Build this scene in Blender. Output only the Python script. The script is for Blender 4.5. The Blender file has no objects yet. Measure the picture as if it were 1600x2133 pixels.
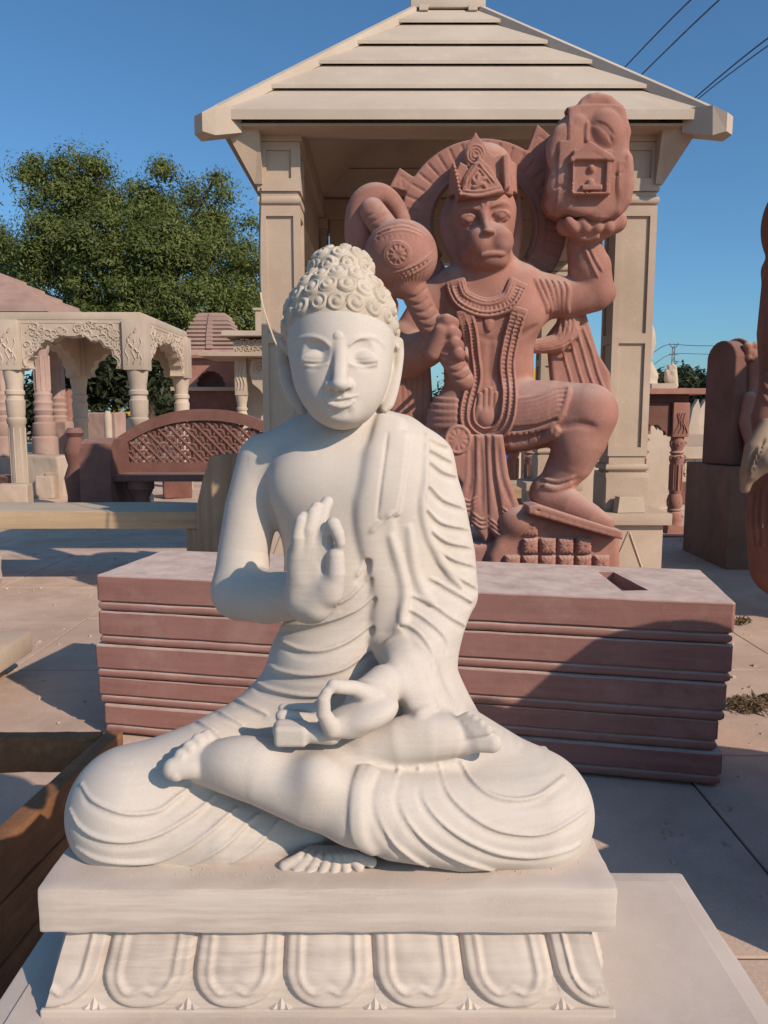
import bpy, bmesh, math, random
import numpy as np
from mathutils import Vector, Matrix, noise
random.seed(7); np.random.seed(7)
PI = math.pi
from concurrent.futures import ThreadPoolExecutor
POOL = ThreadPoolExecutor(4)
C = bpy.context.scene.collection
SC = bpy.context.scene

# ------------------------------------------------------------------ camera
F = 1600.0                      # focal length in photograph pixels (1600 x 2133)
PITCH = math.radians(7.18)
CAMZ = 1.5
cd = bpy.data.cameras.new('camera'); cam = bpy.data.objects.new('camera', cd); C.objects.link(cam)
cd.sensor_fit = 'VERTICAL'; cd.sensor_height = 36.0; cd.lens = 36.0 * F / 2133.0
cd.clip_start = 0.05; cd.clip_end = 3000
cam.location = (0, 0, CAMZ); cam.rotation_euler = (PI / 2 - PITCH, 0, 0)
SC.camera = cam

# ------------------------------------------------------------------ sky and sun
SUN_AZ = math.radians(47)       # sun stands behind the camera, this far round to its right
SUN_EL = math.radians(33)
to_sun = Vector((math.sin(SUN_AZ) * math.cos(SUN_EL), -math.cos(SUN_AZ) * math.cos(SUN_EL), math.sin(SUN_EL)))
w = bpy.data.worlds.new('World'); SC.world = w; w.use_nodes = True
nt = w.node_tree; nt.nodes.clear()
sky = nt.nodes.new('ShaderNodeTexSky'); sky.sky_type = 'NISHITA'; sky.sun_disc = False
sky.sun_elevation = SUN_EL; sky.sun_rotation = math.atan2(to_sun.x, to_sun.y)
sky.altitude = 200; sky.air_density = 1.0; sky.dust_density = 1.2; sky.ozone_density = 5.0
bg = nt.nodes.new('ShaderNodeBackground'); bg.inputs['Strength'].default_value = 0.132
wo = nt.nodes.new('ShaderNodeOutputWorld')
tint = nt.nodes.new('ShaderNodeMix'); tint.data_type = 'RGBA'; tint.blend_type = 'MULTIPLY'; tint.inputs[0].default_value = 1.0; tint.inputs[7].default_value = (0.65, 0.905, 0.97, 1)
nt.links.new(sky.outputs[0], tint.inputs[6]); nt.links.new(tint.outputs[2], bg.inputs['Color']); nt.links.new(bg.outputs[0], wo.inputs[0])
sd = bpy.data.lights.new('sun', 'SUN'); sd.energy = 4.1; sd.angle = math.radians(0.6); sd.color = (1.0, 0.83, 0.68)
sun = bpy.data.objects.new('sun', sd); C.objects.link(sun); sun.location = to_sun * 30
sun.rotation_euler = to_sun.to_track_quat('Z', 'Y').to_euler()
SC.view_settings.view_transform = 'Standard'; SC.view_settings.look = 'None'
SC.view_settings.exposure = 0.0; SC.view_settings.gamma = 1.0; SC.view_settings.use_curve_mapping = False
SC.cycles.max_bounces = 6; SC.cycles.diffuse_bounces = 3

# ------------------------------------------------------------------ placing helpers
ST, CT = math.sin(PITCH), math.cos(PITCH)
def ray(px, py):
    u = (px - 800.0) / F; v = (1066.5 - py) / F
    return np.array((u, CT + v * ST, -ST + v * CT))
def U(px, py, y):               # the point seen at a photograph pixel, y metres into the scene
    d = ray(px, py)
    return np.array((0, 0, CAMZ)) + d * (y / d[1])
def G(px, py, z=0.0):           # the point seen at a pixel on the level z
    d = ray(px, py)
    return np.array((0, 0, CAMZ)) + d * ((z - CAMZ) / d[2])
def R(px, y):                   # a length in pixels at distance y
    return px * y / F
def V(a): return Vector((float(a[0]), float(a[1]), float(a[2])))

# ------------------------------------------------------------------ object helpers
def tag(o, label=None, cat=None, group=None, kind=None):
    if label: o['label'] = label
    if cat: o['category'] = cat
    if group: o['group'] = group
    if kind: o['kind'] = kind
    return o
def thing(name, loc, label, cat, group=None, rz=0.0):
    o = bpy.data.objects.new(name, None); C.objects.link(o)
    o.location = V(loc); o.rotation_euler = (0, 0, rz); o.empty_display_size = 0.1
    bpy.context.view_layer.update()
    return tag(o, label, cat, group)
def link(name, me, mat, parent=None, world=True):
    o = bpy.data.objects.new(name, me); C.objects.link(o)
    if mat is not None and len(me.materials) == 0: me.materials.append(mat)
    if parent is not None:
        o.parent = parent
        if world:                      # mesh coordinates are world coordinates
            o.matrix_parent_inverse = wmat(parent).inverted()
    return o
def wmat(o):
    m = o.matrix_basis.copy()
    if o.parent is not None: m = wmat(o.parent) @ o.matrix_parent_inverse @ m
    return m
def rebase(o, loc):               # give a world-space top-level mesh an origin at its base
    v = V(loc); o.data.transform(Matrix.Translation(-v)); o.location = v
    return o
def mesh_from(verts, faces, smooth=False, name='mesh'):
    me = bpy.data.meshes.new(name)
    me.from_pydata([tuple(map(float, v)) for v in verts], [], [tuple(map(int, f)) for f in faces]); me.update()
    if smooth: me.polygons.foreach_set('use_smooth', [True] * len(me.polygons))
    return me
def copy_tree(o, parent=None):
    c = o.copy(); C.objects.link(c)
    if parent is not None: c.parent = parent
    for ch in list(o.children): copy_tree(ch, c)
    return c
def auto_smooth(me, deg=35):
    bm = bmesh.new(); bm.from_mesh(me)
    for f in bm.faces: f.smooth = True
    lim = math.radians(deg)
    for e in bm.edges:
        if len(e.link_faces) == 2: e.smooth = e.calc_face_angle(0) < lim
    bm.to_mesh(me); bm.free()

class MB:                          # collects simple shapes for one mesh
    def __init__(s): s.v = []; s.f = []
    def add(s, verts, faces):
        n = len(s.v); s.v += [tuple(map(float, q)) for q in verts]; s.f += [tuple(i + n for i in f) for f in faces]
    def box(s, c, h, M=None, bev=0.0, taper=1.0):
        cx, cy, cz = c; hx, hy, hz = h
        if bev <= 0:
            vs = [Vector((x * hx * (taper if z > 0 else 1), y * hy * (taper if z > 0 else 1), z * hz)) for z in (-1, 1) for x, y in ((-1, -1), (1, -1), (1, 1), (-1, 1))]
            fs = [(3, 2, 1, 0), (4, 5, 6, 7), (0, 1, 5, 4), (1, 2, 6, 5), (2, 3, 7, 6), (3, 0, 4, 7)]
        else:
            bm = bmesh.new()
            r = bmesh.ops.create_cube(bm, size=2)
            for q in bm.verts:
                k = taper if q.co.z > 0 else 1
                q.co = Vector((q.co.x * hx * k, q.co.y * hy * k, q.co.z * hz))
            bmesh.ops.bevel(bm, geom=list(bm.edges), offset=bev, segments=2, affect='EDGES', profile=0.6)
            bm.verts.index_update()
            vs = [q.co.copy() for q in bm.verts]; fs = [tuple(q.index for q in f.verts) for f in bm.faces]; bm.free()
        if M is not None: vs = [M @ q for q in vs]
        s.add([(q[0] + cx, q[1] + cy, q[2] + cz) for q in vs], fs)
    def lathe(s, prof, c, n=20, M=None, caps=True, sq=None):      # prof: (radius, z); sq: n=4 square turned 45
        vs = []; fs = []
        for r, z in prof:
            for k in range(n):
                a = 2 * PI * (k + (0.5 if sq else 0)) / n
                rr = r * (1 / math.cos(PI / n) if sq else 1)
                q = Vector((rr * math.cos(a), rr * math.sin(a), z))
                vs.append(q)
        for i in range(len(prof) - 1):
            for k in range(n):
                k2 = (k + 1) % n
                fs.append((i * n + k, i * n + k2, (i + 1) * n + k2, (i + 1) * n + k))
        if caps:
            fs.append(tuple(range(n - 1, -1, -1))); m = (len(prof) - 1) * n; fs.append(tuple(range(m, m + n)))
        if M is not None: vs = [M @ q for q in vs]
        s.add([(q[0] + c[0], q[1] + c[1], q[2] + c[2]) for q in vs], fs)
    def tube(s, pts, rad, n=8, caps=True):
        pts = [V(p) for p in pts]; m = len(pts)
        rad = [rad] * m if not hasattr(rad, '__len__') else rad
        vs = []; fs = []; prev = None
        for i, p in enumerate(pts):
            t = (pts[min(i + 1, m - 1)] - pts[max(i - 1, 0)])
            if t.length < 1e-9: t = Vector((0, 0, 1))
            t.normalize()
            if prev is None:
                a = Vector((0, 0, 1)) if abs(t.z) < 0.9 else Vector((1, 0, 0))
                u = t.cross(a).normalized()
            else:
                u = (prev - t * prev.dot(t))
                u = u.normalized() if u.length > 1e-6 else t.orthogonal().normalized()
            prev = u; q = t.cross(u)
            for k in range(n):
                an = 2 * PI * k / n
                vs.append(p + (u * math.cos(an) + q * math.sin(an)) * rad[i])
        for i in range(m - 1):
            for k in range(n):
                k2 = (k + 1) % n
                fs.append((i * n + k, i * n + k2, (i + 1) * n + k2, (i + 1) * n + k))
        if caps:
            fs.append(tuple(range(n - 1, -1, -1))); fs.append(tuple(range((m - 1) * n, m * n)))
        s.add(vs, fs)
    def prism(s, poly, frame, d0, d1):          # 2-D outline (a, b) in frame (origin, ea, eb, en), from depth d0 to d1
        o, ea, eb, en = [V(q) for q in frame]; n = len(poly)
        vs = [o + ea * a + eb * b + en * d0 for a, b in poly] + [o + ea * a + eb * b + en * d1 for a, b in poly]
        from mathutils.geometry import tessellate_polygon
        tr = tessellate_polygon([[Vector((a, b, 0)) for a, b in poly]])
        fs = [tuple(t) for t in tr] + [tuple(i + n for i in reversed(t)) for t in tr]
        fs += [(i, (i + 1) % n, n + (i + 1) % n, n + i) for i in range(n)]
        s.add(vs, fs)
    def build(s, name, mat, parent=None, smooth=None, world=True):
        me = mesh_from(s.v, s.f, name=name)
        bm = bmesh.new(); bm.from_mesh(me); bmesh.ops.recalc_face_normals(bm, faces=bm.faces); bm.to_mesh(me); bm.free()
        if smooth: auto_smooth(me, smooth)
        return link(name, me, mat, parent, world)

def spline(pts, n=8, closed=False):             # Catmull-Rom through control points of any dimension
    P = np.array(pts, float)
    if len(P) < 3 and not closed:
        t = np.linspace(0, 1, n + 1)[:, None]; return P[0] * (1 - t) + P[-1] * t
    Q = np.vstack([P[-1:], P, P[:2]]) if closed else np.vstack([2 * P[0] - P[1], P, 2 * P[-1] - P[-2]])
    out = []
    m = len(P) if closed else len(P) - 1
    for i in range(m):
        a, b, c, d = Q[i], Q[i + 1], Q[i + 2], Q[i + 3]
        for t in np.arange(n) / n:
            out.append(0.5 * (2 * b + (c - a) * t + (2 * a - 5 * b + 4 * c - d) * t * t + (3 * b - a - 3 * c + d) * t ** 3))
    if not closed: out.append(P[-1])
    return np.array(out)

# ------------------------------------------------------------------ carving: smooth signed-distance solids
def rot(rx=0, ry=0, rz=0):
    return np.array(Matrix.Rotation(math.radians(rz), 3, 'Z') @ Matrix.Rotation(math.radians(ry), 3, 'Y') @ Matrix.Rotation(math.radians(rx), 3, 'X'))
def basis(z, x=None):
    z = np.array(z, float); z /= np.linalg.norm(z)
    x = np.array((1, 0, 0) if x is None else x, float); x = x - z * x.dot(z)
    if np.linalg.norm(x) < 1e-6: x = np.array((0, 1, 0)) - z * z[1]
    x /= np.linalg.norm(x)
    return np.stack([x, np.cross(z, x), z], axis=1)
class Solid:
    def __init__(s): s.ops = []
    def _put(s, fn, lo, hi, k, sub): s.ops.append((fn, np.array(lo, float), np.array(hi, float), k, sub))
    def ell(s, c, r, M=None, k=0.01, sub=False):
        c = np.array(c, np.float32); r = np.array(r, np.float32); Mi = None if M is None else np.array(M, np.float32)
        e = np.full(3, r.max()) if Mi is not None else r
        def fn(p, mg=9.0):
            q = p - c
            if Mi is not None: q = q @ Mi
            k0 = np.sqrt(((q / r) ** 2).sum(1)); k1 = np.sqrt(((q / (r * r)) ** 2).sum(1)) + 1e-9
            return np.where(k0 < 0.3, (k0 - 1) * r.min(), k0 * (k0 - 1) / k1)
        s._put(fn, c - e, c + e, k, sub)
    def box(s, c, h, M=None, rd=0.0, k=0.01, sub=False):
        c = np.array(c, np.float32); h = np.array(h, np.float32); Mi = None if M is None else np.array(M, np.float32)
        e = h if Mi is None else np.full(3, np.linalg.norm(h))
        def fn(p, mg=9.0):
            q = p - c
            if Mi is not None: q = q @ Mi
            q = np.abs(q) - (h - rd)
            return np.sqrt((np.maximum(q, 0) ** 2).sum(1)) + np.minimum(q.max(1), 0) - rd
        s._put(fn, c - e, c + e, k, sub)
    def chain(s, pts, rad, k=0.01, sub=False, M=None, sc=None):   # tapered rounded tube; sc: squash factors in frame M about the path
        pts = np.array(pts, float); m = len(pts)
        rad = np.full(m, float(rad)) if not hasattr(rad, '__len__') else np.array(rad, float)
        Mi = None if sc is None else (np.eye(3) if M is None else np.array(M, float))
        S = None if sc is None else np.array(sc, float)
        e = rad.max() * (1 if S is None else S.max())
        q0 = (pts if S is None else (pts @ Mi) / S).astype(np.float32); rad = rad.astype(np.float32)
        if S is not None: S = S.astype(np.float32); Mi = Mi.astype(np.float32)
        rr_ = np.maximum(rad[:-1], rad[1:])[:, None]; smin = 1.0 if S is None else float(S.min())
        slo = np.minimum(q0[:-1], q0[1:]) - rr_; shi = np.maximum(q0[:-1], q0[1:]) + rr_
        def fn(p, mg=9.0):
            q = p if S is None else (p @ Mi) / S
            d = None
            lo = q.min(0) - mg / smin; hi = q.max(0) + mg / smin
            for i in np.flatnonzero(((slo < hi) & (shi > lo)).all(1)):
                a = q0[i]; b = q0[i + 1] - a; L = b.dot(b) + np.float32(1e-12)
                w = q - a; wb = w @ b; t = np.clip(wb / L, 0, 1)
                dd = np.sqrt(np.maximum(np.einsum('ij,ij->i', w, w) - 2 * t * wb + t * t * L, 0)) - (rad[i] + t * (rad[i + 1] - rad[i]))
                d = dd if d is None else np.minimum(d, dd)
            if d is None: return np.full(len(p), mg, np.float32)
            return d if S is None else d * S.min()
        s._put(fn, pts.min(0) - e, pts.max(0) + e, k, sub)
    def poly(s, outline, frame, d0, d1, rd=0.0, k=0.01, sub=False, dome=0.0):   # extruded outline
        o, ea, eb, en = [np.array(q, np.float32) for q in frame]
        P = np.array(outline, np.float32)
        cor = np.array([o + ea * a + eb * b + en * d for a, b in P for d in (d0, d1)])
        def fn(p, mg=9.0):
            q = p - o; x = q @ ea; y = q @ eb; z = q @ en
            d = None; inside = np.zeros(len(p), bool)
            n = len(P); j = n - 1
            for i in range(n):
                a = P[i]; ex = P[j][0] - a[0]; ey = P[j][1] - a[1]
                wx = x - a[0]; wy = y - a[1]
                t = np.clip((wx * ex + wy * ey) / (ex * ex + ey * ey + 1e-12), 0, 1)
                dd = (wx - ex * t) ** 2 + (wy - ey * t) ** 2
                d = dd if d is None else np.minimum(d, dd)
                c1 = (y >= a[1]); c2 = (y < P[j][1])
                cr = ex * wy > ey * wx
                inside ^= (c1 & c2 & cr) | (~c1 & ~c2 & ~cr)
                j = i
            d = np.sqrt(d); d = np.where(inside, -d, d)
            top = d1 + (0 if not dome else dome * np.clip(-d, 0, dome * 4) / (dome * 4))
            dz = np.maximum(z - top, d0 - z)
            dx = d + rd; dz = dz + rd
            return np.minimum(np.maximum(dx, dz), 0) + np.sqrt(np.maximum(dx, 0) ** 2 + np.maximum(dz, 0) ** 2) - rd
        s._put(fn, cor.min(0) - 0.01 - dome, cor.max(0) + 0.01 + dome, k, sub)
    def half_cut(s, o, n, lo, hi, k=0.005):       # cut away everything on the n side of a plane, inside a box
        o = np.array(o, float); n = np.array(n, float); n /= np.linalg.norm(n)
        s._put(lambda p, mg=0: -((p - o) @ n), lo, hi, k, True)
    def f(s, p, margin=0.05):
        p = np.asarray(p, np.float32)
        if len(p) < 6000: return s._f(p, margin)
        key = np.floor((p - p.min(0)) / 0.06).astype(np.int64)   # neighbours together, so that each shape meets only the points near it
        nk = key.max(0) + 1
        order = np.argsort((key[:, 0] * nk[1] + key[:, 1]) * nk[2] + key[:, 2], kind='stable')
        q = p[order]; n = max(1, min(400, len(q) // 6000))
        parts = np.array_split(q, n)
        res = list(POOL.map(lambda c: s._f(c, margin), parts))
        out = np.empty(len(p), np.float32); out[order] = np.concatenate(res)
        return out
    def _f(s, p, margin):
        d = np.full(len(p), 0.6, np.float32)
        if len(p) == 0: return d
        if getattr(s, 'n_cached', -1) != len(s.ops):
            s.LO = np.array([o[1] - o[3] for o in s.ops]); s.HI = np.array([o[2] + o[3] for o in s.ops]); s.n_cached = len(s.ops)
        pl = p.min(0); ph = p.max(0)
        near = np.flatnonzero(((s.LO - margin < ph) & (s.HI + margin > pl)).all(1))
        for i in near:
            fn, lo, hi, k, sub = s.ops[i]
            m = margin + k
            idx = np.flatnonzero(((p > lo - m) & (p < hi + m)).all(1))
            if len(idx) == 0: continue
            v = fn(p[idx], m).astype(np.float32); a = d[idx]
            if sub: v = -v
            h = np.maximum(k - np.abs(a - v), 0); h = h * h * (0.25 / k)
            d[idx] = np.maximum(a, v) + h if sub else np.minimum(a, v) - h
        return d
    def hit(s, px, py, y0=0.85, y1=8.0, it=26, step=0.4):   # walk along the camera ray through pixels until the surface
        D = np.array([ray(a, b) for a, b in zip(np.atleast_1d(px), np.atleast_1d(py))])
        D = D / D[:, 1:2]; L = np.sqrt((D * D).sum(1))
        o = np.array((0, 0, CAMZ)); t = np.full(len(D), y0)
        for _ in range(it):
            d = s._f((o + D * t[:, None]).astype(np.float32), step).astype(float)
            t = t + 0.93 * np.clip(d, -0.05, step * 0.8) / L
        return o + D * t[:, None]
    def grad(s, p, e=0.0015, d0=None):
        if d0 is None: d0 = s.f(p)
        g = np.stack([s.f(p + np.eye(3)[i] * e) - d0 for i in range(3)], 1)
        return g / (np.linalg.norm(g, axis=1)[:, None] + 1e-9)
    def mesh(s, h, coarse=3, name='carved', relief=None):
        lo = np.min([o[1] for o in s.ops if not o[4]], 0) - 0.02; hi = np.max([o[2] for o in s.ops if not o[4]], 0) + 0.02
        H = h * 2 ** coarse
        n = np.ceil((hi - lo) / H).astype(int)
        ijk = np.stack(np.meshgrid(*[np.arange(q) for q in n], indexing='ij'), -1).reshape(-1, 3)
        for lev in range(coarse + 1):
            sz = h * 2 ** (coarse - lev)
            c = lo + (ijk + 0.5) * sz
            d = s.f(c, sz * 2.4)
            ijk = ijk[np.abs(d) < sz * (1.9 if lev < coarse else 1.4)]
            if lev < coarse:
                off = np.array([(a, b, c_) for a in (0, 1) for b in (0, 1) for c_ in (0, 1)])
                ijk = (ijk[:, None, :] * 2 + off).reshape(-1, 3)
        N = n * 2 ** coarse + 2
        key = lambda q: (q[..., 0] * N[1] + q[..., 1]) * N[2] + q[..., 2]
        off = np.array([(a, b, c_) for a in (0, 1) for b in (0, 1) for c_ in (0, 1)])
        cor = ijk[:, None, :] + off
        ck = key(cor).ravel(); uk, inv = np.unique(ck, return_inverse=True)
        up = np.stack([uk // (N[1] * N[2]), (uk // N[2]) % N[1], uk % N[2]], 1)
        val = s.f(lo + up * h, h * 2.5)[inv].reshape(-1, 8)
        sg = val < 0; act = (sg.any(1)) & (~sg.all(1))
        ijk = ijk[act]; val = val[act]; sg = sg[act]
        edges = [(0, 1), (2, 3), (4, 5), (6, 7), (0, 2), (1, 3), (4, 6), (5, 7), (0, 4), (1, 5), (2, 6), (3, 7)]
        acc = np.zeros((len(ijk), 3)); cnt = np.zeros(len(ijk))
        for a, b in edges:
            x = sg[:, a] != sg[:, b]
            t = val[x, a] / (val[x, a] - val[x, b])
            acc[x] += off[a] + t[:, None] * (off[b] - off[a]); cnt[x] += 1
        vert = lo + (ijk + acc / cnt[:, None]) * h
        order = np.argsort(key(ijk)); sk = key(ijk)[order]
        def find(q):
            kk = key(q); i = np.searchsorted(sk, kk); i = np.minimum(i, len(sk) - 1)
            return np.where(sk[i] == kk, order[i], -1)
        quads = []
        for ax in range(3):
            hi_c = 7; lo_c = 7 - (4, 2, 1)[ax]     # edge along ax that ends at the far corner
            x = sg[:, lo_c] != sg[:, hi_c]
            b = ijk[x]; u = np.eye(3, dtype=int)[(ax + 1) % 3]; v = np.eye(3, dtype=int)[(ax + 2) % 3]
            q = np.stack([find(b), find(b + u), find(b + u + v), find(b + v)], 1)
            flip = ~sg[x, lo_c]
            q[flip] = q[flip][:, ::-1]
            quads.append(q[(q >= 0).all(1)])
        quads = np.vstack(quads)
        d = s.f(vert, h * 2.5); g = s.grad(vert, h * 0.5, d)
        vert = vert - g * np.clip(d, -h * 0.6, h * 0.6)[:, None] * 0.9
        if relief is not None: vert = relief(vert, s.grad(vert, h * 0.5))
        me = bpy.data.meshes.new(name)
        me.vertices.add(len(vert)); me.vertices.foreach_set('co', vert.astype(np.float32).ravel())
        me.loops.add(len(quads) * 4); me.loops.foreach_set('vertex_index', quads.astype(np.int32).ravel())
        me.polygons.add(len(quads)); me.polygons.foreach_set('loop_start', np.arange(0, len(quads) * 4, 4, dtype=np.int32))
        me.polygons.foreach_set('use_smooth', np.ones(len(quads), bool))
        me.update(calc_edges=True); me.validate()
        return me
# ------------------------------------------------------------------ materials
def stone(name, col, col2=None, scale=6.0, bump=0.15, grain=260.0, rough=0.85, stain=None, stain_amt=0.35, streak=None, dust=None, dust_amt=0.6, var=0.35):
    m = bpy.data.materials.new(name); m.use_nodes = True; t = m.node_tree; n = t.nodes; L = t.links
    b = n['Principled BSDF']; b.inputs['Roughness'].default_value = rough
    b.inputs['Specular IOR Level'].default_value = 0.25
    co = n.new('ShaderNodeNewGeometry'); src = co.outputs['Position']
    def noi(sc, det=4.0, rg=0.55, vec=None):
        q = n.new('ShaderNodeTexNoise'); q.inputs['Scale'].default_value = sc; q.inputs['Detail'].default_value = det
        q.inputs['Roughness'].default_value = rg; L.new(vec or src, q.inputs['Vector']); return q.outputs['Fac']
    def ramp(f, a, bb):
        q = n.new('ShaderNodeMapRange'); q.inputs[1].default_value = a; q.inputs[2].default_value = bb; L.new(f, q.inputs[0]); return q.outputs[0]
    def mix(f, a, bb, mode='MIX'):
        q = n.new('ShaderNodeMix'); q.data_type = 'RGBA'; q.blend_type = mode
        if isinstance(f, float): q.inputs[0].default_value = f
        else: L.new(f, q.inputs[0])
        for i, s in ((6, a), (7, bb)):
            if isinstance(s, tuple): q.inputs[i].default_value = (*s, 1)
            else: L.new(s, q.inputs[i])
        return q.outputs[2]
    c2 = col2 or tuple(x * 0.82 for x in col)
    c = mix(ramp(noi(scale, 6, 0.65), 0.35, 0.66), col, c2)
    c = mix(ramp(noi(scale * 0.23 + 0.4, 4, 0.6), 0.38, 0.7), c, mix(1.0, c, (1 - var * .6, 1 - var * .66, 1 - var * .7), 'MULTIPLY'))
    c = mix(ramp(noi(scale * 5.3, 5, 0.7), 0.55, 0.8), c, mix(1.0, c, (1.16, 1.15, 1.13), 'MULTIPLY'))
    c = mix(ramp(noi(grain, 2), 0.3, 0.75), c, mix(1.0, c, (0.86, 0.85, 0.84), 'MULTIPLY'))
    if streak:                                   # bedding lines of the sandstone
        mp = n.new('ShaderNodeMapping'); mp.inputs['Scale'].default_value = streak[0]; L.new(src, mp.inputs['Vector'])
        c = mix(ramp(noi(1.0, 4, 0.6, mp.outputs[0]), 0.4, 0.66), c, streak[1])
    if stain:
        f = ramp(noi(scale * 0.55 + 1.3, 7, 0.7), 0.52, 0.74)
        q = n.new('ShaderNodeMath'); q.operation = 'MULTIPLY'; q.inputs[1].default_value = stain_amt; L.new(f, q.inputs[0])
        c = mix(q.outputs[0], c, stain)
    if dust:                                     # pale stone dust lying on faces that look up
        sx = n.new('ShaderNodeSeparateXYZ'); L.new(co.outputs['Normal'], sx.inputs[0])
        q = n.new('ShaderNodeMath'); q.operation = 'MULTIPLY'; L.new(ramp(sx.outputs['Z'], 0.35, 0.95), q.inputs[0]); L.new(ramp(noi(scale * 2.3, 7, 0.7), 0.05, 0.6), q.inputs[1])
        q2 = n.new('ShaderNodeMath'); q2.operation = 'MULTIPLY'; q2.inputs[1].default_value = dust_amt; L.new(q.outputs[0], q2.inputs[0]); c = mix(q2.outputs[0], c, dust)
    L.new(c, b.inputs['Base Color'])
    bp = n.new('ShaderNodeBump'); bp.inputs['Strength'].default_value = bump; bp.inputs['Distance'].default_value = 0.004
    a1 = n.new('ShaderNodeMath'); a1.operation = 'ADD'; L.new(noi(grain, 3), a1.inputs[0]); L.new(noi(scale * 3, 3), a1.inputs[1])
    L.new(a1.outputs[0], bp.inputs['Height']); L.new(bp.outputs[0], b.inputs['Normal'])
    return m
def plain(name, col, rough=0.6, metal=0.0):
    m = bpy.data.materials.new(name); m.use_nodes = True; t = m.node_tree
    b = t.nodes['Principled BSDF']; b.inputs['Base Color'].default_value = (*col, 1); b.inputs['Roughness'].default_value = rough; b.inputs['Metallic'].default_value = metal
    q = t.nodes.new('ShaderNodeTexNoise'); q.inputs['Scale'].default_value = 9; q.inputs['Detail'].default_value = 5
    r = t.nodes.new('ShaderNodeMapRange'); r.inputs[3].default_value = rough - 0.12; r.inputs[4].default_value = rough + 0.15
    t.links.new(q.outputs['Fac'], r.inputs[0]); t.links.new(r.outputs[0], b.inputs['Roughness'])
    return m
M_WHITE = stone('white_sandstone', (0.645, 0.575, 0.505), (0.595, 0.525, 0.455), 6, 0.13, 420, streak=((10, 10, 170), (0.575, 0.505, 0.435)), stain=(0.56, 0.46, 0.34), stain_amt=0.5, var=.2)
M_WHITES = stone('white_dressed_stone', (0.65, 0.555, 0.48), (0.605, 0.515, 0.445), 5, 0.12, 520, stain=(0.60, 0.51, 0.40), stain_amt=0.3, streak=((5, 5, 70), (0.60, 0.515, 0.44)))
M_HAIR = stone('hair_stone', (0.63, 0.55, 0.455), (0.56, 0.475, 0.375), 22, 0.2, 420, stain=(0.50, 0.39, 0.25), stain_amt=0.4)
M_RED = stone('red_sandstone', (0.44, 0.215, 0.165), (0.37, 0.175, 0.135), 2.6, 0.35, 110, stain=(0.50, 0.31, 0.25), stain_amt=0.5, dust=(0.52, 0.40, 0.34), dust_amt=.7)
M_REDS = stone('red_slab_stone', (0.37, 0.19, 0.155), (0.305, 0.15, 0.125), 3.4, 0.25, 200, stain=(0.46, 0.29, 0.24), stain_amt=0.55, dust=(0.66, 0.53, 0.45), dust_amt=1.0, streak=((2.5, 2.5, 40), (0.33, 0.165, 0.135)))
M_CREAM = stone('cream_sandstone', (0.585, 0.46, 0.355), (0.53, 0.41, 0.31), 2.0, 0.2, 150, stain=(0.42, 0.32, 0.22), stain_amt=0.4)
M_WOOD = stone('rough_wood', (0.34, 0.165, 0.075), (0.22, 0.105, 0.05), 9, 0.5, 120, rough=0.8, streak=((30, 1.6, 30), (0.20, 0.092, 0.045)))
M_PAVE = stone('paving', (0.76, 0.575, 0.45), (0.62, 0.465, 0.36), 1.3, 0.3, 90, stain=(0.34, 0.26, 0.205), stain_amt=0.65, var=.5)
M_TANSHADE = stone('tan_shade_stone', (0.34, 0.25, 0.185), (0.29, 0.21, 0.155), 3, .3, 120)  # cream robe fold toned down: its shade is put into the colour
M_SOIL = stone('dusty_ground', (0.52, 0.41, 0.31), (0.42, 0.32, 0.24), 0.5, 0.4, 40, stain=(0.2, 0.15, 0.11), stain_amt=0.6)
M_TEAK = stone('banded_sandstone', (0.60, 0.45, 0.29), (0.55, 0.405, 0.255), 2.0, 0.12, 160, streak=((0.5, 8, 16), (0.40, 0.265, 0.155)), dust=(0.56, 0.47, 0.37), dust_amt=.7)
M_TEAKV = stone('banded_sandstone_upright', (0.50, 0.365, 0.245), (0.45, 0.32, 0.21), 2.0, 0.12, 160, streak=((16, 9, .5), (0.32, 0.21, 0.13)))
M_DKRED = stone('dark_red_sandstone', (0.25, 0.12, 0.095), (0.19, 0.09, 0.072), 3, 0.25, 150, stain=(0.33, 0.2, 0.15), stain_amt=0.3, dust=(0.40, 0.27, 0.22), dust_amt=.5)
M_BROWNSHADE = stone('brown_shade_stone', (0.32, 0.17, 0.115), (0.24, 0.125, 0.088), 3, 0.3, 120, stain=(0.28, 0.21, 0.16), stain_amt=0.4)  # darkened brown, carries the shade on the throne plinth
M_PINK = stone('pink_sandstone', (0.50, 0.34, 0.28), (0.45, 0.30, 0.245), 2, 0.2, 150, stain=(0.36, 0.24, 0.19), stain_amt=0.4)
M_PALE = stone('pale_sandstone', (0.61, 0.495, 0.39), (0.56, 0.45, 0.35), 2, 0.2, 150, stain=(0.45, 0.36, 0.25), stain_amt=0.4)
M_ROOF = stone('roof_stone', (0.62, 0.52, 0.42), (0.575, 0.48, 0.385), 1.2, 0.12, 200, stain=(0.45, 0.365, 0.27), stain_amt=0.35)
M_WIRE = plain('cable_black', (0.02, 0.02, 0.022), 0.5)
M_CORD = plain('pale_cord', (0.55, 0.45, 0.32), 0.7)
M_YEL = plain('yellow_paint', (0.62, 0.36, 0.03), 0.45)
M_LEAFLIT = plain('dry_leaf', (0.13, 0.085, 0.035), 0.8)
M_STEEL = plain('grey_steel', (0.16, 0.16, 0.17), 0.5, 0.5)
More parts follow.
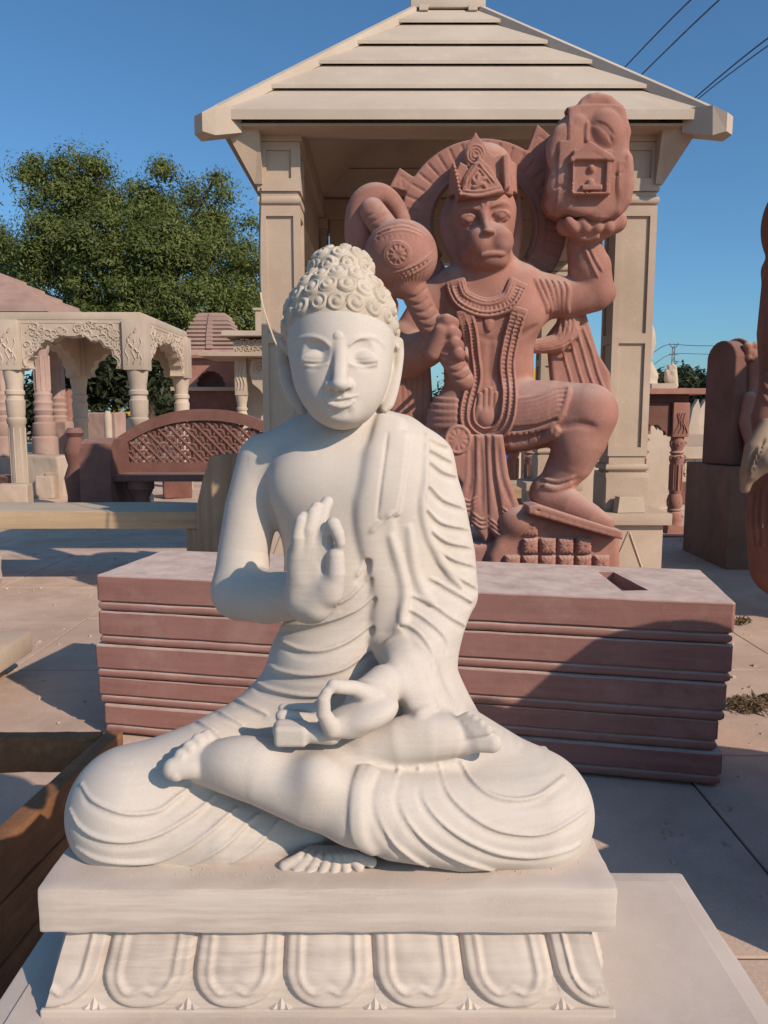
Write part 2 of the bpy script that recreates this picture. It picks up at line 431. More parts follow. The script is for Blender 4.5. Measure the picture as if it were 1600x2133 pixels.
# ------------------------------------------------------------------ the white seated statue
def px_chain(S, pts, k=0.01, sub=False, sc=None, M=None):
    S.chain([U(a, b, y) for a, b, y, r in pts], [R(r, y) for a, b, y, r in pts], k, sub, M, sc)
def px_ell(S, c, r, k=0.01, sub=False, M=None):       # r: width px, depth metres, height px
    S.ell(U(*c), (R(r[0], c[2]), r[1], R(r[2], c[2])), M, k, sub)
def creases(S, base, items, n=4):                 # ridges (or grooves) along lines drawn on the carved surface
    jobs = []
    for it in items:
        pts, r, k, out, sub, off = (list(it) + [0.0, False, (0, 0)][len(it) - 3:])[:6]
        jobs.append((spline(pts, n) + np.array(off, float), r, k, out, sub))
    A = np.vstack([j[0] for j in jobs]); H = base.hit(A[:, 0], A[:, 1]); g = base.grad(H.astype(np.float32))
    D = H - np.array((0, 0, CAMZ)); D /= np.linalg.norm(D, axis=1)[:, None]
    face = np.clip(-(g * D).sum(1) * 3.0 - .25, 0.05, 1)          # fade where the surface turns away
    i = 0
    for P, r, k, out, sub in jobs:
        m = len(P); h = H[i:i + m] + g[i:i + m] * out * np.sign(1); fa = face[i:i + m]; i += m
        t = np.linspace(0, 1, m)
        rr = np.interp(t, np.linspace(0, 1, len(r)), r) if hasattr(r, '__len__') else np.full(m, abs(float(r))) * (1 if r < 0 else np.minimum(1, 0.35 + 5 * np.minimum(t, 1 - t)))
        keep = np.ones(m, bool); dy = np.abs(np.diff(h[:, 1]))
        rr = rr * fa * h[:, 1] / F
        ok = (fa > .22) & (h[:, 1] < 8) & np.concatenate([[True], np.abs(np.diff(h[:, 1])) < .03 * h[:-1, 1]])
        run = []; best = []
        for j in range(m):
            if not ok[j]: run = []
            if fa[j] > .22: run = run + [j]
            if len(run) > len(best): best = run
        if len(best) > 2: S.chain(h[best], rr[best], k, sub)
def crease(S, base, pts, r=5.0, k=0.008, out=0.0, sub=False, n=4, taper=True, off=(0, 0)):
    creases(S, base, [(pts, r if taper or hasattr(r, '__len__') else -r, k, out, sub, off)], n)

B = Solid()
# trunk
px_ell(B, (735, 1030, 1.47), (172, .115, 150), .03)
px_ell(B, (650, 1005, 1.412), (80, .042, 70), .05)
px_ell(B, (800, 1005, 1.412), (80, .042, 70), .05)
px_ell(B, (718, 1200, 1.47), (128, .124, 190), .05)
px_ell(B, (695, 1380, 1.455), (140, .130, 120), .05)
px_chain(B, [(560, 955, 1.49, 48), (640, 925, 1.49, 62), (730, 915, 1.49, 74), (830, 925, 1.49, 62), (885, 962, 1.49, 50)], .05)
px_chain(B, [(716, 905, 1.50, 76), (716, 840, 1.495, 70)], .03)
# image-left arm, bent forward, palm raised
px_chain(B, [(552, 965, 1.49, 58), (524, 1060, 1.47, 55), (508, 1150, 1.45, 54), (503, 1226, 1.43, 60)], .018)
px_chain(B, [(502, 1232, 1.43, 60), (560, 1244, 1.36, 57), (618, 1240, 1.29, 50), (640, 1236, 1.255, 44)], .015)
# lap, thighs and knees
px_chain(B, [(640, 1520, 1.42, 130), (800, 1520, 1.42, 130)], .05)
px_chain(B, [(600, 1500, 1.45, 88), (430, 1610, 1.305, 112), (285, 1682, 1.26, 131)], .06)
px_chain(B, [(800, 1490, 1.45, 100), (950, 1585, 1.31, 116), (1098, 1690, 1.265, 130)], .06)
px_ell(B, (262, 1680, 1.28), (118, .11, 122), .03)
px_ell(B, (1108, 1685, 1.28), (128, .11, 122), .03)
# image-left shin going back under
px_chain(B, [(285, 1700, 1.24, 112), (460, 1722, 1.23, 92), (640, 1738, 1.24, 62)], .04)
# front shin: from the image-right knee across to the image-left thigh
px_chain(B, [(1100, 1700, 1.22, 108), (960, 1708, 1.185, 104), (830, 1698, 1.165, 94), (755, 1684, 1.155, 82)], .03)
px_chain(B, [(780, 1680, 1.158, 74), (720, 1674, 1.155, 75), (650, 1652, 1.163, 73), (560, 1618, 1.18, 66), (480, 1602, 1.196, 50), (425, 1592, 1.203, 42)], .02)
px_ell(B, (662, 1615, 1.138), (36, .03, 38), .045)
px_ell(B, (500, 1582, 1.18), (60, .035, 38), .05)
# the other foot, on the image-right thigh
px_chain(B, [(775, 1555, 1.215, 44), (830, 1545, 1.21, 50), (890, 1538, 1.21, 47), (940, 1538, 1.212, 38), (968, 1544, 1.212, 29)], .018)
px_ell(B, (900, 1515, 1.23), (62, .04, 30), .03); px_ell(B, (860, 1580, 1.25), (130, .05, 34), .03)
# robe over the image-right shoulder, upper arm and sleeve
px_chain(B, [(880, 965, 1.49, 62), (905, 1060, 1.475, 66), (925, 1160, 1.46, 66), (935, 1235, 1.44, 62), (905, 1300, 1.40, 56), (870, 1360, 1.34, 50), (840, 1420, 1.28, 42)], .03)
px_chain(B, [(835, 950, 1.435, 55), (830, 1060, 1.425, 62), (838, 1180, 1.425, 64), (852, 1280, 1.415, 64), (868, 1370, 1.38, 58), (895, 1450, 1.34, 58)], .045)
px_chain(B, [(862, 1395, 1.285, 44), (885, 1450, 1.275, 44), (905, 1490, 1.285, 40)], .03)
px_chain(B, [(905, 1310, 1.41, 46), (905, 1400, 1.40, 46), (930, 1480, 1.40, 56)], .04)
# lap cloth between feet and hand
px_ell(B, (690, 1560, 1.24), (120, .06, 40), .04)
# wrist and lower hand
px_chain(B, [(845, 1420, 1.27, 38), (800, 1425, 1.235, 42), (765, 1452, 1.21, 40)], .012)

BASE = Solid(); BASE.ops = list(B.ops)
# shoulder cloth: the hem of the robe as a raised sheet
hem = [(794, 872), (786, 904), (772, 960), (763, 1010), (752, 1060), (757, 1120), (770, 1175), (784, 1220), (787, 1270), (785, 1330), (792, 1350), (820, 1388), (842, 1435), (856, 1462), (874, 1490)]
sheet = hem + [(900, 1480), (920, 1420), (915, 1350), (930, 1300), (945, 1240), (930, 1100), (905, 1000), (880, 930), (840, 880)]
def drape(S, base, rows, r, k):                 # a sheet of cloth laid over the carved surface
    for row in rows:
        P = spline(row, 6); H = base.hit(P[:, 0], P[:, 1]); S.chain(H, R(r, 1.35), k)
left = spline(hem, 4); inner = spline([(835, 878), (830, 904), (820, 960), (815, 1010), (812, 1060), (818, 1120), (828, 1175), (838, 1220), (842, 1270), (840, 1330), (848, 1350), (864, 1388), (880, 1425), (890, 1450), (900, 1470)], 4)
for t in np.linspace(0, 1, 6):
    P = left * (1 - t) + inner * t; H = BASE.hit(P[:, 0], P[:, 1])
    for _ in range(10): H[1:-1, 1] = np.minimum(H[1:-1, 1], .5 * H[1:-1, 1] + .25 * (H[:-2, 1] + H[2:, 1])) if _ < 3 else .5 * H[1:-1, 1] + .25 * (H[:-2, 1] + H[2:, 1])
    B.chain(H, R(9 - 2.5 * t, 1.35), .012)
Pf = spline([(x + 14, y) for x, y in hem[2:-1]], 4); Hf = BASE.hit(Pf[:, 0], Pf[:, 1])   # body of the cloth behind its hem
for _ in range(12): Hf[1:-1, 1] = .5 * Hf[1:-1, 1] + .25 * (Hf[:-2, 1] + Hf[2:, 1])
B.chain(Hf + np.array((0, .016, 0)), R(24, 1.35), .02)
# second, narrower fold end lying on the shoulder band
for x in range(0, 40, 6):
    P = spline([(812 + x, 905), (806 + x, 960), (798 + x, 1020), (792 + x, 1076 - x * .25)], 5); H = BASE.hit(P[:, 0], P[:, 1]); B.chain(H + np.array((0, -.003, 0)), R(7, 1.35), .004)
FOLDS = [  # waist and thigh of the image-left side
 [(560, 1310), (610, 1304), (660, 1300), (710, 1285), (755, 1262), (780, 1235)], [(590, 1338), (625, 1354), (672, 1356), (720, 1340), (760, 1312), (782, 1290)],
 [(554, 1376), (576, 1396), (624, 1406), (680, 1404), (728, 1388), (772, 1352)], [(526, 1416), (552, 1434), (600, 1446), (656, 1450), (705, 1440)],
 [(478, 1446), (512, 1468), (555, 1488)], [(432, 1466), (464, 1488), (505, 1510)], [(398, 1490), (420, 1508), (450, 1524)],
 [(700, 1262), (740, 1235), (772, 1195)], [(742, 1205), (760, 1180), (768, 1150)],
 [(170, 1632), (184, 1662), (224, 1685), (273, 1697), (331, 1690), (368, 1664), (394, 1643)],
 [(146, 1685), (166, 1722), (207, 1746), (265, 1753), (327, 1740), (380, 1713), (424, 1683), (447, 1658)],
 [(160, 1765), (205, 1788), (265, 1796), (327, 1792), (389, 1767), (438, 1734), (471, 1705), (492, 1684)],
 [(330, 1812), (368, 1808), (430, 1785), (480, 1754), (516, 1718), (538, 1697)], [(470, 1800), (500, 1785), (537, 1762), (566, 1733), (584, 1708)],
 # image-right shin and knee
 [(784, 1604), (774, 1648), (784, 1701), (813, 1750), (855, 1784), (904, 1810)], [(830, 1604), (824, 1656), (846, 1710), (888, 1755), (950, 1788), (1012, 1808), (1070, 1820)],
 [(873, 1600), (876, 1656), (908, 1705), (962, 1746), (1032, 1775), (1114, 1783), (1176, 1771), (1206, 1757)],
 [(914, 1594), (929, 1648), (970, 1693), (1024, 1726), (1082, 1738), (1135, 1736), (1184, 1713), (1222, 1685)],
 [(960, 1588), (978, 1622), (1012, 1652), (1053, 1666), (1098, 1666), (1135, 1652), (1176, 1618)]]
SLEEVE = [  # right sleeve, outer
 [(888, 910), (916, 925), (932, 930)], [(886, 932), (918, 950), (940, 962)], [(890, 958), (920, 982), (950, 992)],
 [(886, 1004), (920, 1040), (966, 1058)], [(880, 1052), (916, 1088), (974, 1102)], [(886, 1096), (928, 1128), (982, 1140)], [(900, 1136), (940, 1164), (990, 1180)],
 [(916, 1172), (956, 1204), (994, 1226)], [(896, 1204), (936, 1228), (996, 1262)], [(860, 1240), (900, 1260), (940, 1288), (976, 1306)],
 [(852, 1268), (892, 1296), (925, 1328), (930, 1362)], [(836, 1296), (872, 1320), (900, 1364), (902, 1396)]]
DRAPE = [[(888, 905), (885, 1000), (878, 1052), (888, 1110), (908, 1150), (934, 1192), (960, 1222)], [(815, 1120), (836, 1190), (845, 1240), (836, 1290)], [(852, 1100), (862, 1180), (880, 1230), (900, 1255)],
 [(772, 1108), (790, 1090), (818, 1068)], [(752, 1090), (745, 1120), (738, 1140)], [(736, 1120), (744, 1092), (756, 1060)]]
creases(B, BASE, [(q, 5.0, .006, .0016, False, (0, 0)) for q in FOLDS] + [(q, 7.5, .007, .0046, True, (0, 11)) for q in FOLDS]
        + [(q, 4.6, .0055, .0014, False, (0, 0)) for q in SLEEVE] + [(q, 7, .006, .0044, True, (0, 10)) for q in SLEEVE] + [(DRAPE[0], 7.5, .008, .001, False, (0, 0))])
creases(B, B, [([(808, 900), (800, 960), (792, 1020), (786, 1076)], 3, .003, .0, True), ([(852, 905), (846, 960), (838, 1020), (828, 1066)], 3, .003, .0, True), ([(786, 1082), (806, 1082), (830, 1068)], 3, .003, .0, True)])
creases(B, B, [(q, 6.5, .012, 0, False, (0, 0)) for q in DRAPE[1:3]] + [(q, 4.0, .006, 0, False, (0, 0)) for q in DRAPE[3:4]])
# trouser hem on the front shin
crease(B, BASE, [(752, 1600), (738, 1640), (733, 1700), (738, 1745), (760, 1772)], 8, .005, .0, taper=False)
crease(B, BASE, [(770, 1604), (752, 1640), (748, 1700), (754, 1745), (775, 1775)], 8, .014, .0, taper=False)
# toes
for a, b, y, r, a2, b2 in [(362, 1601, 1.180, 24, 404, 1598), (378, 1574, 1.188, 16, 412, 1578), (394, 1556, 1.195, 14.5, 426, 1566), (412, 1541, 1.203, 14, 438, 1556), (431, 1532, 1.213, 13, 450, 1550)]:
    px_chain(B, [(a2, b2, y, r * 1.05), (a, b, y - .004, r), (a + (6 if r > 20 else 4), b + (8 if r > 20 else 3), y - .008, r * .82)], .006)
for a, b, y, r, a2, b2 in [(1024, 1546, 1.200, 23, 975, 1548), (1014, 1520, 1.195, 12.5, 966, 1532), (1001, 1508, 1.200, 11.5, 958, 1522), (988, 1499, 1.207, 11, 950, 1513), (976, 1492, 1.215, 10.5, 940, 1507)]:
    px_chain(B, [(a2, b2, y + .006, r * .95), ((a + a2) / 2, (b + b2) / 2, y - .002, r * .9), (a, b, y - .004, r)], .004)
# fan of pleats between the knees
for i in range(8):
    t = i / 7; x0 = 650 + 70 * t; x1 = 592 + 182 * t; yb = 1812 + 22 * math.sin(PI * t) - 8 * t
    px_chain(B, [(x0, 1766, 1.185, 7), ((x0 + x1) / 2 + 10 - 18 * abs(t - .5), 1786, 1.160, 10), (x1, yb - 8, 1.145 + .02 * abs(t - .5), 12)], .002)
px_ell(B, (680, 1790, 1.225), (90, .05, 36), .02)
HN = Solid()
# raised hand
px_chain(HN, [(640, 1262, 1.235, 38), (650, 1200, 1.225, 42), (650, 1150, 1.228, 40)], .015, sc=(1, .62, 1))
px_chain(HN, [(628, 1245, 1.235, 26), (624, 1160, 1.235, 24)], .02)
px_chain(HN, [(660, 1262, 1.225, 30), (682, 1225, 1.215, 26)], .02)
px_chain(HN, [(622, 1160, 1.225, 19), (622, 1120, 1.218, 15), (628, 1085, 1.226, 13.5), (633, 1077, 1.23, 12)], .004)
px_chain(HN, [(640, 1155, 1.225, 19), (645, 1105, 1.222, 15.5), (653, 1070, 1.232, 14.5), (660, 1058, 1.238, 13)], .003)
px_chain(HN, [(658, 1155, 1.225, 19), (664, 1100, 1.230, 15.5), (674, 1062, 1.243, 14.5), (682, 1046, 1.253, 13)], .003)
px_chain(HN, [(674, 1160, 1.225, 19), (682, 1110, 1.222, 17), (694, 1092, 1.212, 15.5), (704, 1112, 1.20, 14), (709, 1130, 1.20, 11)], .006)
px_chain(HN, [(690, 1235, 1.215, 26), (700, 1192, 1.205, 21), (700, 1158, 1.205, 18), (704, 1146, 1.207, 13)], .01)
px_ell(HN, (640, 1195, 1.19), (24, .012, 34), .012, True)
px_chain(HN, [(640, 1236, 1.255, 42), (600, 1240, 1.31, 46)], .02)
# lower hand: palm up, thumb and finger making a ring
px_ell(HN, (755, 1490, 1.18), (78, .045, 34), .02, M=rot(0, -18, 0))
px_chain(HN, [(770, 1450, 1.20, 36), (790, 1470, 1.195, 34)], .02)
px_chain(HN, [(765, 1452, 1.21, 38), (820, 1424, 1.25, 38)], .02)
px_chain(HN, [(776, 1450, 1.185, 23), (738, 1433, 1.165, 16), (704, 1430, 1.148, 15.5), (694, 1428, 1.145, 14)], .008)
px_chain(HN, [(740, 1512, 1.165, 25), (692, 1518, 1.145, 20), (674, 1486, 1.135, 16), (674, 1458, 1.135, 14.5), (680, 1444, 1.138, 12)], .008)
px_ell(HN, (725, 1503, 1.172), (52, .026, 26), .012)
px_chain(HN, [(690, 1528, 1.165, 24), (640, 1526, 1.165, 22), (588, 1520, 1.17, 21)], .005)
HN.box(U(607, 1528, 1.165), (R(36, 1.165), .018, R(24, 1.165)), None, .008, .006)
px_chain(HN, [(660, 1505, 1.195, 18), (588, 1492, 1.195, 15)], .004)
px_chain(HN, [(670, 1480, 1.215, 17), (590, 1476, 1.225, 11)], .004)

# --- head, carved on its own and then joined to the neck
HD = Solid()
px_ell(HD, (711, 690, 1.46), (106, .125, 128), .02)
px_ell(HD, (711, 745, 1.43), (102, .116, 141), .03)
px_ell(HD, (716, 846, 1.375), (42, .040, 34), .05)
px_ell(HD, (670, 788, 1.378), (32, .036, 40), .05); px_ell(HD, (754, 788, 1.378), (32, .036, 40), .05)
px_ell(HD, (708, 832, 1.358), (40, .026, 26), .05)
px_ell(HD, (716, 862, 1.338), (22, .016, 16), .025)
HEADB = Solid(); HEADB.ops = list(HD.ops)
def Ys(px, py, S=HEADB): return float(S.hit([px], [py])[0][1])
BR_L = [(690, 742), (686, 731), (677, 720), (660, 707), (640, 702), (622, 707), (608, 720)]; BR_R = [(726, 732), (737, 717), (752, 706), (770, 702), (786, 708), (800, 724)]
for sx, cx in ((-1, 655), (1, 757)):              # eye sockets: sharp under the brow, running out softly below
    y = Ys(cx, 735); px_ell(HD, (cx + sx * 7, 748, y - .0088), (54, .0155, 48), .0022, True, M=rot(0, 0, sx * 25) @ rot(-17, 0, 0))
creases(HD, HEADB, [(q, [.9, 1.8, 2.2, 2.2, 1.8, 1], .007, -.0006) for q in ([(684, 718), (672, 709), (656, 703), (640, 702), (622, 707), (608, 719)], [(728, 718), (740, 709), (755, 703), (770, 702), (786, 707), (800, 721)])])
# nose
for dx in (-5, 0, 5):
    px_chain(HD, [(708 + dx * .8, 706, Ys(706, 706) + .0085, 8), (708 + dx * .8, 724, Ys(706, 724) + .0045, 7.5), (708 + dx, 760, Ys(706, 760) - .005, 8.5), (708 + dx, 788, Ys(706, 790) - .0145, 9.5), (708 + dx, 800, Ys(706, 801) - .0175 + abs(dx) * .0004, 10)], .006)
px_ell(HD, (707, 801, Ys(706, 800) - .013), (16, .015, 11), .006)
px_chain(HD, [(687, 802, Ys(687, 801) - .001, 11), (696, 805, Ys(694, 805) - .008, 10.5)], .006); px_chain(HD, [(725, 802, Ys(725, 801) - .001, 11), (717, 805, Ys(718, 805) - .008, 10.5)], .006)
for cx in (691, 722): px_ell(HD, (cx, 813, Ys(cx, 812) - .008), (9, .007, 5), .003, True)
for sx, cx, cy in ((-1, 655, 746), (1, 756, 747)):   # lowered lids
    y = Ys(cx, cy)
    px_ell(HD, (cx, cy, y + .0100), (27, .0108, 16.5), .004)
    px_ell(HD, (cx + sx * 11, cy + 4, Ys(cx + sx * 11, cy + 4) + .0075), (20, .009, 11), .006)
LID = Solid(); LID.ops = list(HD.ops); its = []
for sx, cx, cy in ((-1, 655, 746), (1, 756, 747)):
    P = [(cx - sx * 26, cy + 6), (cx - sx * 13, cy + 11), (cx, cy + 12), (cx + sx * 14, cy + 11), (cx + sx * 28, cy + 9)]
    its += [([(a, b + 5) for a, b in P], [1.5, 3.5, 4, 3.5, 1.5], .005, -.0012), (P, [1.5, 2.6, 2.8, 2.6, 1.5], .002, .0012, True)]
    its += [([(cx - sx * 22, cy + 1), (cx - sx * 8, cy + 3), (cx + sx * 8, cy + 2), (cx + sx * 24, cy)], 1.5, .002, .0009, True)]
creases(HD, LID, its)
u = HEADB.hit([704], [701])[0]; HD.ell(u + np.array((0, .002, 0)), (R(10.5, 1.33), .0055, R(10.5, 1.33)), None, .0006)
# mouth
HB2 = Solid(); HB2.ops = list(HEADB.ops)
creases(HD, HB2, [([(672, 829), (686, 830), (699, 827), (708, 829), (717, 827), (730, 827), (746, 824)], [2, 4, 5, 4.5, 5, 4, 2], .003, .0), ([(682, 838), (694, 844), (708, 847), (722, 845), (736, 834)], [3, 6, 7.5, 6.5, 3], .004, .0)])
HB3 = Solid(); HB3.ops = list(HD.ops)
creases(HD, HB3, [([(670, 828), (688, 834), (702, 836), (716, 836), (730, 833), (748, 825)], [1.2, 2.4, 2.2, 2.2, 2.4, 1.6], .003, .0010, True), ([(708, 814), (708, 824)], -3.5, .006, .0016, True), ([(692, 860), (710, 863), (728, 858)], 6, .012, .003, True)])
# ears with long lobes
for sx, E in ((1, [(824, 722, 1.45, 11), (832, 712, 1.455, 8), (832, 745, 1.455, 9), (822, 800, 1.45, 11), (810, 838, 1.445, 12), (801, 852, 1.44, 8)]), (-1, [(597, 722, 1.475, 11), (586, 712, 1.48, 8), (584, 750, 1.48, 9), (596, 800, 1.475, 11), (617, 838, 1.47, 12), (632, 858, 1.465, 8)])):
    E = [tuple(q) for q in spline(E, 4)]; px_chain(HD, E, .005)
    px_chain(HD, [(a - sx * 11, b, y + .004, r) for a, b, y, r in E[4:17]], .01)
px_ell(HD, (820, 745, 1.438), (6, .010, 24), .005, True)
px_chain(HD, [(808, 690, 1.43, 12), (814, 715, 1.43, 9)], .008)
# hair cap
HC = U(711, 690, 1.47)
HR = np.array((R(114, 1.47), .142, R(129, 1.47)))
def hair_e(a):                                    # elevation of the hairline at a bearing round the head
    c = np.cos(a)
    return np.where(c > 0, -.46 + .62 * np.clip(c, 0, 1) ** .5, -.46 - .25 * np.clip(-c, 0, 1))
def fcap(p, mg=0):
    k0 = np.sqrt((((p - HC) / HR) ** 2).sum(1)); k1 = np.sqrt((((p - HC) / HR ** 2) ** 2).sum(1)) + 1e-9
    q = (p - HC) / HR; a = np.arctan2(q[:, 0], -q[:, 1]); e = np.arctan2(q[:, 2], np.hypot(q[:, 0], q[:, 1]) + 1e-9)
    return np.maximum(k0 * (k0 - 1) / k1, (hair_e(a) - e) * .11)
HD._put(fcap, HC - HR, HC + HR, .003, False)
UC = U(710, 562, 1.47); UR = np.array((R(60, 1.47), .057, R(44, 1.47)))
HD.ell(UC, UR, None, .012)
px_chain(HD, [(716, 870, 1.495, 66), (716, 800, 1.49, 66)], .008)

bud = thing('seated_statue', U(690, 1835, 1.35), 'white stone seated cross legged figure with curled hair and raised hand on a lotus plinth', 'statue')
def merged(meshes, name):                         # several carved meshes as one
    vs = []; fs = []; n = 0
    for me in meshes:
        v = np.empty(len(me.vertices) * 3, np.float32); me.vertices.foreach_get('co', v); v = v.reshape(-1, 3)
        f = np.empty(len(me.loops), np.int32); me.loops.foreach_get('vertex_index', f)
        vs.append(v); fs.append(f + n); n += len(v)
    v = np.vstack(vs); f = np.concatenate(fs); me = bpy.data.meshes.new(name)
    me.vertices.add(len(v)); me.vertices.foreach_set('co', v.ravel()); me.loops.add(len(f)); me.loops.foreach_set('vertex_index', f)
    me.polygons.add(len(f) // 4); me.polygons.foreach_set('loop_start', np.arange(0, len(f), 4, dtype=np.int32)); me.polygons.foreach_set('use_smooth', np.ones(len(f) // 4, bool))
    me.update(calc_edges=True); me.validate(); return me
body_ = link('body', merged([B.mesh(0.0028, 4), HD.mesh(0.0018, 4), HN.mesh(0.0021, 4)], 'body'), M_WHITE, bud)

body_.data.materials.append(M_HAIR)               # the carved hair keeps its yellower crust
pc = np.empty(len(body_.data.polygons) * 3, np.float32); body_.data.polygons.foreach_get('center', pc); pc = pc.reshape(-1, 3)
q_h = (pc - HC) / HR; a_h = np.arctan2(q_h[:, 0], -q_h[:, 1]); e_h = np.arctan2(q_h[:, 2], np.hypot(q_h[:, 0], q_h[:, 1]) + 1e-9)
body_.data.polygons.foreach_set('material_index', ((np.sqrt((q_h ** 2).sum(1)) < 2.2) & (np.sqrt((q_h ** 2).sum(1)) > .93) & (e_h > hair_e(a_h) - .01) & (pc[:, 2] > HC[2] - .07)).astype(np.int32))
# snail-shell curls, each its own piece
def curl_mesh():
    nr, na = 9, 22; vs = [(0, 0, .66)]; fs = []
    for i in range(1, nr + 1):
        r = i / nr
        for a in range(na):
            th = 2 * PI * a / na
            h = .50 * math.sqrt(max(0, 1 - (r * .97) ** 2)) + .15 * math.cos(2 * PI * (r * 1.9 - a / na * min(1, r * 3))) * (1 if r < .97 else 0)
            vs.append((r * math.cos(th), r * math.sin(th), h if i < nr else -.35))
    for a in range(na): fs.append((0, 1 + a, 1 + (a + 1) % na))
    for i in range(nr - 1):
        for a in range(na):
            b = (a + 1) % na; fs.append((1 + i * na + a, 1 + (i + 1) * na + a, 1 + (i + 1) * na + b, 1 + i * na + b))
    return mesh_from(vs, fs, True, 'hair_curl')
CURL = curl_mesh(); CURL.materials.append(M_HAIR)
def put_curl(p, n, r, ang):
    z = Vector(n).normalized(); M = z.to_track_quat('Z', 'Y').to_matrix().to_4x4() @ Matrix.Rotation(ang, 4, 'Z') @ Matrix.Diagonal((r, r, r * .8, 1))
    M.translation = V(p)
    o = link('hair_curl', CURL, None, bud); o.matrix_basis = M
rc = R(23.5, 1.36)
def ring_on(c, r, z0, count, ph, rr):
    s = math.sqrt(max(0, 1 - ((z0 - c[2]) / r[2]) ** 2))
    for i in range(count):
        a = 2 * PI * (i + ph) / count
        p = np.array((c[0] + r[0] * s * math.sin(a), c[1] - r[1] * s * math.cos(a), z0 + random.uniform(-.002, .002)))
        n = (p - c) / r ** 2
        if n[1] > 0 and abs(n[1]) > .93 * np.linalg.norm(n): continue
        put_curl(p, n / np.linalg.norm(n), rr * random.uniform(.93, 1.07), random.uniform(0, 6.28))
for row in range(8):
    de = .29; n = 20
    if row > 0:
        n = max(6, int(round(2 * PI * math.cos(min(1.2, .45 + row * de * .8)) * .122 / (rc * 1.68))))
    for i in range(n):
        a = 2 * PI * (i + .5 * (row % 2)) / n
        if abs((a + PI) % (2 * PI) - PI) > 2.4: continue
        e = float(hair_e(np.array(a))) + (row + .5) * de
        if e > 1.22: continue
        k = 1.0 if math.cos(a) > .3 else .8
        p = HC + HR * np.array((math.cos(e) * math.sin(a), -math.cos(e) * math.cos(a), math.sin(e)))
        q = (p - HC) / HR ** 2; put_curl(p - .002 * q / np.linalg.norm(q), q / np.linalg.norm(q), rc * k * random.uniform(.92, 1.06), random.uniform(0, 6.28))
ring_on(UC, UR, UC[2] + .002, 10, .5, rc * .85); ring_on(UC, UR, UC[2] + .024, 8, 0.0, rc * .8); ring_on(UC, UR, UC[2] + .0365, 4, .3, rc * .62)

# slab under the figure and the lotus base
zt = U(685, 1852, 1.10)[2]
def edge_noise(me, amp, sc, seed=0):
    for q in me.vertices:
        p = q.co * sc + Vector((seed, 0, 0)); q.co += Vector(noise.noise_vector(p)) * amp
def cut_up(me, size):
    bm = bmesh.new(); bm.from_mesh(me)
    for _ in range(6):
        es = [e for e in bm.edges if e.calc_length() > size]
        if not es: break
        bmesh.ops.subdivide_edges(bm, edges=es, cuts=1, use_grid_fill=True)
    bm.to_mesh(me); bm.free()
x0 = U(78, 1860, 1.105)[0]; x1 = U(1293, 1862, 1.09)[0]
zb = U(685, 1945, 1.10)[2]
PX = (x0 + x1) / 2; PW = (x1 - x0) / 2; PY0 = 1.10; PY1 = 1.62
m = MB(); m.box((PX, (PY0 + PY1) / 2, (zt + zb) / 2), (PW, (PY1 - PY0) / 2, (zt - zb) / 2), None, .006)
o = m.build('plinth_slab', M_WHITES, bud)
cut_up(o.data, .03); edge_noise(o.data, .0022, 18); edge_noise(o.data, .0013, 70); auto_smooth(o.data, 40)
ZT = U(685, 2126, 1.10)[2]                       # top of the white table
TW = U(1225, 1950, 1.135)[0] - U(685, 1950, 1.135)[0]; BW = U(1275, 2120, 1.105)[0] - U(685, 2120, 1.105)[0]
LX = U(685, 1950, 1.135)[0]
m = MB()                                         # sloped core, with a lip at its foot
def frustum(m, cx, cy, z0, z1, w0, w1, d0, d1):
    v = [(cx + sx * w, cy + sy * d, z) for z, w, d in ((z0, w0, d0), (z1, w1, d1)) for sx, sy in ((-1, -1), (1, -1), (1, 1), (-1, 1))]
    m.add(v, [(3, 2, 1, 0), (4, 5, 6, 7), (0, 1, 5, 4), (1, 2, 6, 5), (2, 3, 7, 6), (3, 0, 4, 7)])
CY = (PY0 + PY1) / 2; D1 = CY - 1.135; D0 = CY - 1.108
frustum(m, LX, CY, ZT + .016, zb, BW, TW, D0, D1)
m.box((LX, CY, ZT + .008), (BW + .006, D0 + .006, .008), None, .003)
o = m.build('lotus_base', M_WHITES, bud)
def petal_mesh(w, h, xc, tw, bw, half):          # one hanging petal of the row, flaring with the sloping face
    nu, nv = 34, 44; vs = []; fs = []
    def dist(x, y, ins):                         # inside distance; y runs 0 (foot) to h
        hw = w / 2 - ins; r = hw * .92; y0 = ins * .8
        dx = abs(x) - (hw - r); dy = (y0 + r) - y
        if dy > 0 and dx > 0: return r - math.hypot(dx, dy)
        if dy > 0: return y - y0
        return hw - abs(x)
    for j in range(nv + 1):
        for i in range(nu + 1):
            x = (i / nu - .5) * w; y = j / nv * h
            if half: x = x * .5 - half * w * .25
            if abs(xc + x) > bw: x = math.copysign(bw, xc) - xc
            d = dist(x, y, .0015)
            z = .011 * min(1, max(0, d / .006)) ** .6
            tip = .012 * math.exp(-(x / (w * .10)) ** 2)
            d2 = dist(x, y - tip * (y < h * .5), .027)
            z += .0060 * math.exp(-((d2 - .001) / .0040) ** 2)
            if d2 > 0: z += -.003 + .005 * math.sin(min(1, d2 / (w * .2)) * PI / 2)
            z += .0012 * noise.noise(Vector(((xc + x) * 40, y * 40, w * 9)))
            f = 1 - (1 - tw / bw) * y / h
            vs.append(((xc + x) * f, -z, y))
    for j in range(nv):
        for i in range(nu):
            a = j * (nu + 1) + i; fs.append((a, a + 1, a + nu + 2, a + nu + 1))
    return mesh_from(vs, fs, True, 'petal')
TW -= .004
PH = math.hypot(zb - ZT - .016, D0 - D1); PWD = U(880, 2080, 1.11)[0] - U(685, 2080, 1.11)[0]
lean = math.atan2(D0 - D1, zb - ZT - .016); leans = math.atan2(BW - TW, zb - ZT - .016)
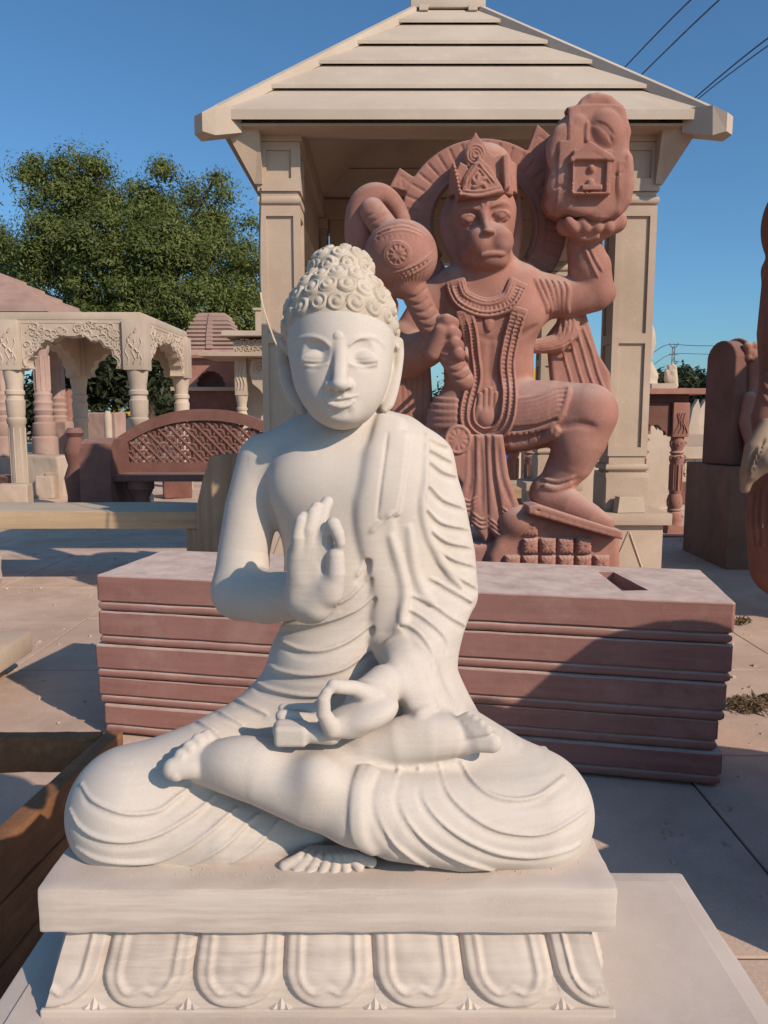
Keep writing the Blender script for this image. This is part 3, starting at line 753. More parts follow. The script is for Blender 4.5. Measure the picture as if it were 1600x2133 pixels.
def put_petal(me, x, y, rz, ln):
    me.materials.append(M_WHITES); o = link('petal', me, None, bud)
    o.matrix_basis = Matrix.Translation((x, y, ZT + .016)) @ Matrix.Rotation(rz, 4, 'Z') @ Matrix.Rotation(-ln, 4, 'X')
for k in range(-3, 4): put_petal(petal_mesh(PWD * .985, PH, k * PWD, TW, BW, 0 if abs(k) < 3 else (1 if k > 0 else -1)), LX, CY - D0, 0, lean)
for k in range(-1, 2):
    put_petal(petal_mesh(PWD * .985, PH, k * PWD, D1, D0, 0), LX + BW, CY, PI / 2, leans); put_petal(petal_mesh(PWD * .985, PH, k * PWD, D1, D0, 0), LX - BW, CY, -PI / 2, leans)

for k in range(-3, 3):                           # leaf tips between the petals
    x = LX + (k + .5) * PWD; m = MB()
    for q in (-1, 0, 1):
        m.add([(x + q * .011 - .009, CY - D0 - .001, ZT + .016), (x + q * .011 + .009, CY - D0 - .001, ZT + .016), (x + q * .004, CY - D0 + .006, ZT + .036 - abs(q) * .010), (x + q * .012, CY - D0 - .007, ZT + .018)], [(0, 3, 2), (3, 1, 2), (0, 1, 3)])
    m.build('leaf_tip', M_WHITES, bud)

# the white stone table it stands on
xr = G(1600, 2090, ZT)[0]; yb = G(1430, 1815, ZT)[1]; xl = G(0, 2075, ZT)[0]
tab = thing('stone_table', ((xl + xr) / 2, (yb + .5) / 2, 0), 'broad white stone slab table that the white seated figure stands on', 'stone table')
m = MB(); w2 = (xr - xl) / 2; cx = (xl + xr) / 2; cy = (yb + .45) / 2; d2 = (yb - .45) / 2
m.box((cx, cy, ZT - .05), (w2, d2, .0485), None, .008)
o = m.build('table_top', M_WHITES, tab); cut_up(o.data, .08); edge_noise(o.data, .0015, 12); auto_smooth(o.data, 40)
m = MB(); m.box((cx, cy, ZT - .0005), (w2 - .036, d2 - .036, .003), None, .0015); o = m.build('raised_panel', M_WHITES, tab)
m = MB(); m.box((cx, cy, (ZT - .1) / 2), (w2 * .8, d2 * .8, (ZT - .1) / 2), None, .01); m.build('base_block', M_CREAM, tab, 40)

m = MB(); rn = random.Random(4)                   # stone crumbs left where the figure meets its slab
for k in range(170):
    if rn.random() < .9: x = PX + rn.uniform(-.34, .36); y = 1.125 + abs(rn.gauss(0, .02)) + .03 * abs(x - PX)
    else: x = PX + rn.uniform(-PW + .01, PW - .01); y = rn.uniform(1.105, 1.2)
    r = rn.choice((.0005, .0006, .0008, .0011)); m.box((x, y, zt + r * .3), (r, r * rn.uniform(.6, 1), r * .6), Matrix.Rotation(rn.random() * 6, 3, 'Z'), 0, .7)
tag(m.build('stone_crumb', M_WHITE, bud), kind='stuff')
# ------------------------------------------------------------------ ground
n = 40; vs = []; fs = []
for j in range(n + 1):
    for i in range(n + 1):
        x = -900 + 1800 * i / n; y = -300 + 1800 * j / n
        vs.append((x, y, -.016))
for j in range(n):
    for i in range(n): a = j * (n + 1) + i; fs.append((a, a + 1, a + n + 2, a + n + 1))
ground = tag(link('ground', mesh_from(vs, fs), M_SOIL), kind='structure')
SL = 1.16
pav = tag(link('pavement', mesh_from([(-9, -4, -.008), (9, -4, -.008), (9, 17, -.008), (-9, 17, -.008)], [(0, 1, 2, 3)]), plain('joint_dirt', (0.09, 0.07, 0.055), 0.95)), kind='structure')
m = MB(); m.box((0, 0, -.02), (SL / 2 - .005, SL / 2 - .005, .02), None, .004)
SM = mesh_from(m.v, m.f, name='paving_slab'); SM.materials.append(M_PAVE)
for i in range(-7, 8):
    for j in range(-1, 14):
        o = link('paving_slab', SM, None, pav)
        o.location = (1.27 - SL / 2 + i * SL, 2.55 + (j - 1) * SL + .35 * ((i * 7) % 3) / 3, random.uniform(-.002, .003)); o.rotation_euler = (random.uniform(-.0015, .0015), random.uniform(-.0015, .0015), 0)

# ------------------------------------------------------------------ stack of moulded red slabs
FL = G(198, 1197, .77)[:2]; FR_ = G(1534, 1256, .77)[:2]; E1 = (FR_ - FL) / np.linalg.norm(FR_ - FL); E2 = np.array((-E1[1], E1[0])); BL_ = float(np.linalg.norm(FR_ - FL)); BD = float((G(1400, 1183, .77)[:2] - FL).dot(E2))
def blk(s, t, z): q = FL + E1 * s + E2 * t; return (q[0], q[1], z)
def ring_slab(prof, s0, s1, t0, t1, holes=()):   # prof: (inset, z) from the bottom up
    m = MB(); vs = []; fs = []
    def corner(i, z):
        c = .012
        pts = []
        for (s, t), (ds, dt) in zip(((s0, t0), (s1, t0), (s1, t1), (s0, t1)), ((1, 1), (-1, 1), (-1, -1), (1, -1))):
            a = (s + ds * (i + c), t + dt * i); b = (s + ds * i, t + dt * (i + c))
            pts += [b, a] if (ds * dt) > 0 else [a, b]
        return [blk(p, q, z) for p, q in pts]
    for i, z in prof: vs += corner(i, z)
    k = 8
    for r in range(len(prof) - 1):
        for q in range(k): fs.append((r * k + q, r * k + (q + 1) % k, (r + 1) * k + (q + 1) % k, (r + 1) * k + q))
    fs.append(tuple(range(k - 1, -1, -1)))
    m.add(vs, fs)
    top = vs[-k:]
    if not holes: m.add(top, [tuple(range(k))])
    else:
        from mathutils.geometry import tessellate_polygon
        zt_ = prof[-1][1]; loops = [[Vector(p) for p in top]] + [[Vector(blk(s, t, zt_)) for s, t in h] for h in holes]
        tr = tessellate_polygon(loops); allp = [p for l in loops for p in l]; m.add(allp, [tuple(t) for t in tr])
        for h in holes:
            n = len(h); a = [blk(s, t, zt_) for s, t in h]; b = [blk(s, t, zt_ - .055) for s, t in h]
            m.add(a + b, [(i, n + i, n + (i + 1) % n, (i + 1) % n) for i in range(n)] + [tuple(range(n, 2 * n))])
    return m
zs = [.77, .600, .440, .282, .150, .010]
lab = ['topmost dusty red sandstone slab of the stack with a chiselled pocket in its top', 'second red moulded slab from the top of the stack behind the white figure',
       'middle red moulded slab of the stack, half in shadow', 'second lowest red moulded slab, set back at its right end', 'lowest red moulded slab of the stack, above the dark ground']
offs = [(0, 0, 0, 0), (.002, 0, .001, 0), (-.018, -.016, -.007, 0), (-.018, -.036, .006, .0), (.012, -.018, -.006, 0)]
for k in range(5):
    z1, z0 = zs[k] - .003, zs[k + 1]
    a, b, c, d = offs[k]; h = z1 - z0; rr = .019; g = z0 + .002 + 2 * rr
    prof = [(.022, z0)] + [(.016 - rr * .75 * math.cos(t) , z0 + .002 + rr + rr * math.sin(t)) for t in np.linspace(-PI / 2, PI / 2, 8)] + [(.018, g + .001), (.018, g + .005), (.004, g + .006), (0, g + .011), (0, z1 - .005), (.0035, z1)]
    holes = []
    if k == 0:
        def pocket(pts): return [tuple(np.linalg.solve(np.stack([E1, E2], 1), G(x, y, zs[0])[:2] - FL)) for x, y in pts]
        holes = [pocket([(1246, 1190), (1278, 1190), (1352, 1228), (1296, 1229)])]
    m = ring_slab(prof, a, BL_ + b, c, BD + d, holes)
    o = m.build('moulded_slab', M_REDS, None)
    bm = bmesh.new(); bm.from_mesh(o.data); bmesh.ops.remove_doubles(bm, verts=bm.verts, dist=1e-5)
    for _ in range(6): bmesh.ops.subdivide_edges(bm, edges=[e for e in bm.edges if e.calc_length() > .09], cuts=1)
    bmesh.ops.triangulate(bm, faces=[f for f in bm.faces if len(f.verts) > 4]); bm.to_mesh(o.data); bm.free()
    for q in o.data.vertices: q.co += Vector(noise.noise_vector(q.co * 9 + Vector((k * 3, 0, 0)))) * .0022 + Vector(noise.noise_vector(q.co * 45)) * .0014
    auto_smooth(o.data, 28)
    rebase(o, blk(BL_ / 2, BD / 2, z0)); tag(o, lab[k], 'stone slab', 'stacked red moulded slabs')
m = MB()                                          # chips and dust in the pockets
for k in range(160):
    if k < 200: y = 1196 + random.random() * 30; x = 1254 + (y - 1190) * 1.45 + random.random() * 44
    else: x, y = 385 + random.random() * 65, 1176 + random.random() * 20
    p = G(x, y, zs[0] - .05); r = random.uniform(.003, .011)
    m.box((p[0], p[1], zs[0] - .054 + r * .5), (r, r * random.uniform(.5, 1), r * .6), Matrix.Rotation(random.random() * 6, 3, 'Z') @ Matrix.Rotation(random.random(), 3, 'X'))
tag(m.build('stone_chips', M_PINK), 'loose stone chips lying in the pocket of the topmost red slab', 'rubble', kind='stuff')

# unseen caster added right of the camera, outlined from the shade on the stack
def on_front(px, py):
    d = ray(px, py); o = np.array((0, 0, CAMZ)); nn = np.array((-E2[0], -E2[1], 0)); p0 = np.array(blk(0, 0, 0))
    return o + d * ((p0 - o).dot(nn) / d.dot(nn))
S3 = np.array(to_sun); hs = np.array((S3[0], S3[1], 0)); hs /= np.linalg.norm(hs); side = np.array((-hs[1], hs[0], 0))
anchor = on_front(1440, 1290) + S3 * 1.05
out = []
for px, py in [(1560, 1335), (1530, 1310), (1490, 1296), (1440, 1290), (1370, 1294), (1300, 1310), (1240, 1332), (1150, 1398), (1062, 1474), (1048, 1468), (1030, 1459), (1005, 1454), (975, 1457), (950, 1466), (925, 1500)]:
    q = on_front(px, py); t = (anchor - q).dot(hs) / S3.dot(hs); p = q + S3 * t
    out.append(((p - anchor).dot(side), p[2]))
out = [(.66, 0), (.64, .34), (.54, .52)] + out + [(out[-1][0] - .1, .58), (out[-1][0] - .2, .60), (-.80, .56), (-.82, 0)]
m = MB(); m.prism(out, ((anchor[0], anchor[1], 0), side, (0, 0, 1), hs), 0, .22)
o = m.build('shadow_caster', M_RED); rebase(o, (anchor[0], anchor[1], 0)); tag(o, 'rough red standing stone with rounded top beyond the right edge of the stack', 'stone')

# timber frame at the left
wf = thing('wooden_crate', G(120, 1700, 0), 'rough brown timber crate frame at lower left beside the white plinth', 'crate')
zc = .42; A = G(258, 1521, zc); ang = math.atan2(G(150, 1622, zc)[0] - A[0], -(G(150, 1622, zc)[1] - A[1]))
def plank(c0, c1, z0, z1, th, nm='plank'):
    c0 = Vector((c0[0], c0[1])); c1 = Vector((c1[0], c1[1])); d = (c1 - c0); L = d.length; a = math.atan2(d.y, d.x)
    m = MB(); m.box((0, 0, 0), (L / 2, th / 2, (z1 - z0) / 2), None, .004)
    o = m.build(nm, M_WOOD, None); cut_up(o.data, .05); edge_noise(o.data, .004, 14, random.random() * 9); edge_noise(o.data, .0025, 60); auto_smooth(o.data, 40)
    o.data.transform(Matrix.Translation(((c0.x + c1.x) / 2, (c0.y + c1.y) / 2, (z0 + z1) / 2)) @ Matrix.Rotation(a, 4, 'Z'))
    o.parent = wf; o.matrix_parent_inverse = wmat(wf).inverted()
dirv = np.array((math.sin(ang), -math.cos(ang)))
P0 = A[:2] - np.array((.03, 0)); P1 = P0 + dirv * 1.5
plank(P0, P1, zc - .15, zc, .055); plank(P0 + dirv * .02, P1, zc - .31, zc - .16, .05); plank(P0 + dirv * .01, P1, .02, zc - .32, .052)
Q0 = P0 + np.array((-.04, -.02)); Q1 = Q0 + np.array((-1.3, -.03))
plank(Q0, Q1, zc - .13, zc - .005, .05)
plank(Q1, Q1 + dirv * 1.5, zc - .15, zc, .05)
plank(P1 + np.array((-.03, 0)), P1 + np.array((-1.33, -.03)), zc - .15, zc - .01, .05)
for q in (P0, Q1): plank(q + np.array((-.09, -.05)), q + np.array((-.02, -.05)), 0, zc - .02, .06, 'post')
# litter of dry leaves on the paving
for i, (x0_, x1_, y0_, y1_, cnt, lb) in enumerate([(1520, 1610, 1448, 1495, 260, 'scatter of dry leaves and twigs by the right end of the red stack'), (1532, 1562, 1290, 1306, 60, 'small tuft of dry leaves near the right edge of the topmost red slab')]):
    m = MB()
    for k in range(cnt):
        p = G(random.uniform(x0_, x1_), y0_ + (y1_ - y0_) * random.triangular(0, 1, .5), 0); L = random.uniform(.012, .04); M = Matrix.Rotation(random.random() * 6.3, 3, 'Z') @ Matrix.Rotation(random.uniform(-.7, .7), 3, 'Y')
        q = [Vector((-L, 0, 0)), Vector((0, -L * .22, .004)), Vector((L, 0, 0)), Vector((0, L * .22, .004))]
        m.add([(M @ v) + Vector((p[0], p[1], .012 + random.random() * .012)) for v in q], [(0, 1, 2, 3)])
    tag(m.build('leaf_litter', M_LEAFLIT), lb, 'leaves', kind='stuff')

m = MB(); m.box((5.6, 4.9, 1.8), (.2, 1.7, 1.8), None, .02); o = m.build('shade_wall', M_CREAM, None, 40); rebase(o, (5.6, 4.9, 0)); tag(o, 'high plain stone wall beyond the right edge, shading the throne plinth', 'wall')  # unseen wall, added only to throw shade over the throne group

m = MB(); rnd_ = random.Random(11)               # grit and chips strewn on the paving
for k in range(1500):
    x = rnd_.uniform(-5, 4.5); y = rnd_.uniform(1.2, 11); r = rnd_.choice((.003, .004, .005, .006, .009, .014)) * rnd_.uniform(.7, 1.3)
    if abs(x) < .75 and y < 1.8: continue
    m.box((x, y, r * .4), (r, r * rnd_.uniform(.5, 1), r * .5), Matrix.Rotation(rnd_.random() * 6, 3, 'Z') @ Matrix.Rotation(rnd_.uniform(-.4, .4), 3, 'X'), 0, rnd_.uniform(.4, .9))
tag(m.build('stone_grit', M_CREAM), 'stone grit and small chips strewn over the paving', 'grit', kind='stuff')
# ------------------------------------------------------------------ stone gazebo
gz = thing('stone_gazebo', (.533, 6.67, 0), 'cream stone gazebo with stepped pyramid roof on four panelled pillars behind the red statue', 'gazebo')
GX, GY, HS, PWI = .496, 6.67, 1.194, .136         # centre, pillar half-span, pillar half-width
def zat(y, Y): return 1.5 + (U(800, y, Y)[2] - 1.5)
YF = GY - HS - PWI                               # front faces of the pillars
z_foot = U(1310, 1064, YF)[2]; z_b1 = U(1310, 985, YF)[2]; z_sh0 = U(1330, 950, YF)[2]; z_sh1 = U(600, 428, YF)[2]; z_c0 = U(600, 398, YF)[2]; z_c1 = U(600, 296, YF)[2]; z_top = U(600, 262, YF)[2]
def framed(m, hw, z0, z1, panels, stile=.045, dep=.018):   # a square post whose four faces carry sunk panels
    for q in range(4):
        Rm = Matrix.Rotation(q * PI / 2, 3, 'Z')
        from mathutils.geometry import tessellate_polygon
        loops = [[Vector((-hw, 0, z0)), Vector((hw, 0, z0)), Vector((hw, 0, z1)), Vector((-hw, 0, z1))]]
        for a, b in panels: loops.append([Vector((-hw + stile, 0, a)), Vector((hw - stile, 0, a)), Vector((hw - stile, 0, b)), Vector((-hw + stile, 0, b))])
        allp = [p for l in loops for p in l]
        tr = tessellate_polygon([[Vector((p.x, p.z, 0)) for p in l] for l in loops])
        m.add([Rm @ (p + Vector((0, -hw, 0))) for p in allp], [tuple(t) for t in tr])
        for l in loops[1:]:
            a = [Rm @ (p + Vector((0, -hw, 0))) for p in l]; b = [Rm @ (p + Vector((0, -hw + dep, 0))) for p in l]
            m.add(a + b, [(i, (i + 1) % 4, 4 + (i + 1) % 4, 4 + i) for i in range(4)] + [(4, 5, 6, 7)])
    m.add([(-hw, -hw, z1), (hw, -hw, z1), (hw, hw, z1), (-hw, hw, z1)], [(0, 1, 2, 3)])
    m.add([(-hw, -hw, z0), (hw, -hw, z0), (hw, hw, z0), (-hw, hw, z0)], [(3, 2, 1, 0)])
def roll(m, hw, z0, z1):
    pr = [(hw - .02, z0)] + [(hw - .012 + .022 * math.cos(t), (z0 + z1) / 2 + (z1 - z0) / 2 * math.sin(t)) for t in np.linspace(-PI / 2, PI / 2, 8)] + [(hw - .02, z1)]
    m.lathe(pr, (0, 0, 0), 4, None, True, True)
m = MB()
H = z_sh1 - z_sh0
framed(m, PWI, z_sh0, z_sh1, [(z_sh0 + .06, z_sh0 + H * .46), (z_sh0 + H * .5, z_sh0 + H * .96)])
SHAFT = mesh_from(m.v, m.f)
m = MB(); framed(m, PWI + .006, z_c0, z_c1, [(z_c0 + .08, z_c1 - .05)], .06); m.box((0, 0, (z_c1 + z_top) / 2), (PWI + .02, PWI + .02, (z_top - z_c1) / 2 - .002), None, .006); CAPM = mesh_from(m.v, m.f)
m = MB(); roll(m, PWI, z_sh1 + .005, z_c0 - .028); m.box((0, 0, z_c0 - .015), (PWI - .01, PWI - .01, .013)); m.box((0, 0, z_sh1 + .002), (PWI - .02, PWI - .02, .004)); RING = mesh_from(m.v, m.f)
m = MB(); roll(m, PWI + .005, z_b1 + .015, z_sh0 - .055); m.box((0, 0, z_sh0 - .028), (PWI - .012, PWI - .012, .027)); m.box((0, 0, z_b1 + .006), (PWI - .012, PWI - .012, .01)); RING2 = mesh_from(m.v, m.f)
m = MB(); m.box((0, 0, (z_foot + z_b1) / 2), (PWI + .014, PWI + .014, (z_b1 - z_foot) / 2), None, .004)
for q in range(4):
    Rm = Matrix.Rotation(q * PI / 2, 3, 'Z'); m.box(tuple(Rm @ Vector((0, -PWI - .0135, (z_foot + z_b1) / 2 + .0))), (.145, .004, (z_b1 - z_foot) / 2 - .03), Rm)
BASEM = mesh_from(m.v, m.f)
z_ps = U(1330, 1093, YF - .12)[2]
m = MB(); m.box((0, 0, (z_foot + z_ps) / 2 - .002), (.28, .28, (z_foot - z_ps) / 2), None, .008); m.box((0, 0, z_ps / 2), (.235, .235, z_ps / 2 - .001), None, .006)
for q in range(4):                               # lozenge relief
    Rm = Matrix.Rotation(q * PI / 2, 3, 'Z'); zc_ = z_ps - .27
    L = [(0, .22), (.10, -.04), (.07, -.09), (0, -.13), (-.07, -.09), (-.10, -.04)]
    for (a, b), (c, d) in zip(L, L[1:] + L[:1]): m.tube([Rm @ Vector((a, -.235, zc_ + b)), Rm @ Vector((c, -.235, zc_ + d))], .009, 5)
PED = mesh_from(m.v, m.f)
for me, nm in ((SHAFT, 'shaft'), (CAPM, 'capital'), (RING, 'ring'), (RING2, 'ring'), (BASEM, 'base_block'), (PED, 'pedestal')):
    bm = bmesh.new(); bm.from_mesh(me); bmesh.ops.remove_doubles(bm, verts=bm.verts, dist=1e-5); bmesh.ops.recalc_face_normals(bm, faces=bm.faces); bm.to_mesh(me); bm.free()
    auto_smooth(me, 35); me.materials.append(M_CREAM)
for sx in (-1, 1):
    for sy in (-1, 1):
        x, y = GX + sx * HS, GY + sy * HS
        p = link('pillar', SHAFT, None, gz); p.location = (x, y, 0)
        for me, nm in ((CAPM, 'capital'), (RING, 'ring'), (RING2, 'ring'), (BASEM, 'base_block'), (PED, 'pedestal')):
            o = link(nm, me, None, p, False)
# roof
ze = U(965, 238, GY - 1.565)[2]; SLP = (U(965, 26, GY - .28)[2] - ze) / (1.565 - .28)
lev = [(1.565, ze)]
def hw_at(y):                                    # half-width of the roof where it crosses photo row y
    for hw in np.linspace(1.6, .2, 400):
        z = ze + (1.565 - hw) * SLP
        if U(965, y, GY - hw)[2] <= z: return hw, z
    return .2, ze + 1.5
rows = [hw_at(y) for y in (183, 132, 90, 46)]
edges_ = [(1.565, ze)] + rows + [(.27, ze + (1.565 - .27) * SLP)]
for i in range(5):                               # five courses of sloping slabs, each overlapping the one below
    (w0, z0), (w1, z1) = edges_[i], edges_[i + 1]
    if i > 0: z0 += .004; w0 += .012
    w1 += -.03 if i < 4 else 0; z1 += -.012 if i < 4 else 0
    th = .06 if i == 0 else .024
    for q in range(4):
        Rm = Matrix.Rotation(q * PI / 2, 3, 'Z')
        a = [(-w0, -w0, z0 - th * .5), (w0, -w0, z0 - th * .5), (w0, -w0, z0 + th * .5), (-w0, -w0, z0 + th * .5), (w1, -w1, z1 + .012), (-w1, -w1, z1 + .012), (w1 - .05, -w1 + .05, z1 - .06), (-w1 + .05, -w1 + .05, z1 - .06)]
        m = MB(); m.add([Rm @ Vector(v) + Vector((GX, GY, 0)) for v in a], [(0, 1, 2, 3), (3, 2, 4, 5), (5, 4, 6, 7), (0, 7, 6, 1), (0, 3, 5, 7), (1, 6, 4, 2)])
        o = m.build('roof_slab', M_ROOF, gz)
for q in range(4):                               # hip ridges ending in blunt upturned blocks
    Rm = Matrix.Rotation(q * PI / 2 + PI / 4, 3, 'Z')
    def hp(w, z): return Rm @ Vector((w * math.sqrt(2), 0, 0)) + Vector((GX, GY, z))
    w1, z1 = edges_[5]; m = MB()
    a, b = hp(1.555, ze + .035), hp(w1, z1 + .02); d = (b - a).normalized(); s = d.cross(Vector((0, 0, 1))).normalized(); u = s.cross(d)
    for (p, k) in ((a, 0), (b, 4)): pass
    hw = .035; prof = [(-hw, -.05), (hw, -.05), (hw, .008), (0, .022), (-hw, .008)]
    m.add([p + s * x + u * y for p in (a, b) for x, y in prof], [(0, 1, 6, 5), (1, 2, 7, 6), (2, 3, 8, 7), (3, 4, 9, 8), (4, 0, 5, 9), (4, 3, 2, 1, 0), (5, 6, 7, 8, 9)])
    hip = m.build('hip_ridge', M_ROOF, gz)
    m = MB(); c = hp(1.555, ze - .03); out_ = (Rm @ Vector((1, 0, 0)))
    def blkpt(dx, dy, dz): return c + out_ * dx + s * dy + Vector((0, 0, dz))
    v = [blkpt(-.14, -.075, -.06), blkpt(-.14, .075, -.06), blkpt(-.14, .075, .085), blkpt(-.14, -.075, .085), blkpt(.06, -.08, -.125), blkpt(.06, .08, -.125), blkpt(.05, .075, .055), blkpt(.05, -.075, .055), blkpt(.13, -.045, -.11), blkpt(.13, .045, -.11), blkpt(.13, .045, .0), blkpt(.13, -.045, .0)]
    m.add(v, [(3, 2, 1, 0), (0, 1, 5, 4), (2, 3, 7, 6), (0, 4, 7, 3), (1, 2, 6, 5), (4, 5, 9, 8), (5, 6, 10, 9), (6, 7, 11, 10), (7, 4, 8, 11), (8, 9, 10, 11)])
    m.build('ridge_end', M_ROOF, gz)
zc_ = edges_[5][1]
m = MB(); m.box((GX, GY, zc_ + .07), (.29, .29, .045), None, .008); m.box((GX, GY, zc_ + .17), (.22, .22, .055), None, .008); m.lathe([(.16, zc_ + .226), (.2, zc_ + .3), (.12, zc_ + .4), (.03, zc_ + .6)], (GX, GY, 0), 16); m.build('finial', M_ROOF, gz, 40)
for sx in (-1, 1): m = MB(); m.box((GX + sx * .19, GY - .285, zc_ + .012), (.035, .03, .02), None, .004); m.build('cap_stop', M_ROOF, gz)
# beams, soffit wings and the ceiling
zb0 = z_top + .001
for q in range(4):
    Rm = Matrix.Rotation(q * PI / 2, 3, 'Z'); m = MB(); m.box(tuple(Rm @ Vector((0, -HS, zb0 + .09)) + Vector((GX, GY, 0))), (HS + .13, .12, .09) if q % 2 == 0 else (HS - .122, .12, .09), Rm, .004); m.build('beam', M_CREAM, gz)
    m = MB(); m.box(tuple(Rm @ Vector((0, -HS, (z_c0 + zb0) / 2)) + Vector((GX, GY, 0))), (HS - PWI - .03, .07, (zb0 - z_c0) / 2 - .002), Rm, .004)
    if q != 0: m.build('lintel', M_CREAM, gz)
zeu = ze - .05
for q in (1, 3):
    Rm = Matrix.Rotation(q * PI / 2, 3, 'Z')
    a0 = HS + PWI + .022; v = [(-a0, -a0, z_c0 + .04), (a0, -a0, z_c0 + .04), (1.52, -1.52, zeu), (-1.52, -1.52, zeu), (-a0, -a0 + .05, z_c0 + .04), (a0, -a0 + .05, z_c0 + .04), (1.46, -1.3, zeu + .02), (-1.46, -1.3, zeu + .02)]
    m = MB(); m.add([Rm @ Vector(p) + Vector((GX, GY, 0)) for p in v], [(0, 1, 2, 3), (4, 7, 6, 5), (0, 4, 5, 1), (3, 2, 6, 7), (0, 3, 7, 4), (1, 5, 6, 2)]); m.build('soffit_wing', M_CREAM, gz)
m = MB()
for sx, sy in ((0, -1), (0, 1), (-1, 0), (1, 0)):
    a = 1.54; b = a0 - .05 if sx == 0 else 1.0
    p0 = (-1.54, sy * 1.54) if sx == 0 else (sx * 1.54, -1.54)
m.box((GX, GY, zeu + .006), (1.55, 1.55, .006)) if False else None
for i in range(4):                               # stepped ceiling inside
    w0 = HS - .1 - i * .27; z0 = zb0 + .182 + i * .2
    for q in range(4):
        Rm = Matrix.Rotation(q * PI / 2, 3, 'Z')
        v = [(-w0 - .02, -w0 - .02, z0), (w0 + .02, -w0 - .02, z0), (w0 - .27, -w0 + .27, z0 + .2), (-w0 + .27, -w0 + .27, z0 + .2)]
        v += [(x, y + (-.03), z + .02) for x, y, z in v]
        m.add([Rm @ Vector(p) + Vector((GX, GY, 0)) for p in v], [(3, 2, 1, 0), (4, 5, 6, 7), (0, 1, 5, 4), (1, 2, 6, 5), (2, 3, 7, 6), (3, 0, 4, 7)])
m.build('ceiling', M_CREAM, gz)
m = MB(); a1 = 1.52; b1 = HS + .12                # flat soffit under the front and back eaves
for sy in (-1, 1): m = MB(); m.box((GX, GY + sy * (a1 + b1) / 2, ze - .045), (1.52, (a1 - b1) / 2, .008)); m.build('soffit', M_CREAM, gz)
m.build('soffit', M_CREAM, gz) if False else None
m = MB(); p = U(1312, 1074, YF - .1)
m.box((p[0], YF - .07, z_foot + .055), (.10, .045, .055), Matrix.Rotation(.12, 3, 'Z'), .004, .85); o = m.build('stone_wedge', M_PALE); rebase(o, (p[0], YF - .07, z_foot)); tag(o, 'pale stone wedge lying at the foot of the right gazebo pillar', 'stone')
# cable down the left pillar
pts = [U(543, 392, 5.2), U(541, 520, 5.15), U(543, 610, 5.1), U(556, 665, 5.0), U(580, 730, 4.9), U(610, 810, 4.8), U(640, 900, 4.7), U(660, 1000, 4.6), U(672, 1120, 4.5), G(684, 1330, .01)]
S_ = spline(pts, 6)
m = MB(); m.tube(S_[:13], .006, 6); o = m.build('hanging_cable', M_WIRE, None, 60); rebase(o, pts[0]); tag(o, 'thin black cable hanging beside the left gazebo pillar', 'cable')
m = MB(); m.tube(S_[12:], .007, 6); o = m.build('slanting_cord', M_CORD, None, 60); rebase(o, S_[-1]); tag(o, 'pale cord slanting from the black cable down behind the white figure', 'cord')
# ------------------------------------------------------------------ the red monkey-faced statue lifting a mountain
def pl(pts, y): return [(U(a, b, y)[0], U(a, b, y)[2]) for a, b in pts]
def fr(y): return ((0, y, 0), (1, 0, 0), (0, 0, 1), (0, -1, 0))
mk = thing('monkey_statue', U(1120, 1290, 4.75) * np.array((1, 1, 0)), 'tall red sandstone monkey faced figure with crown and mace lifting a mountain on one hand', 'statue')
K = Solid()
# trunk
px_ell(K, (1020, 655, 4.86), (105, .20, 95), .06)
px_ell(K, (1085, 655, 4.76), (46, .12, 46), .08); px_ell(K, (965, 665, 4.76), (46, .12, 46), .08)
px_ell(K, (1018, 770, 4.86), (92, .19, 130), .10)
px_ell(K, (1015, 870, 4.86), (108, .22, 75), .10)
px_chain(K, [(905, 635, 4.88, 46), (960, 610, 4.88, 58), (1015, 600, 4.88, 62), (1075, 605, 4.88, 58), (1120, 625, 4.88, 46)], .08)
px_chain(K, [(1015, 610, 4.86, 52), (1012, 545, 4.84, 54)], .06)
# raised arm
px_chain(K, [(1118, 612, 4.88, 44), (1180, 622, 4.86, 41), (1238, 612, 4.84, 36), (1258, 612, 4.84, 24)], .03)
px_chain(K, [(1244, 604, 4.84, 33), (1228, 560, 4.83, 43), (1216, 515, 4.82, 34), (1222, 488, 4.81, 29)], .03)
px_ell(K, (1233, 470, 4.78), (62, .12, 26), .05)
px_chain(K, [(1180, 470, 4.72, 20), (1230, 474, 4.70, 24), (1285, 462, 4.72, 20)], .03)
for i in range(4): px_chain(K, [(1185 + 28 * i, 462, 4.62 + .01 * i, 10), (1196 + 24 * i, 474, 4.64, 12), (1210 + 14 * i, 486, 4.72, 14)], .02)
# mace arm
px_chain(K, [(900, 640, 4.86, 44), (862, 700, 4.80, 42), (850, 742, 4.74, 42)], .03)
px_chain(K, [(850, 742, 4.74, 42), (885, 728, 4.60, 38), (915, 712, 4.50, 34)], .03)
px_chain(K, [(846, 715, 4.79, 46), (852, 725, 4.77, 46)], .01)
for i in range(4): px_chain(K, [(905 + 9 * i, 672 + 23 * i, 4.46, 14), (930 + 8 * i, 668 + 23 * i, 4.40, 14), (944 + 5 * i, 674 + 23 * i, 4.44, 13)], .012)
px_chain(K, [(900, 735, 4.44, 17), (918, 690, 4.40, 15)], .02)
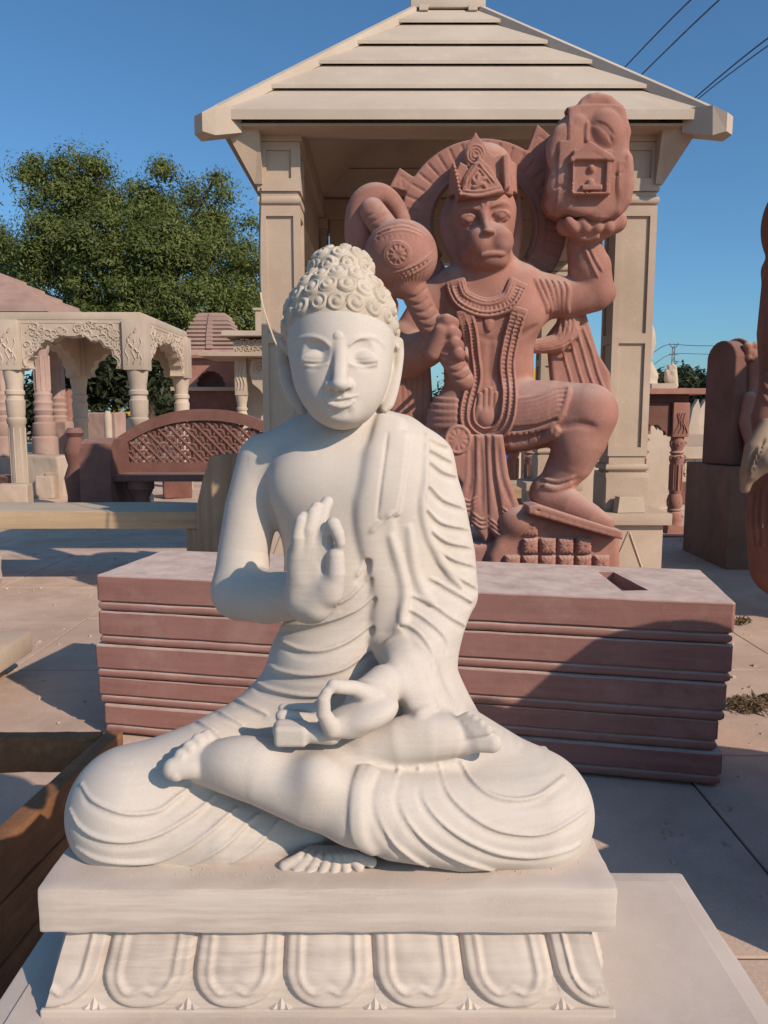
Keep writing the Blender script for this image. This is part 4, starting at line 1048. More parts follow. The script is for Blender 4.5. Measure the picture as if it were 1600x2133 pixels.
# image-right leg, bent, foot on the rock
px_chain(K, [(1050, 868, 4.82, 76), (1150, 862, 4.70, 68), (1222, 858, 4.60, 58)], .05)
px_ell(K, (1232, 856, 4.57), (46, .13, 44), .06)
px_chain(K, [(1226, 868, 4.58, 54), (1212, 915, 4.60, 52), (1190, 960, 4.63, 47), (1160, 1004, 4.66, 36), (1146, 1022, 4.67, 38)], .04)
px_ell(K, (1196, 915, 4.55), (40, .10, 52), .06)
px_chain(K, [(1138, 1030, 4.66, 34), (1185, 1050, 4.58, 32), (1230, 1075, 4.52, 26), (1262, 1090, 4.49, 18)], .04)
px_chain(K, [(1130, 1006, 4.66, 40), (1160, 1012, 4.65, 40), (1190, 1004, 4.64, 30)], .012) if False else None
# image-left leg, mostly hidden
px_chain(K, [(960, 880, 4.86, 70), (930, 980, 4.86, 60), (930, 1100, 4.86, 52), (940, 1180, 4.84, 44)], .05)
px_chain(K, [(940, 1180, 4.84, 44), (930, 1290, 4.80, 34), (925, 1310, 4.70, 30)], .03)
KB = Solid(); KB.ops = list(K.ops)
# skirt sweeping over the thigh
its = []
for i in range(7):
    t = i / 6; L = [(1078 - 6 * t, 834 + 50 * t), (1120, 828 + 52 * t), (1160, 813 + 54 * t), (1184 - 10 * t, 806 + 58 * t)]
    its.append((L, [6, 6, 6, 3], .012, .004, False)); its.append(([(x, y + 4.5) for x, y in L], [2, 3, 3, 1.5], .008, .010, True))
its.append(([(1186, 806), (1182, 830), (1172, 858), (1160, 884)], 5, .01, .004, False))
creases(K, KB, its)
creases(K, KB, [([(890 + 0 * i, 828 + 14 * i), (920, 836 + 13 * i), (960, 838 + 12 * i)], 8, .012, .006, False) for i in range(5)])
creases(K, KB, [([(1042, 925), (1090, 922), (1140, 908), (1166, 892)], 14, .01, .0, False), ([(1042, 902), (1090, 900), (1140, 888), (1160, 878)], 5, .008, .012, False)])
for x in range(1050, 1165, 13): creases(K, K, [([(x, 900 - max(0, x - 1100) * .18), (x + (6 if (x // 13) % 2 else -4), 926 - max(0, x - 1100) * .25)], 3, .004, .004, True)])
# belly and rib lines, knee and shin lines
creases(K, KB, [([(1000, 700), (1022, 708), (1048, 700)], 4, .02, .01, True), ([(1060, 690), (1085, 698), (1118, 680)], 5, .03, .008, True), ([(1022, 712), (1020, 760), (1022, 800)], 4, .03, .01, True), ([(1168, 890), (1205, 884), (1238, 890)], 5, .03, .004, True), ([(1130, 1012), (1160, 1018), (1196, 1004)], 7, .01, .0, False), ([(1130, 998), (1162, 1003), (1200, 990)], 4, .008, .004, False)])
creases(K, KB, [([(1206, 492), (1226, 496), (1248, 490)], 7, .008, .002, False), ([(1206, 502), (1226, 506), (1250, 500)], 4, .008, .002, False), ([(1228, 512), (1240, 540), (1256, 566)], 3, .006, .002, False), ([(1216, 512), (1230, 545), (1246, 578)], 3, .006, .002, False)])
for i in range(6): creases(K, KB, [([(1112 + 13 * i, 578 + 2 * i), (1124 + 12 * i, 605), (1136 + 9 * i, 634), (1140 + 9 * i, 652)], 5, .008, .004, False)])
# head: long face with domed muzzle
Hm = Solid()
px_ell(Hm, (1007, 470, 4.84), (63, .20, 96), .03)
px_ell(Hm, (1008, 440, 4.78), (62, .15, 56), .05)
px_ell(Hm, (1010, 535, 4.76), (52, .15, 38), .06)
px_ell(Hm, (1020, 504, 4.655), (42, .085, 34), .05)
px_ell(Hm, (1000, 506, 4.64), (27, .085, 29), .012); px_ell(Hm, (1042, 504, 4.64), (27, .085, 29), .012)
px_ell(Hm, (1024, 545, 4.66), (30, .07, 16), .05)
HmB = Solid(); HmB.ops = list(Hm.ops)
def ym(px, py, S=HmB): return float(S.hit([px], [py], y0=4.2)[0][1])
for cx, cy in ((976, 456), (1044, 448)):
    px_ell(Hm, (cx, cy - 1, ym(cx, cy) - .012), (25, .036, 17), .03, True)
    px_ell(Hm, (cx, cy + 1, ym(cx, cy) + .030), (19, .040, 11), .004)
for cx, cy in ((976, 458), (1044, 450)):
    creases(Hm, Hm, [([(cx - 20, cy + 1), (cx - 10, cy - 8), (cx, cy - 10), (cx + 10, cy - 8), (cx + 20, cy + 2)], 2.6, .004, .002, False), ([(cx - 18, cy + 4), (cx, cy + 9), (cx + 18, cy + 4)], 2.2, .004, .002, False)])
    yy = ym(cx, cy, Hm); px_ell(Hm, (cx, cy, yy + .001), (6.5, .006, 6.5), .002); px_ell(Hm, (cx, cy, yy - .006), (2.6, .006, 2.6), .002, True)
creases(Hm, HmB, [([(950, 444), (962, 434), (978, 431), (994, 436)], 3.4, .012, -.004, False), ([(1022, 430), (1036, 423), (1052, 422), (1066, 432)], 3.4, .012, -.004, False)])
px_chain(Hm, [(1008, 446, ym(1008, 446) + .01, 8), (1012, 464, ym(1012, 464) - .01, 8), (1016, 480, ym(1016, 480) - .02, 9)], .02)
px_ell(Hm, (1017, 484, ym(1017, 484) - .01), (14, .045, 6), .008)
creases(Hm, HmB, [([(1017, 494), (1018, 508)], 3, .006, .012, True), ([(990, 527), (1006, 521), (1024, 520), (1044, 524), (1062, 520)], 3.4, .006, .014, True)])
creases(Hm, HmB, [([(1000, 533), (1024, 529), (1052, 529)], 5, .008, .004, False)])
creases(Hm, HmB, [([(1001, 414), (1004, 426), (1008, 436)], 1.8, .005, .001, False), ([(1017, 414), (1014, 426), (1010, 436)], 1.8, .005, .001, False)])
# side hair and ears
px_chain(Hm, [(944, 420, 4.87, 14), (934, 460, 4.87, 20), (938, 500, 4.87, 18), (960, 545, 4.84, 18), (975, 575, 4.84, 14)], .03)
px_chain(Hm, [(1074, 420, 4.88, 12), (1076, 470, 4.88, 14), (1070, 530, 4.86, 12), (1062, 555, 4.84, 12)], .03)
K._put(lambda p, mg: Hm._f(p, mg), np.min([o[1] for o in Hm.ops if not o[4]], 0), np.max([o[2] for o in Hm.ops if not o[4]], 0), .02, False)
link('body', K.mesh(.0085, 4, 'body'), M_RED, mk)

# crown
Cr = Solid(); yc = 4.80
Cr.chain([U(1006, 398, yc + .01), U(1006, 350, yc + .03)], [R(72, yc), R(66, yc)], .01, sc=(1, .95, 1)) if False else None
def cyl(S, px, y, py0, py1, r0, r1, k=.01):      # upright tapered drum, hollow ends cut flat
    c0 = U(px, py1, y); c1 = U(px, py0, y); a = R(r0, y); b = R(r1, y); h = c1[2] - c0[2]
    def fn(p, mg=0):
        t = np.clip((p[:, 2] - c0[2]) / h, 0, 1); r = np.hypot(p[:, 0] - c0[0], (p[:, 1] - y))
        d = (r - (a + t * (b - a))) * .95; return np.maximum(d, np.abs(p[:, 2] - (c0[2] + h / 2)) - h / 2)
    m_ = max(a, b); S._put(fn, (c0[0] - m_, y - m_, c0[2]), (c0[0] + m_, y + m_, c1[2]), k, False)
cyl(Cr, 1006, yc + .02, 350, 412, 70, 66)
Cr.ell(U(1006, 350, yc + .04), (R(58, yc), .17, R(46, yc)), None, .02)
yf = yc - .16
for pts, d0, d1 in [([(958, 414), (964, 375), (978, 352), (990, 340), (996, 328), (1004, 340), (1018, 352), (1034, 378), (1048, 400), (1048, 406), (1010, 414)], -.06, .05), ([(940, 346), (946, 344), (960, 412), (954, 416)], -.10, .06), ([(1044, 330), (1056, 326), (1060, 395), (1048, 402)], -.06, .06),
                    ([(972, 345), (966, 322), (972, 302), (984, 288), (990, 276), (997, 288), (1009, 302), (1018, 318), (1030, 328), (1048, 322), (1054, 342), (1040, 372), (990, 372)], -.10, .02), ([(948, 362), (958, 340), (972, 348), (978, 370), (960, 395)], -.10, .03), ([(1050, 345), (1064, 348), (1072, 372), (1070, 405), (1054, 402)], -.2, -.02)]:
    Cr.poly(pl(pts, yf), fr(yf), d0, d1, .008, .008)
CrB = Solid(); CrB.ops = list(Cr.ops)
its = [([(960, 404), (985, 408), (1010, 406), (1046, 396)], 3.5, .004, .002, False), ([(960, 396), (985, 399), (1010, 397), (1044, 388)], 2.2, .004, .002, False)]
its += [([(968, 392), (972, 374), (984, 356), (996, 340), (1008, 354), (1024, 372), (1036, 386)], 2.4, .004, .002, False), ([(976, 390), (980, 376), (990, 362), (997, 352), (1006, 362), (1018, 376), (1026, 386)], 2, .004, .002, False)]
for a in (90, 150, 30, 205, -25): its.append(([(998, 386), (998 + 9 * math.cos(math.radians(a + 18)), 382 - 11 * math.sin(math.radians(a + 18))), (998 + 15 * math.cos(math.radians(a)), 382 - 20 * math.sin(math.radians(a)))], 3.6, .004, .003, False))
for r in (6, 12, 18): its.append(([(991 + r * math.cos(t), 322 + 1.1 * r * math.sin(t)) for t in np.linspace(0, 2 * PI, 9)], 1.8, .003, .002, False))
for y in range(350, 412, 8): its.append(([(943 + (y - 346) * .22, y), (951 + (y - 346) * .2, y - 2)], 2.2, .003, .004, False))
creases(Cr, CrB, its, 4)
link('crown', Cr.mesh(.0068, 3, 'crown'), M_RED, mk)

# halo ring with rays and two flame points
yh = 5.0; hc = (1006, 470)
ho = [(hc[0] + 172 * math.cos(t), hc[1] - 176 * math.sin(t)) for t in np.linspace(math.radians(-35), math.radians(215), 60)]
hi = [(hc[0] + 104 * math.cos(t), hc[1] - 112 * math.sin(t)) for t in np.linspace(math.radians(215), math.radians(-35), 46)]
Ha = Solid(); Ha.poly(pl(ho + hi, yh), fr(yh), -.05, .055, .012, .01)
for tri in ([(864, 408), (811, 394), (832, 354), (874, 382)], [(1088, 340), (1116, 264), (1152, 296), (1142, 352), (1110, 356)]): Ha.poly(pl(tri, yh), fr(yh), -.05, .05, .006, .01)
HaB = Solid(); HaB.ops = list(Ha.ops); its = []
for t in np.arange(-30, 214, 9): c, s_ = math.cos(math.radians(t)), math.sin(math.radians(t)); its.append(([(hc[0] + 136 * c, hc[1] - 138 * s_), (hc[0] + 170 * c, hc[1] - 173 * s_)], -3.0, .003, .001, True))
for rr in (136, 112): its.append(([(hc[0] + rr * math.cos(t), hc[1] - (rr + 3) * math.sin(t)) for t in np.linspace(math.radians(-34), math.radians(214), 30)], -3.4, .006, .004, rr > 120))
its += [([(824, 390), (834, 366), (858, 386)], -3, .005, .006, True), ([(836, 368), (840, 392)], -3, .005, .006, True), ([(1102, 332), (1118, 284), (1140, 296)], -3, .005, .006, True), ([(1112, 330), (1122, 300)], -3, .005, .006, True)]
creases(Ha, HaB, its, 3)
# lower part of the backing behind the shoulders
Ha.poly(pl([(1098, 540), (1148, 560), (1112, 590), (1060, 640), (1040, 600)], yh), fr(yh), -.05, .05, .01, .01); Ha.poly(pl([(914, 540), (868, 560), (880, 590), (905, 640), (960, 610)], yh), fr(yh), -.05, .05, .01, .01)
link('halo', Ha.mesh(.0085, 3, 'halo'), M_RED, mk)

# mace
Ma = Solid(); ym_ = 4.46
Ma.ell(U(835, 533, ym_), (R(74, ym_), R(74, ym_), R(70, ym_)), None, .01)
px_chain(Ma, [(848, 590, ym_, 40), (862, 606, ym_, 26)], .02)
Ps = [(862, 604), (885, 655), (915, 705), (942, 750), (965, 792)]
px_chain(Ma, [(a, b, ym_ + .01, r) for (a, b), r in zip(Ps, (28, 26, 26, 23, 22))], .006)
px_chain(Ma, [(812, 490, ym_, 28), (792, 462, ym_ + .02, 27), (776, 440, ym_ + .04, 26)], .008)
MaB = Solid(); MaB.ops = list(Ma.ops); its = []
for i in range(12):
    t = i / 11; x = 868 + 98 * t; y = 612 + 172 * t
    if .35 < t < .8 and False: continue
    its.append(([(x - 24, y + 6), (x, y + 6), (x + 22, y - 14)], 3.6, .006, .002, True))
for i in range(4): x, y = 775 + 9 * i, 446 + 12 * i; its.append(([(x - 26, y + 10), (x, y), (x + 22, y - 14)], 3, .005, .002, True))
wc = (828, 530)
for r in (22, 27): its.append(([(wc[0] + r * math.cos(t), wc[1] + r * math.sin(t)) for t in np.linspace(0, 2 * PI, 13)], -2.2, .004, .002, False))
for t in np.arange(0, 360, 36): its.append(([(wc[0] + 4 * math.cos(math.radians(t)), wc[1] + 4 * math.sin(math.radians(t))), (wc[0] + 20 * math.cos(math.radians(t)), wc[1] + 20 * math.sin(math.radians(t)))], 2.6, .004, .002, False))
for o_, r in ((0, 2.4), (8, 1.8), (16, 2.2)): its.append(([(805, 570 + o_), (840, 562 + o_), (875, 546 + o_), (902, 524 + o_)], r, .004, .002, False)); its.append(([(772, 506 - o_), (800, 488 - o_), (840, 480 - o_), (878, 492 - o_)], r, .004, .002, False))
for i in range(9): its.append(([(812 + 9 * i, 578 - 2 * i), (828 + 6 * i, 600 - 1.5 * i)], 2.2, .004, .002, True)); its.append(([(786 + 11 * i, 494 - 6 * math.sin(i / 8 * PI)), (789 + 11 * i, 502 - 6 * math.sin(i / 8 * PI))], 2, .003, .002, True)); its.append(([(815 + 9 * i, 575 - 4 * i), (818 + 9 * i, 582 - 4 * i)], 2, .003, .002, True))
creases(Ma, MaB, its, 3)
link('mace', Ma.mesh(.0068, 3, 'mace'), M_RED, mk)

# tail curling up behind the mace
Ta = Solid(); yt = 4.62
px_chain(Ta, [tuple(q) for q in spline([(800, 640, yt + .12, 30), (770, 570, yt + .08, 34), (756, 500, yt, 36), (756, 440, yt - .02, 33), (772, 412, yt - .04, 27), (798, 408, yt - .04, 22), (822, 428, yt - .03, 19), (840, 462, yt - .02, 16), (848, 485, yt - .02, 10)], 5)], .01)
TaB = Solid(); TaB.ops = list(Ta.ops)
creases(Ta, TaB, [([(728 + 7 * i, 500 - 8 * i), (735 + 8 * i, 450 - 6 * i), (760 + 6 * i, 410 + 2 * i)], 2, .004, .002, True) for i in range(5)], 4)
link('tail', Ta.mesh(.0085, 3, 'tail'), M_RED, mk)

# mountain with a little shrine carved in its face
Mo = Solid(); yo = 4.74
Mo.poly(pl([(1144, 446), (1136, 420), (1144, 340), (1152, 286), (1168, 244), (1190, 232), (1214, 214), (1232, 209), (1260, 220), (1288, 246), (1297, 294), (1292, 330), (1300, 345), (1302, 384), (1304, 400), (1300, 438), (1276, 462), (1236, 474), (1180, 462)], yo), fr(yo), -.18, .17, .045, .01)
for (a, b, dy, rx, rz, rot_) in [(1180, 300, -.13, 36, 60, 20), (1262, 270, -.14, 34, 40, -20), (1178, 380, -.12, 34, 60, 5), (1290, 350, -.08, 20, 50, 0), (1230, 235, -.06, 30, 26, 0), (1200, 262, -.12, 24, 22, 40), (1250, 430, -.10, 55, 30, 0), (1165, 425, -.08, 26, 26, 0)]:
    Mo.ell(U(a, b, yo + dy), (R(rx, yo), .07, R(rz, yo)), rot(0, rot_, 0), .012)
ys = yo - .19
Mo.box(U(1230, 362, ys), (R(38, ys), .04, R(42, ys)), None, .004, .004, False)
Mo.poly(pl([(1184, 334), (1226, 300), (1276, 332), (1276, 340), (1184, 342)], ys), fr(ys), -.05, .05, .004, .003)
Mo.box(U(1230, 366, ys - .045), (R(32, ys), .03, R(30, ys)), None, .003, .003, True)
MoB = Solid(); MoB.ops = list(Mo.ops)
px_ell(Mo, (1232, 352, ys - .02), (7, .02, 8), .01); px_ell(Mo, (1230, 382, ys - .022), (8, .02, 9), .006); Mo.box(U(1232, 392, ys - .02), (R(20, ys), .02, R(5, ys)), None, .003, .004)
its = []
for i in range(9): its.append(([(1226 - (4 - i) * 2, 312), (1226 - (4 - i) * 9, 332)], 2.0, .003, .002, True))
for i in range(10): its.append(([(1148 + 13 * i, 441 - 6.5 * i), (1156 + 12.5 * i, 424 - 5 * i)], 3, .005, .004, True))
for i in range(8): its.append(([(1187, 345 + 7.5 * i), (1196, 343 + 7.5 * i)], 1.8, .003, .002, True)); its.append(([(1266, 345 + 7.5 * i), (1274, 343 + 7.5 * i)], 1.8, .003, .002, True))
its += [([(1222, 300), (1221, 275), (1223, 252)], 5, .006, .002, False), ([(1232, 258), (1250, 262), (1268, 280), (1276, 300)], 4, .006, .004, True), ([(1238, 252), (1262, 262), (1280, 284)], 4, .006, .004, True), ([(1276, 365), (1300, 360)], 4, .006, .004, True), ([(1150, 392), (1172, 388), (1186, 394)], 4, .006, .004, True)]
creases(Mo, MoB, its, 3)
sc_ = U(1230, 365, 4.5)
def crag(v, g):
    out = v.copy()
    for i in range(len(v)):
        if abs(v[i, 0] - sc_[0]) < .17 and abs(v[i, 2] - sc_[2]) < .20 and v[i, 1] < 4.66: continue
        if v[i, 1] < 4.68 and -.12 < v[i, 0] - sc_[0] < .22 and .1 < v[i, 2] - sc_[2] < .40: continue
        d_ = noise.voronoi(Vector((v[i, 0] * 4.2, v[i, 1] * 4.2, v[i, 2] * 3.2 + v[i, 0] * 1.5)))[0]
        out[i] += g[i] * (.055 * (d_[0] - .62) + .008 * noise.noise(Vector(v[i] * 14)))
    return out
link('mountain', Mo.mesh(.0078, 3, 'mountain', crag), M_RED, mk)

# cape hanging behind, on both sides
Ca = Solid()
Ca.poly(pl([(1184, 640), (1216, 648), (1228, 690), (1243, 738), (1268, 778), (1272, 850), (1206, 860), (1150, 830), (1144, 760), (1138, 700)], 4.95), fr(4.95), -.04, .05, .02, .01)
px_chain(Ca, [(1184, 648, 4.90, 20), (1182, 690, 4.90, 24), (1160, 716, 4.88, 20), (1112, 722, 4.84, 14)], .02)
CaB = Solid(); CaB.ops = list(Ca.ops); its = []
for x0_, x1_, x2_ in ((1160, 1172, 1200), (1176, 1194, 1226), (1192, 1214, 1250), (1206, 1232, 1268)): its.append(([(x0_, 660), (x1_, 730), (x1_ + 14, 780), (x2_, 835)], 2.6, .01, .002, False))
for i in range(5): its.append(([(1168 + 9 * i, 648), (1166 + 9 * i, 690), (1150 + 6 * i, 705 + 4 * i), (1112, 712 + 5 * i)], 2.4, .006, .002, False))
creases(Ca, CaB, its, 3)
link('cape', Ca.mesh(.0085, 3, 'cape'), M_RED, mk)
Cb = Solid(); Cb.poly(pl([(818, 690), (890, 660), (905, 900), (880, 1000), (840, 1010), (812, 880)], 5.0), fr(5.0), -.04, .05, .02, .01)
CbB = Solid(); CbB.ops = list(Cb.ops)
creases(Cb, CbB, [([(832 + 14 * i, 700), (836 + 12 * i, 800), (840 + 10 * i, 900)], 3, .008, .002, True) for i in range(5)], 3)
link('cape', Cb.mesh(.010, 3, 'cape'), M_RED, mk)

# necklace, garland, sash and ornaments laid on the body
Ne = Solid()
def band(S, base, line, half, k=.006, lift=.012, n=6, h=.014):
    P = spline(line, n); T = np.gradient(P, axis=0); Nn = np.stack([-T[:, 1], T[:, 0]], 1); Nn /= np.linalg.norm(Nn, axis=1)[:, None]
    for w in np.linspace(-half, half, max(3, int(half / 2))):
        Q = P + Nn * w; Hh = base.hit(Q[:, 0], Q[:, 1], y0=4.2); S.chain(Hh + np.array((0, -lift, 0)), h, k)
    return P, Nn
Pn, Nn_ = band(Ne, KB, [(948, 588), (962, 622), (1010, 642), (1060, 628), (1080, 590)], 17)
NeB = Solid(); NeB.ops = list(Ne.ops); its = []
for i in range(1, len(Pn) - 1):
    for f0, f1 in ((.5, .95), (-.15, .3)): a = Pn[i] + Nn_[i] * 17 * f0; b = Pn[i] + Nn_[i] * 17 * f1; its.append(([tuple(a), tuple(b)], -2.0, .003, .0, True))
for w in (-14, -8, 8, 16): its.append(([tuple(q) for q in (Pn + Nn_ * w)[::3]], 2.2, .004, .003, False))
its.append(([(1010, 662), (1014, 676), (1018, 686), (1022, 676), (1026, 662)], 6, .004, .0, False)); its.append(([(1018, 660), (1018, 690)], 7, .004, .0, False))
creases(Ne, NeB, its[:-2], 3); creases(Ne, KB, its[-2:], 3)
link('necklace', Ne.mesh(.0068, 3, 'necklace'), M_RED, mk)
Gr = Solid()
Pg, Ng = band(Gr, KB, [(966, 650), (978, 690), (984, 740), (988, 790), (974, 850), (978, 885), (1004, 905), (1036, 900), (1056, 872), (1062, 820), (1056, 760), (1066, 700), (1082, 645)], 13, n=7)
GrB = Solid(); GrB.ops = list(Gr.ops); its = []
for i in range(1, len(Pg) - 1):
    a = Pg[i] + Ng[i] * 11; b = Pg[i] - Ng[i] * 11; its.append(([tuple(a), tuple(Pg[i] + Ng[i] * 3)], -2.0, .003, .0, True)); its.append(([tuple(b), tuple(Pg[i] - Ng[i] * 3)], -2.0, .003, .0, True))
for w in (-13, 0, 13): its.append(([tuple(q) for q in (Pg + Ng * w)[::2]], 2.2, .003, .005, False))
creases(Gr, GrB, its, 2)
link('garland', Gr.mesh(.0068, 3, 'garland'), M_RED, mk)
# lowered hand shown in relief inside the loop of the garland
Ln = Solid()
for i, (a, t) in enumerate([(1000, 822), (1011, 814), (1022, 812), (1033, 820)]): px_chain(Ln, [(a, t, 4.63, 5.5), (a - 1, 852, 4.63, 6)], .004)
px_ell(Ln, (1014, 870, 4.64), (24, .05, 22), .02); px_chain(Ln, [(996, 850, 4.63, 6), (990, 878, 4.64, 8)], .01)
Ln.poly(pl([(992, 820), (1040, 816), (1044, 880), (1024, 898), (990, 890)], 4.70), fr(4.70), -.06, .04, .01, .01)
link('hand', Ln.mesh(.0068, 3, 'hand'), M_RED, mk)
# pleated sash hanging in front
Sa = Solid(); ysn = 4.62
for i, (x0_, x1_, yb_) in enumerate([(978, 975, 1090), (998, 1004, 1128), (1020, 1042, 1142), (1034, 1068, 1118)]):
    Sa.poly(pl([(x0_ - 10, 905), (x0_ + 13, 905), (x0_ + 16 + i * 3, 990), (x1_ + 24, yb_ - 34), (x1_ + 6, yb_), (x1_ - 26, yb_ - 42), (x0_ - 12 + i * 2, 990)], ysn - .015 * i), fr(ysn - .015 * i), -.06, .035, .025, .006)
SaB = Solid(); SaB.ops = list(Sa.ops); its = []
for i, (x0_, x1_, yb_) in enumerate([(978, 975, 1090), (998, 1004, 1128), (1020, 1042, 1142), (1034, 1068, 1118)]):
    for o_ in (0, 9, 18): its.append(([(x1_ - 22, yb_ - 44 - o_), (x1_, yb_ - 28 - o_), (x1_ + 20, yb_ - 38 - o_)], 2.6, .005, .003, False))
    its.append(([(x0_ + 2, 915), (x0_ + 3 + i * 2, 990), (x1_, yb_ - 60)], 5, .012, .006, True))
creases(Sa, SaB, its, 3)
px_chain(Sa, [(954, 914, 4.60, 3), (954, 914, 4.60, 3)], .001) if False else None
Sa.ell(U(954, 916, 4.60), (R(30, 4.6), .03, R(32, 4.6)), None, .004)
Sa2 = Solid(); Sa2.ops = list(Sa.ops)
creases(Sa, Sa2, [([(954, 916), (954 + 22 * math.cos(t), 916 + 24 * math.sin(t))], -2.2, .004, .002, True) for t in np.arange(0, 2 * PI, PI / 5)] + [([(954 + 25 * math.cos(t), 916 + 27 * math.sin(t)) for t in np.linspace(0, 2 * PI, 12)], -3, .004, .002, False)], 2)
Sa.poly(pl([(938, 944), (978, 944), (976, 985), (966, 1012), (950, 990), (940, 985)], 4.62), fr(4.62), -.05, .03, .015, .006)
link('sash', Sa.mesh(.0075, 3, 'sash'), M_RED, mk)

# rock under the raised foot, faced with carved bosses
Ro = Solid(); yr = 4.66
Ro.poly(pl([(1042, 1085), (1060, 1068), (1100, 1056), (1130, 1066), (1282, 1110), (1282, 1300), (1010, 1300), (1012, 1150)], yr), fr(yr), -.22, .12, .05, .01)
px_ell(Ro, (1078, 1085, 4.58), (42, .10, 34), .05)
Ro.poly(pl([(1092, 1050), (1110, 1046), (1284, 1100), (1284, 1118), (1092, 1064)], 4.56), fr(4.56), -.12, .13, .012, .01)
Ro.poly(pl([(900, 1120), (1060, 1120), (1060, 1320), (880, 1320)], 4.8), fr(4.8), -.2, .2, .05, .02)
RoB = Solid(); RoB.ops = list(Ro.ops)
creases(Ro, RoB, [([(1098, 1056), (1190, 1086), (1282, 1113)], -2, .004, .002, True)] + [([(1110 + 17 * i, 1060 + 5.2 * i), (1108 + 17 * i, 1070 + 5.2 * i)], -2, .004, .002, True) for i in range(10)], 3)
link('rock', Ro.mesh(.009, 3, 'rock'), M_RED, mk)
def boss_mesh(seed):
    rnd = random.Random(seed); n = 14; vs = []; fs = []; w = R(18.2, 4.5)
    for j in range(n + 1):
        for i in range(n + 1):
            u, v = i / n * 2 - 1, j / n * 2 - 1; r = math.hypot(u, v); t = math.atan2(v, u)
            e = (1 - max(abs(u), abs(v)) ** 6) ** .5
            h = .034 * e + .012 * math.exp(-(r / .9) ** 2) * e - .012 * math.exp(-(r / .12) ** 2) + .005 * math.sin(t * 11 + seed) * min(1, r * 2) * e
            vs.append((u * w * .97, -h, v * w * .97))
    for j in range(n):
        for i in range(n): a = j * (n + 1) + i; fs.append((a, a + 1, a + n + 2, a + n + 1))
    return mesh_from(vs, fs, True, 'boss')
BS = [boss_mesh(s) for s in range(4)]
for me in BS: me.materials.append(M_RED)
for r in range(6):
    for c in range(7):
        x, y = 1066 + 37 * c - (9 if r < 1 else 0) * 0, 1100 + 36 * r
        lim = 1050 + (x - 1090) * .31 + 42
        if y < lim or (r < 1 and c < 1) or x > 1285: continue
        if c == 0 and r < 2: continue
        o = link('boss', random.choice(BS), None, mk); p = U(x, y, 4.545); o.matrix_basis = Matrix.Translation(V(p) + Vector((0, random.uniform(-.006, .006), 0))) @ Matrix.Rotation(random.choice((0, PI)), 4, 'Y')
# ------------------------------------------------------------------ left side: benches and carved pavilions
def scroll(m, c, ex, ey, en, r, turns=1.4, rad=.012, flip=1, ph=0.0, n=14):   # a carved curl lying on a face
    pts = []
    for i in range(n):
        t = i / (n - 1); a = ph + flip * t * turns * 2 * PI; q = r * (1 - .85 * t)
        pts.append(V(c) + V(ex) * (q * math.cos(a)) + V(ey) * (q * math.sin(a)) + V(en) * rad * .3)
    m.tube(pts, [rad * (1 - .4 * i / (n - 1)) for i in range(n)], 5)
def cusped(w, z0, zt, n=4):                      # half-outline of a cusped arch: from the left spring over the crown to the right
    L = []
    for i in range(n):                           # lobes climbing towards the crown
        t0, t1 = i / n, (i + 1) / n
        f = lambda t: (-w * math.cos(t * PI / 2) ** .85, z0 + (zt - z0) * math.sin(t * PI / 2) ** .9)
        a, b = np.array(f(t0)), np.array(f(t1)); mid = (a + b) / 2; nrm = np.array((-(b - a)[1], (b - a)[0])); 
        for s in np.linspace(0, 1, 6)[:-1]:
            L.append(tuple(a + (b - a) * s + nrm * .28 * math.sin(PI * s)))
    L.append((0, zt + (zt - z0) * .10))
    return L + [(-x, z) for x, z in reversed(L[:-1])]
def arch_panel(m, c, ex, en, W, z0, z1, aw, az0, azt, th):   # wall piece with a cusped opening; origin at mid-foot
    L = cusped(aw, az0, azt); poly = [(-W, z0), (-W, z1), (W, z1), (W, z0)] + [(x, z) for x, z in reversed(L)]
    poly = [(-W, z0), (-aw * 1.0, z0)] + [(x, z) for x, z in L] + [(aw, z0), (W, z0), (W, z1), (-W, z1)]
    out = []
    for p in poly:
        if not out or (abs(out[-1][0] - p[0]) + abs(out[-1][1] - p[1])) > 1e-4: out.append(p)
    m.prism(out, (c, ex, (0, 0, 1), en), -th / 2, th / 2)
def arch_carving(m, c, ex, en, W, z1, aw, az0, azt, th, seed=1, sc=1.0):
    rnd = random.Random(seed); L = cusped(aw, az0, azt); e3 = V(en)
    P = [V(c) + V(ex) * (x * 1.07) + Vector((0, 0, z + .03)) + e3 * (th / 2 + .006) for x, z in L]
    m.tube(P, .022 * sc, 5)
    for sx in (-1, 1):
        for k in range(46):
            x = sx * W * rnd.uniform(.1, .93); z = rnd.uniform(az0, z1 - .08)
            lim = azt + .12 if abs(x) < aw * .3 else az0 + (azt - az0) * math.sqrt(max(0, 1 - (min(abs(x) / aw, 1)) ** 2)) + .10
            if z < lim: continue
            scroll(m, V(c) + V(ex) * x + Vector((0, 0, z)) + e3 * (th / 2), ex, (0, 0, 1), en, rnd.uniform(.06, .12) * sc, 1.3, .021 * sc, rnd.choice((-1, 1)), rnd.random() * 6, 11)
    m.tube([V(c) + V(ex) * sx * W * .96 + Vector((0, 0, z)) + e3 * (th / 2) for sx, z in ((-1, az0), (-1, z1 - .05), (1, z1 - .05), (1, az0))], .012 * sc, 4)
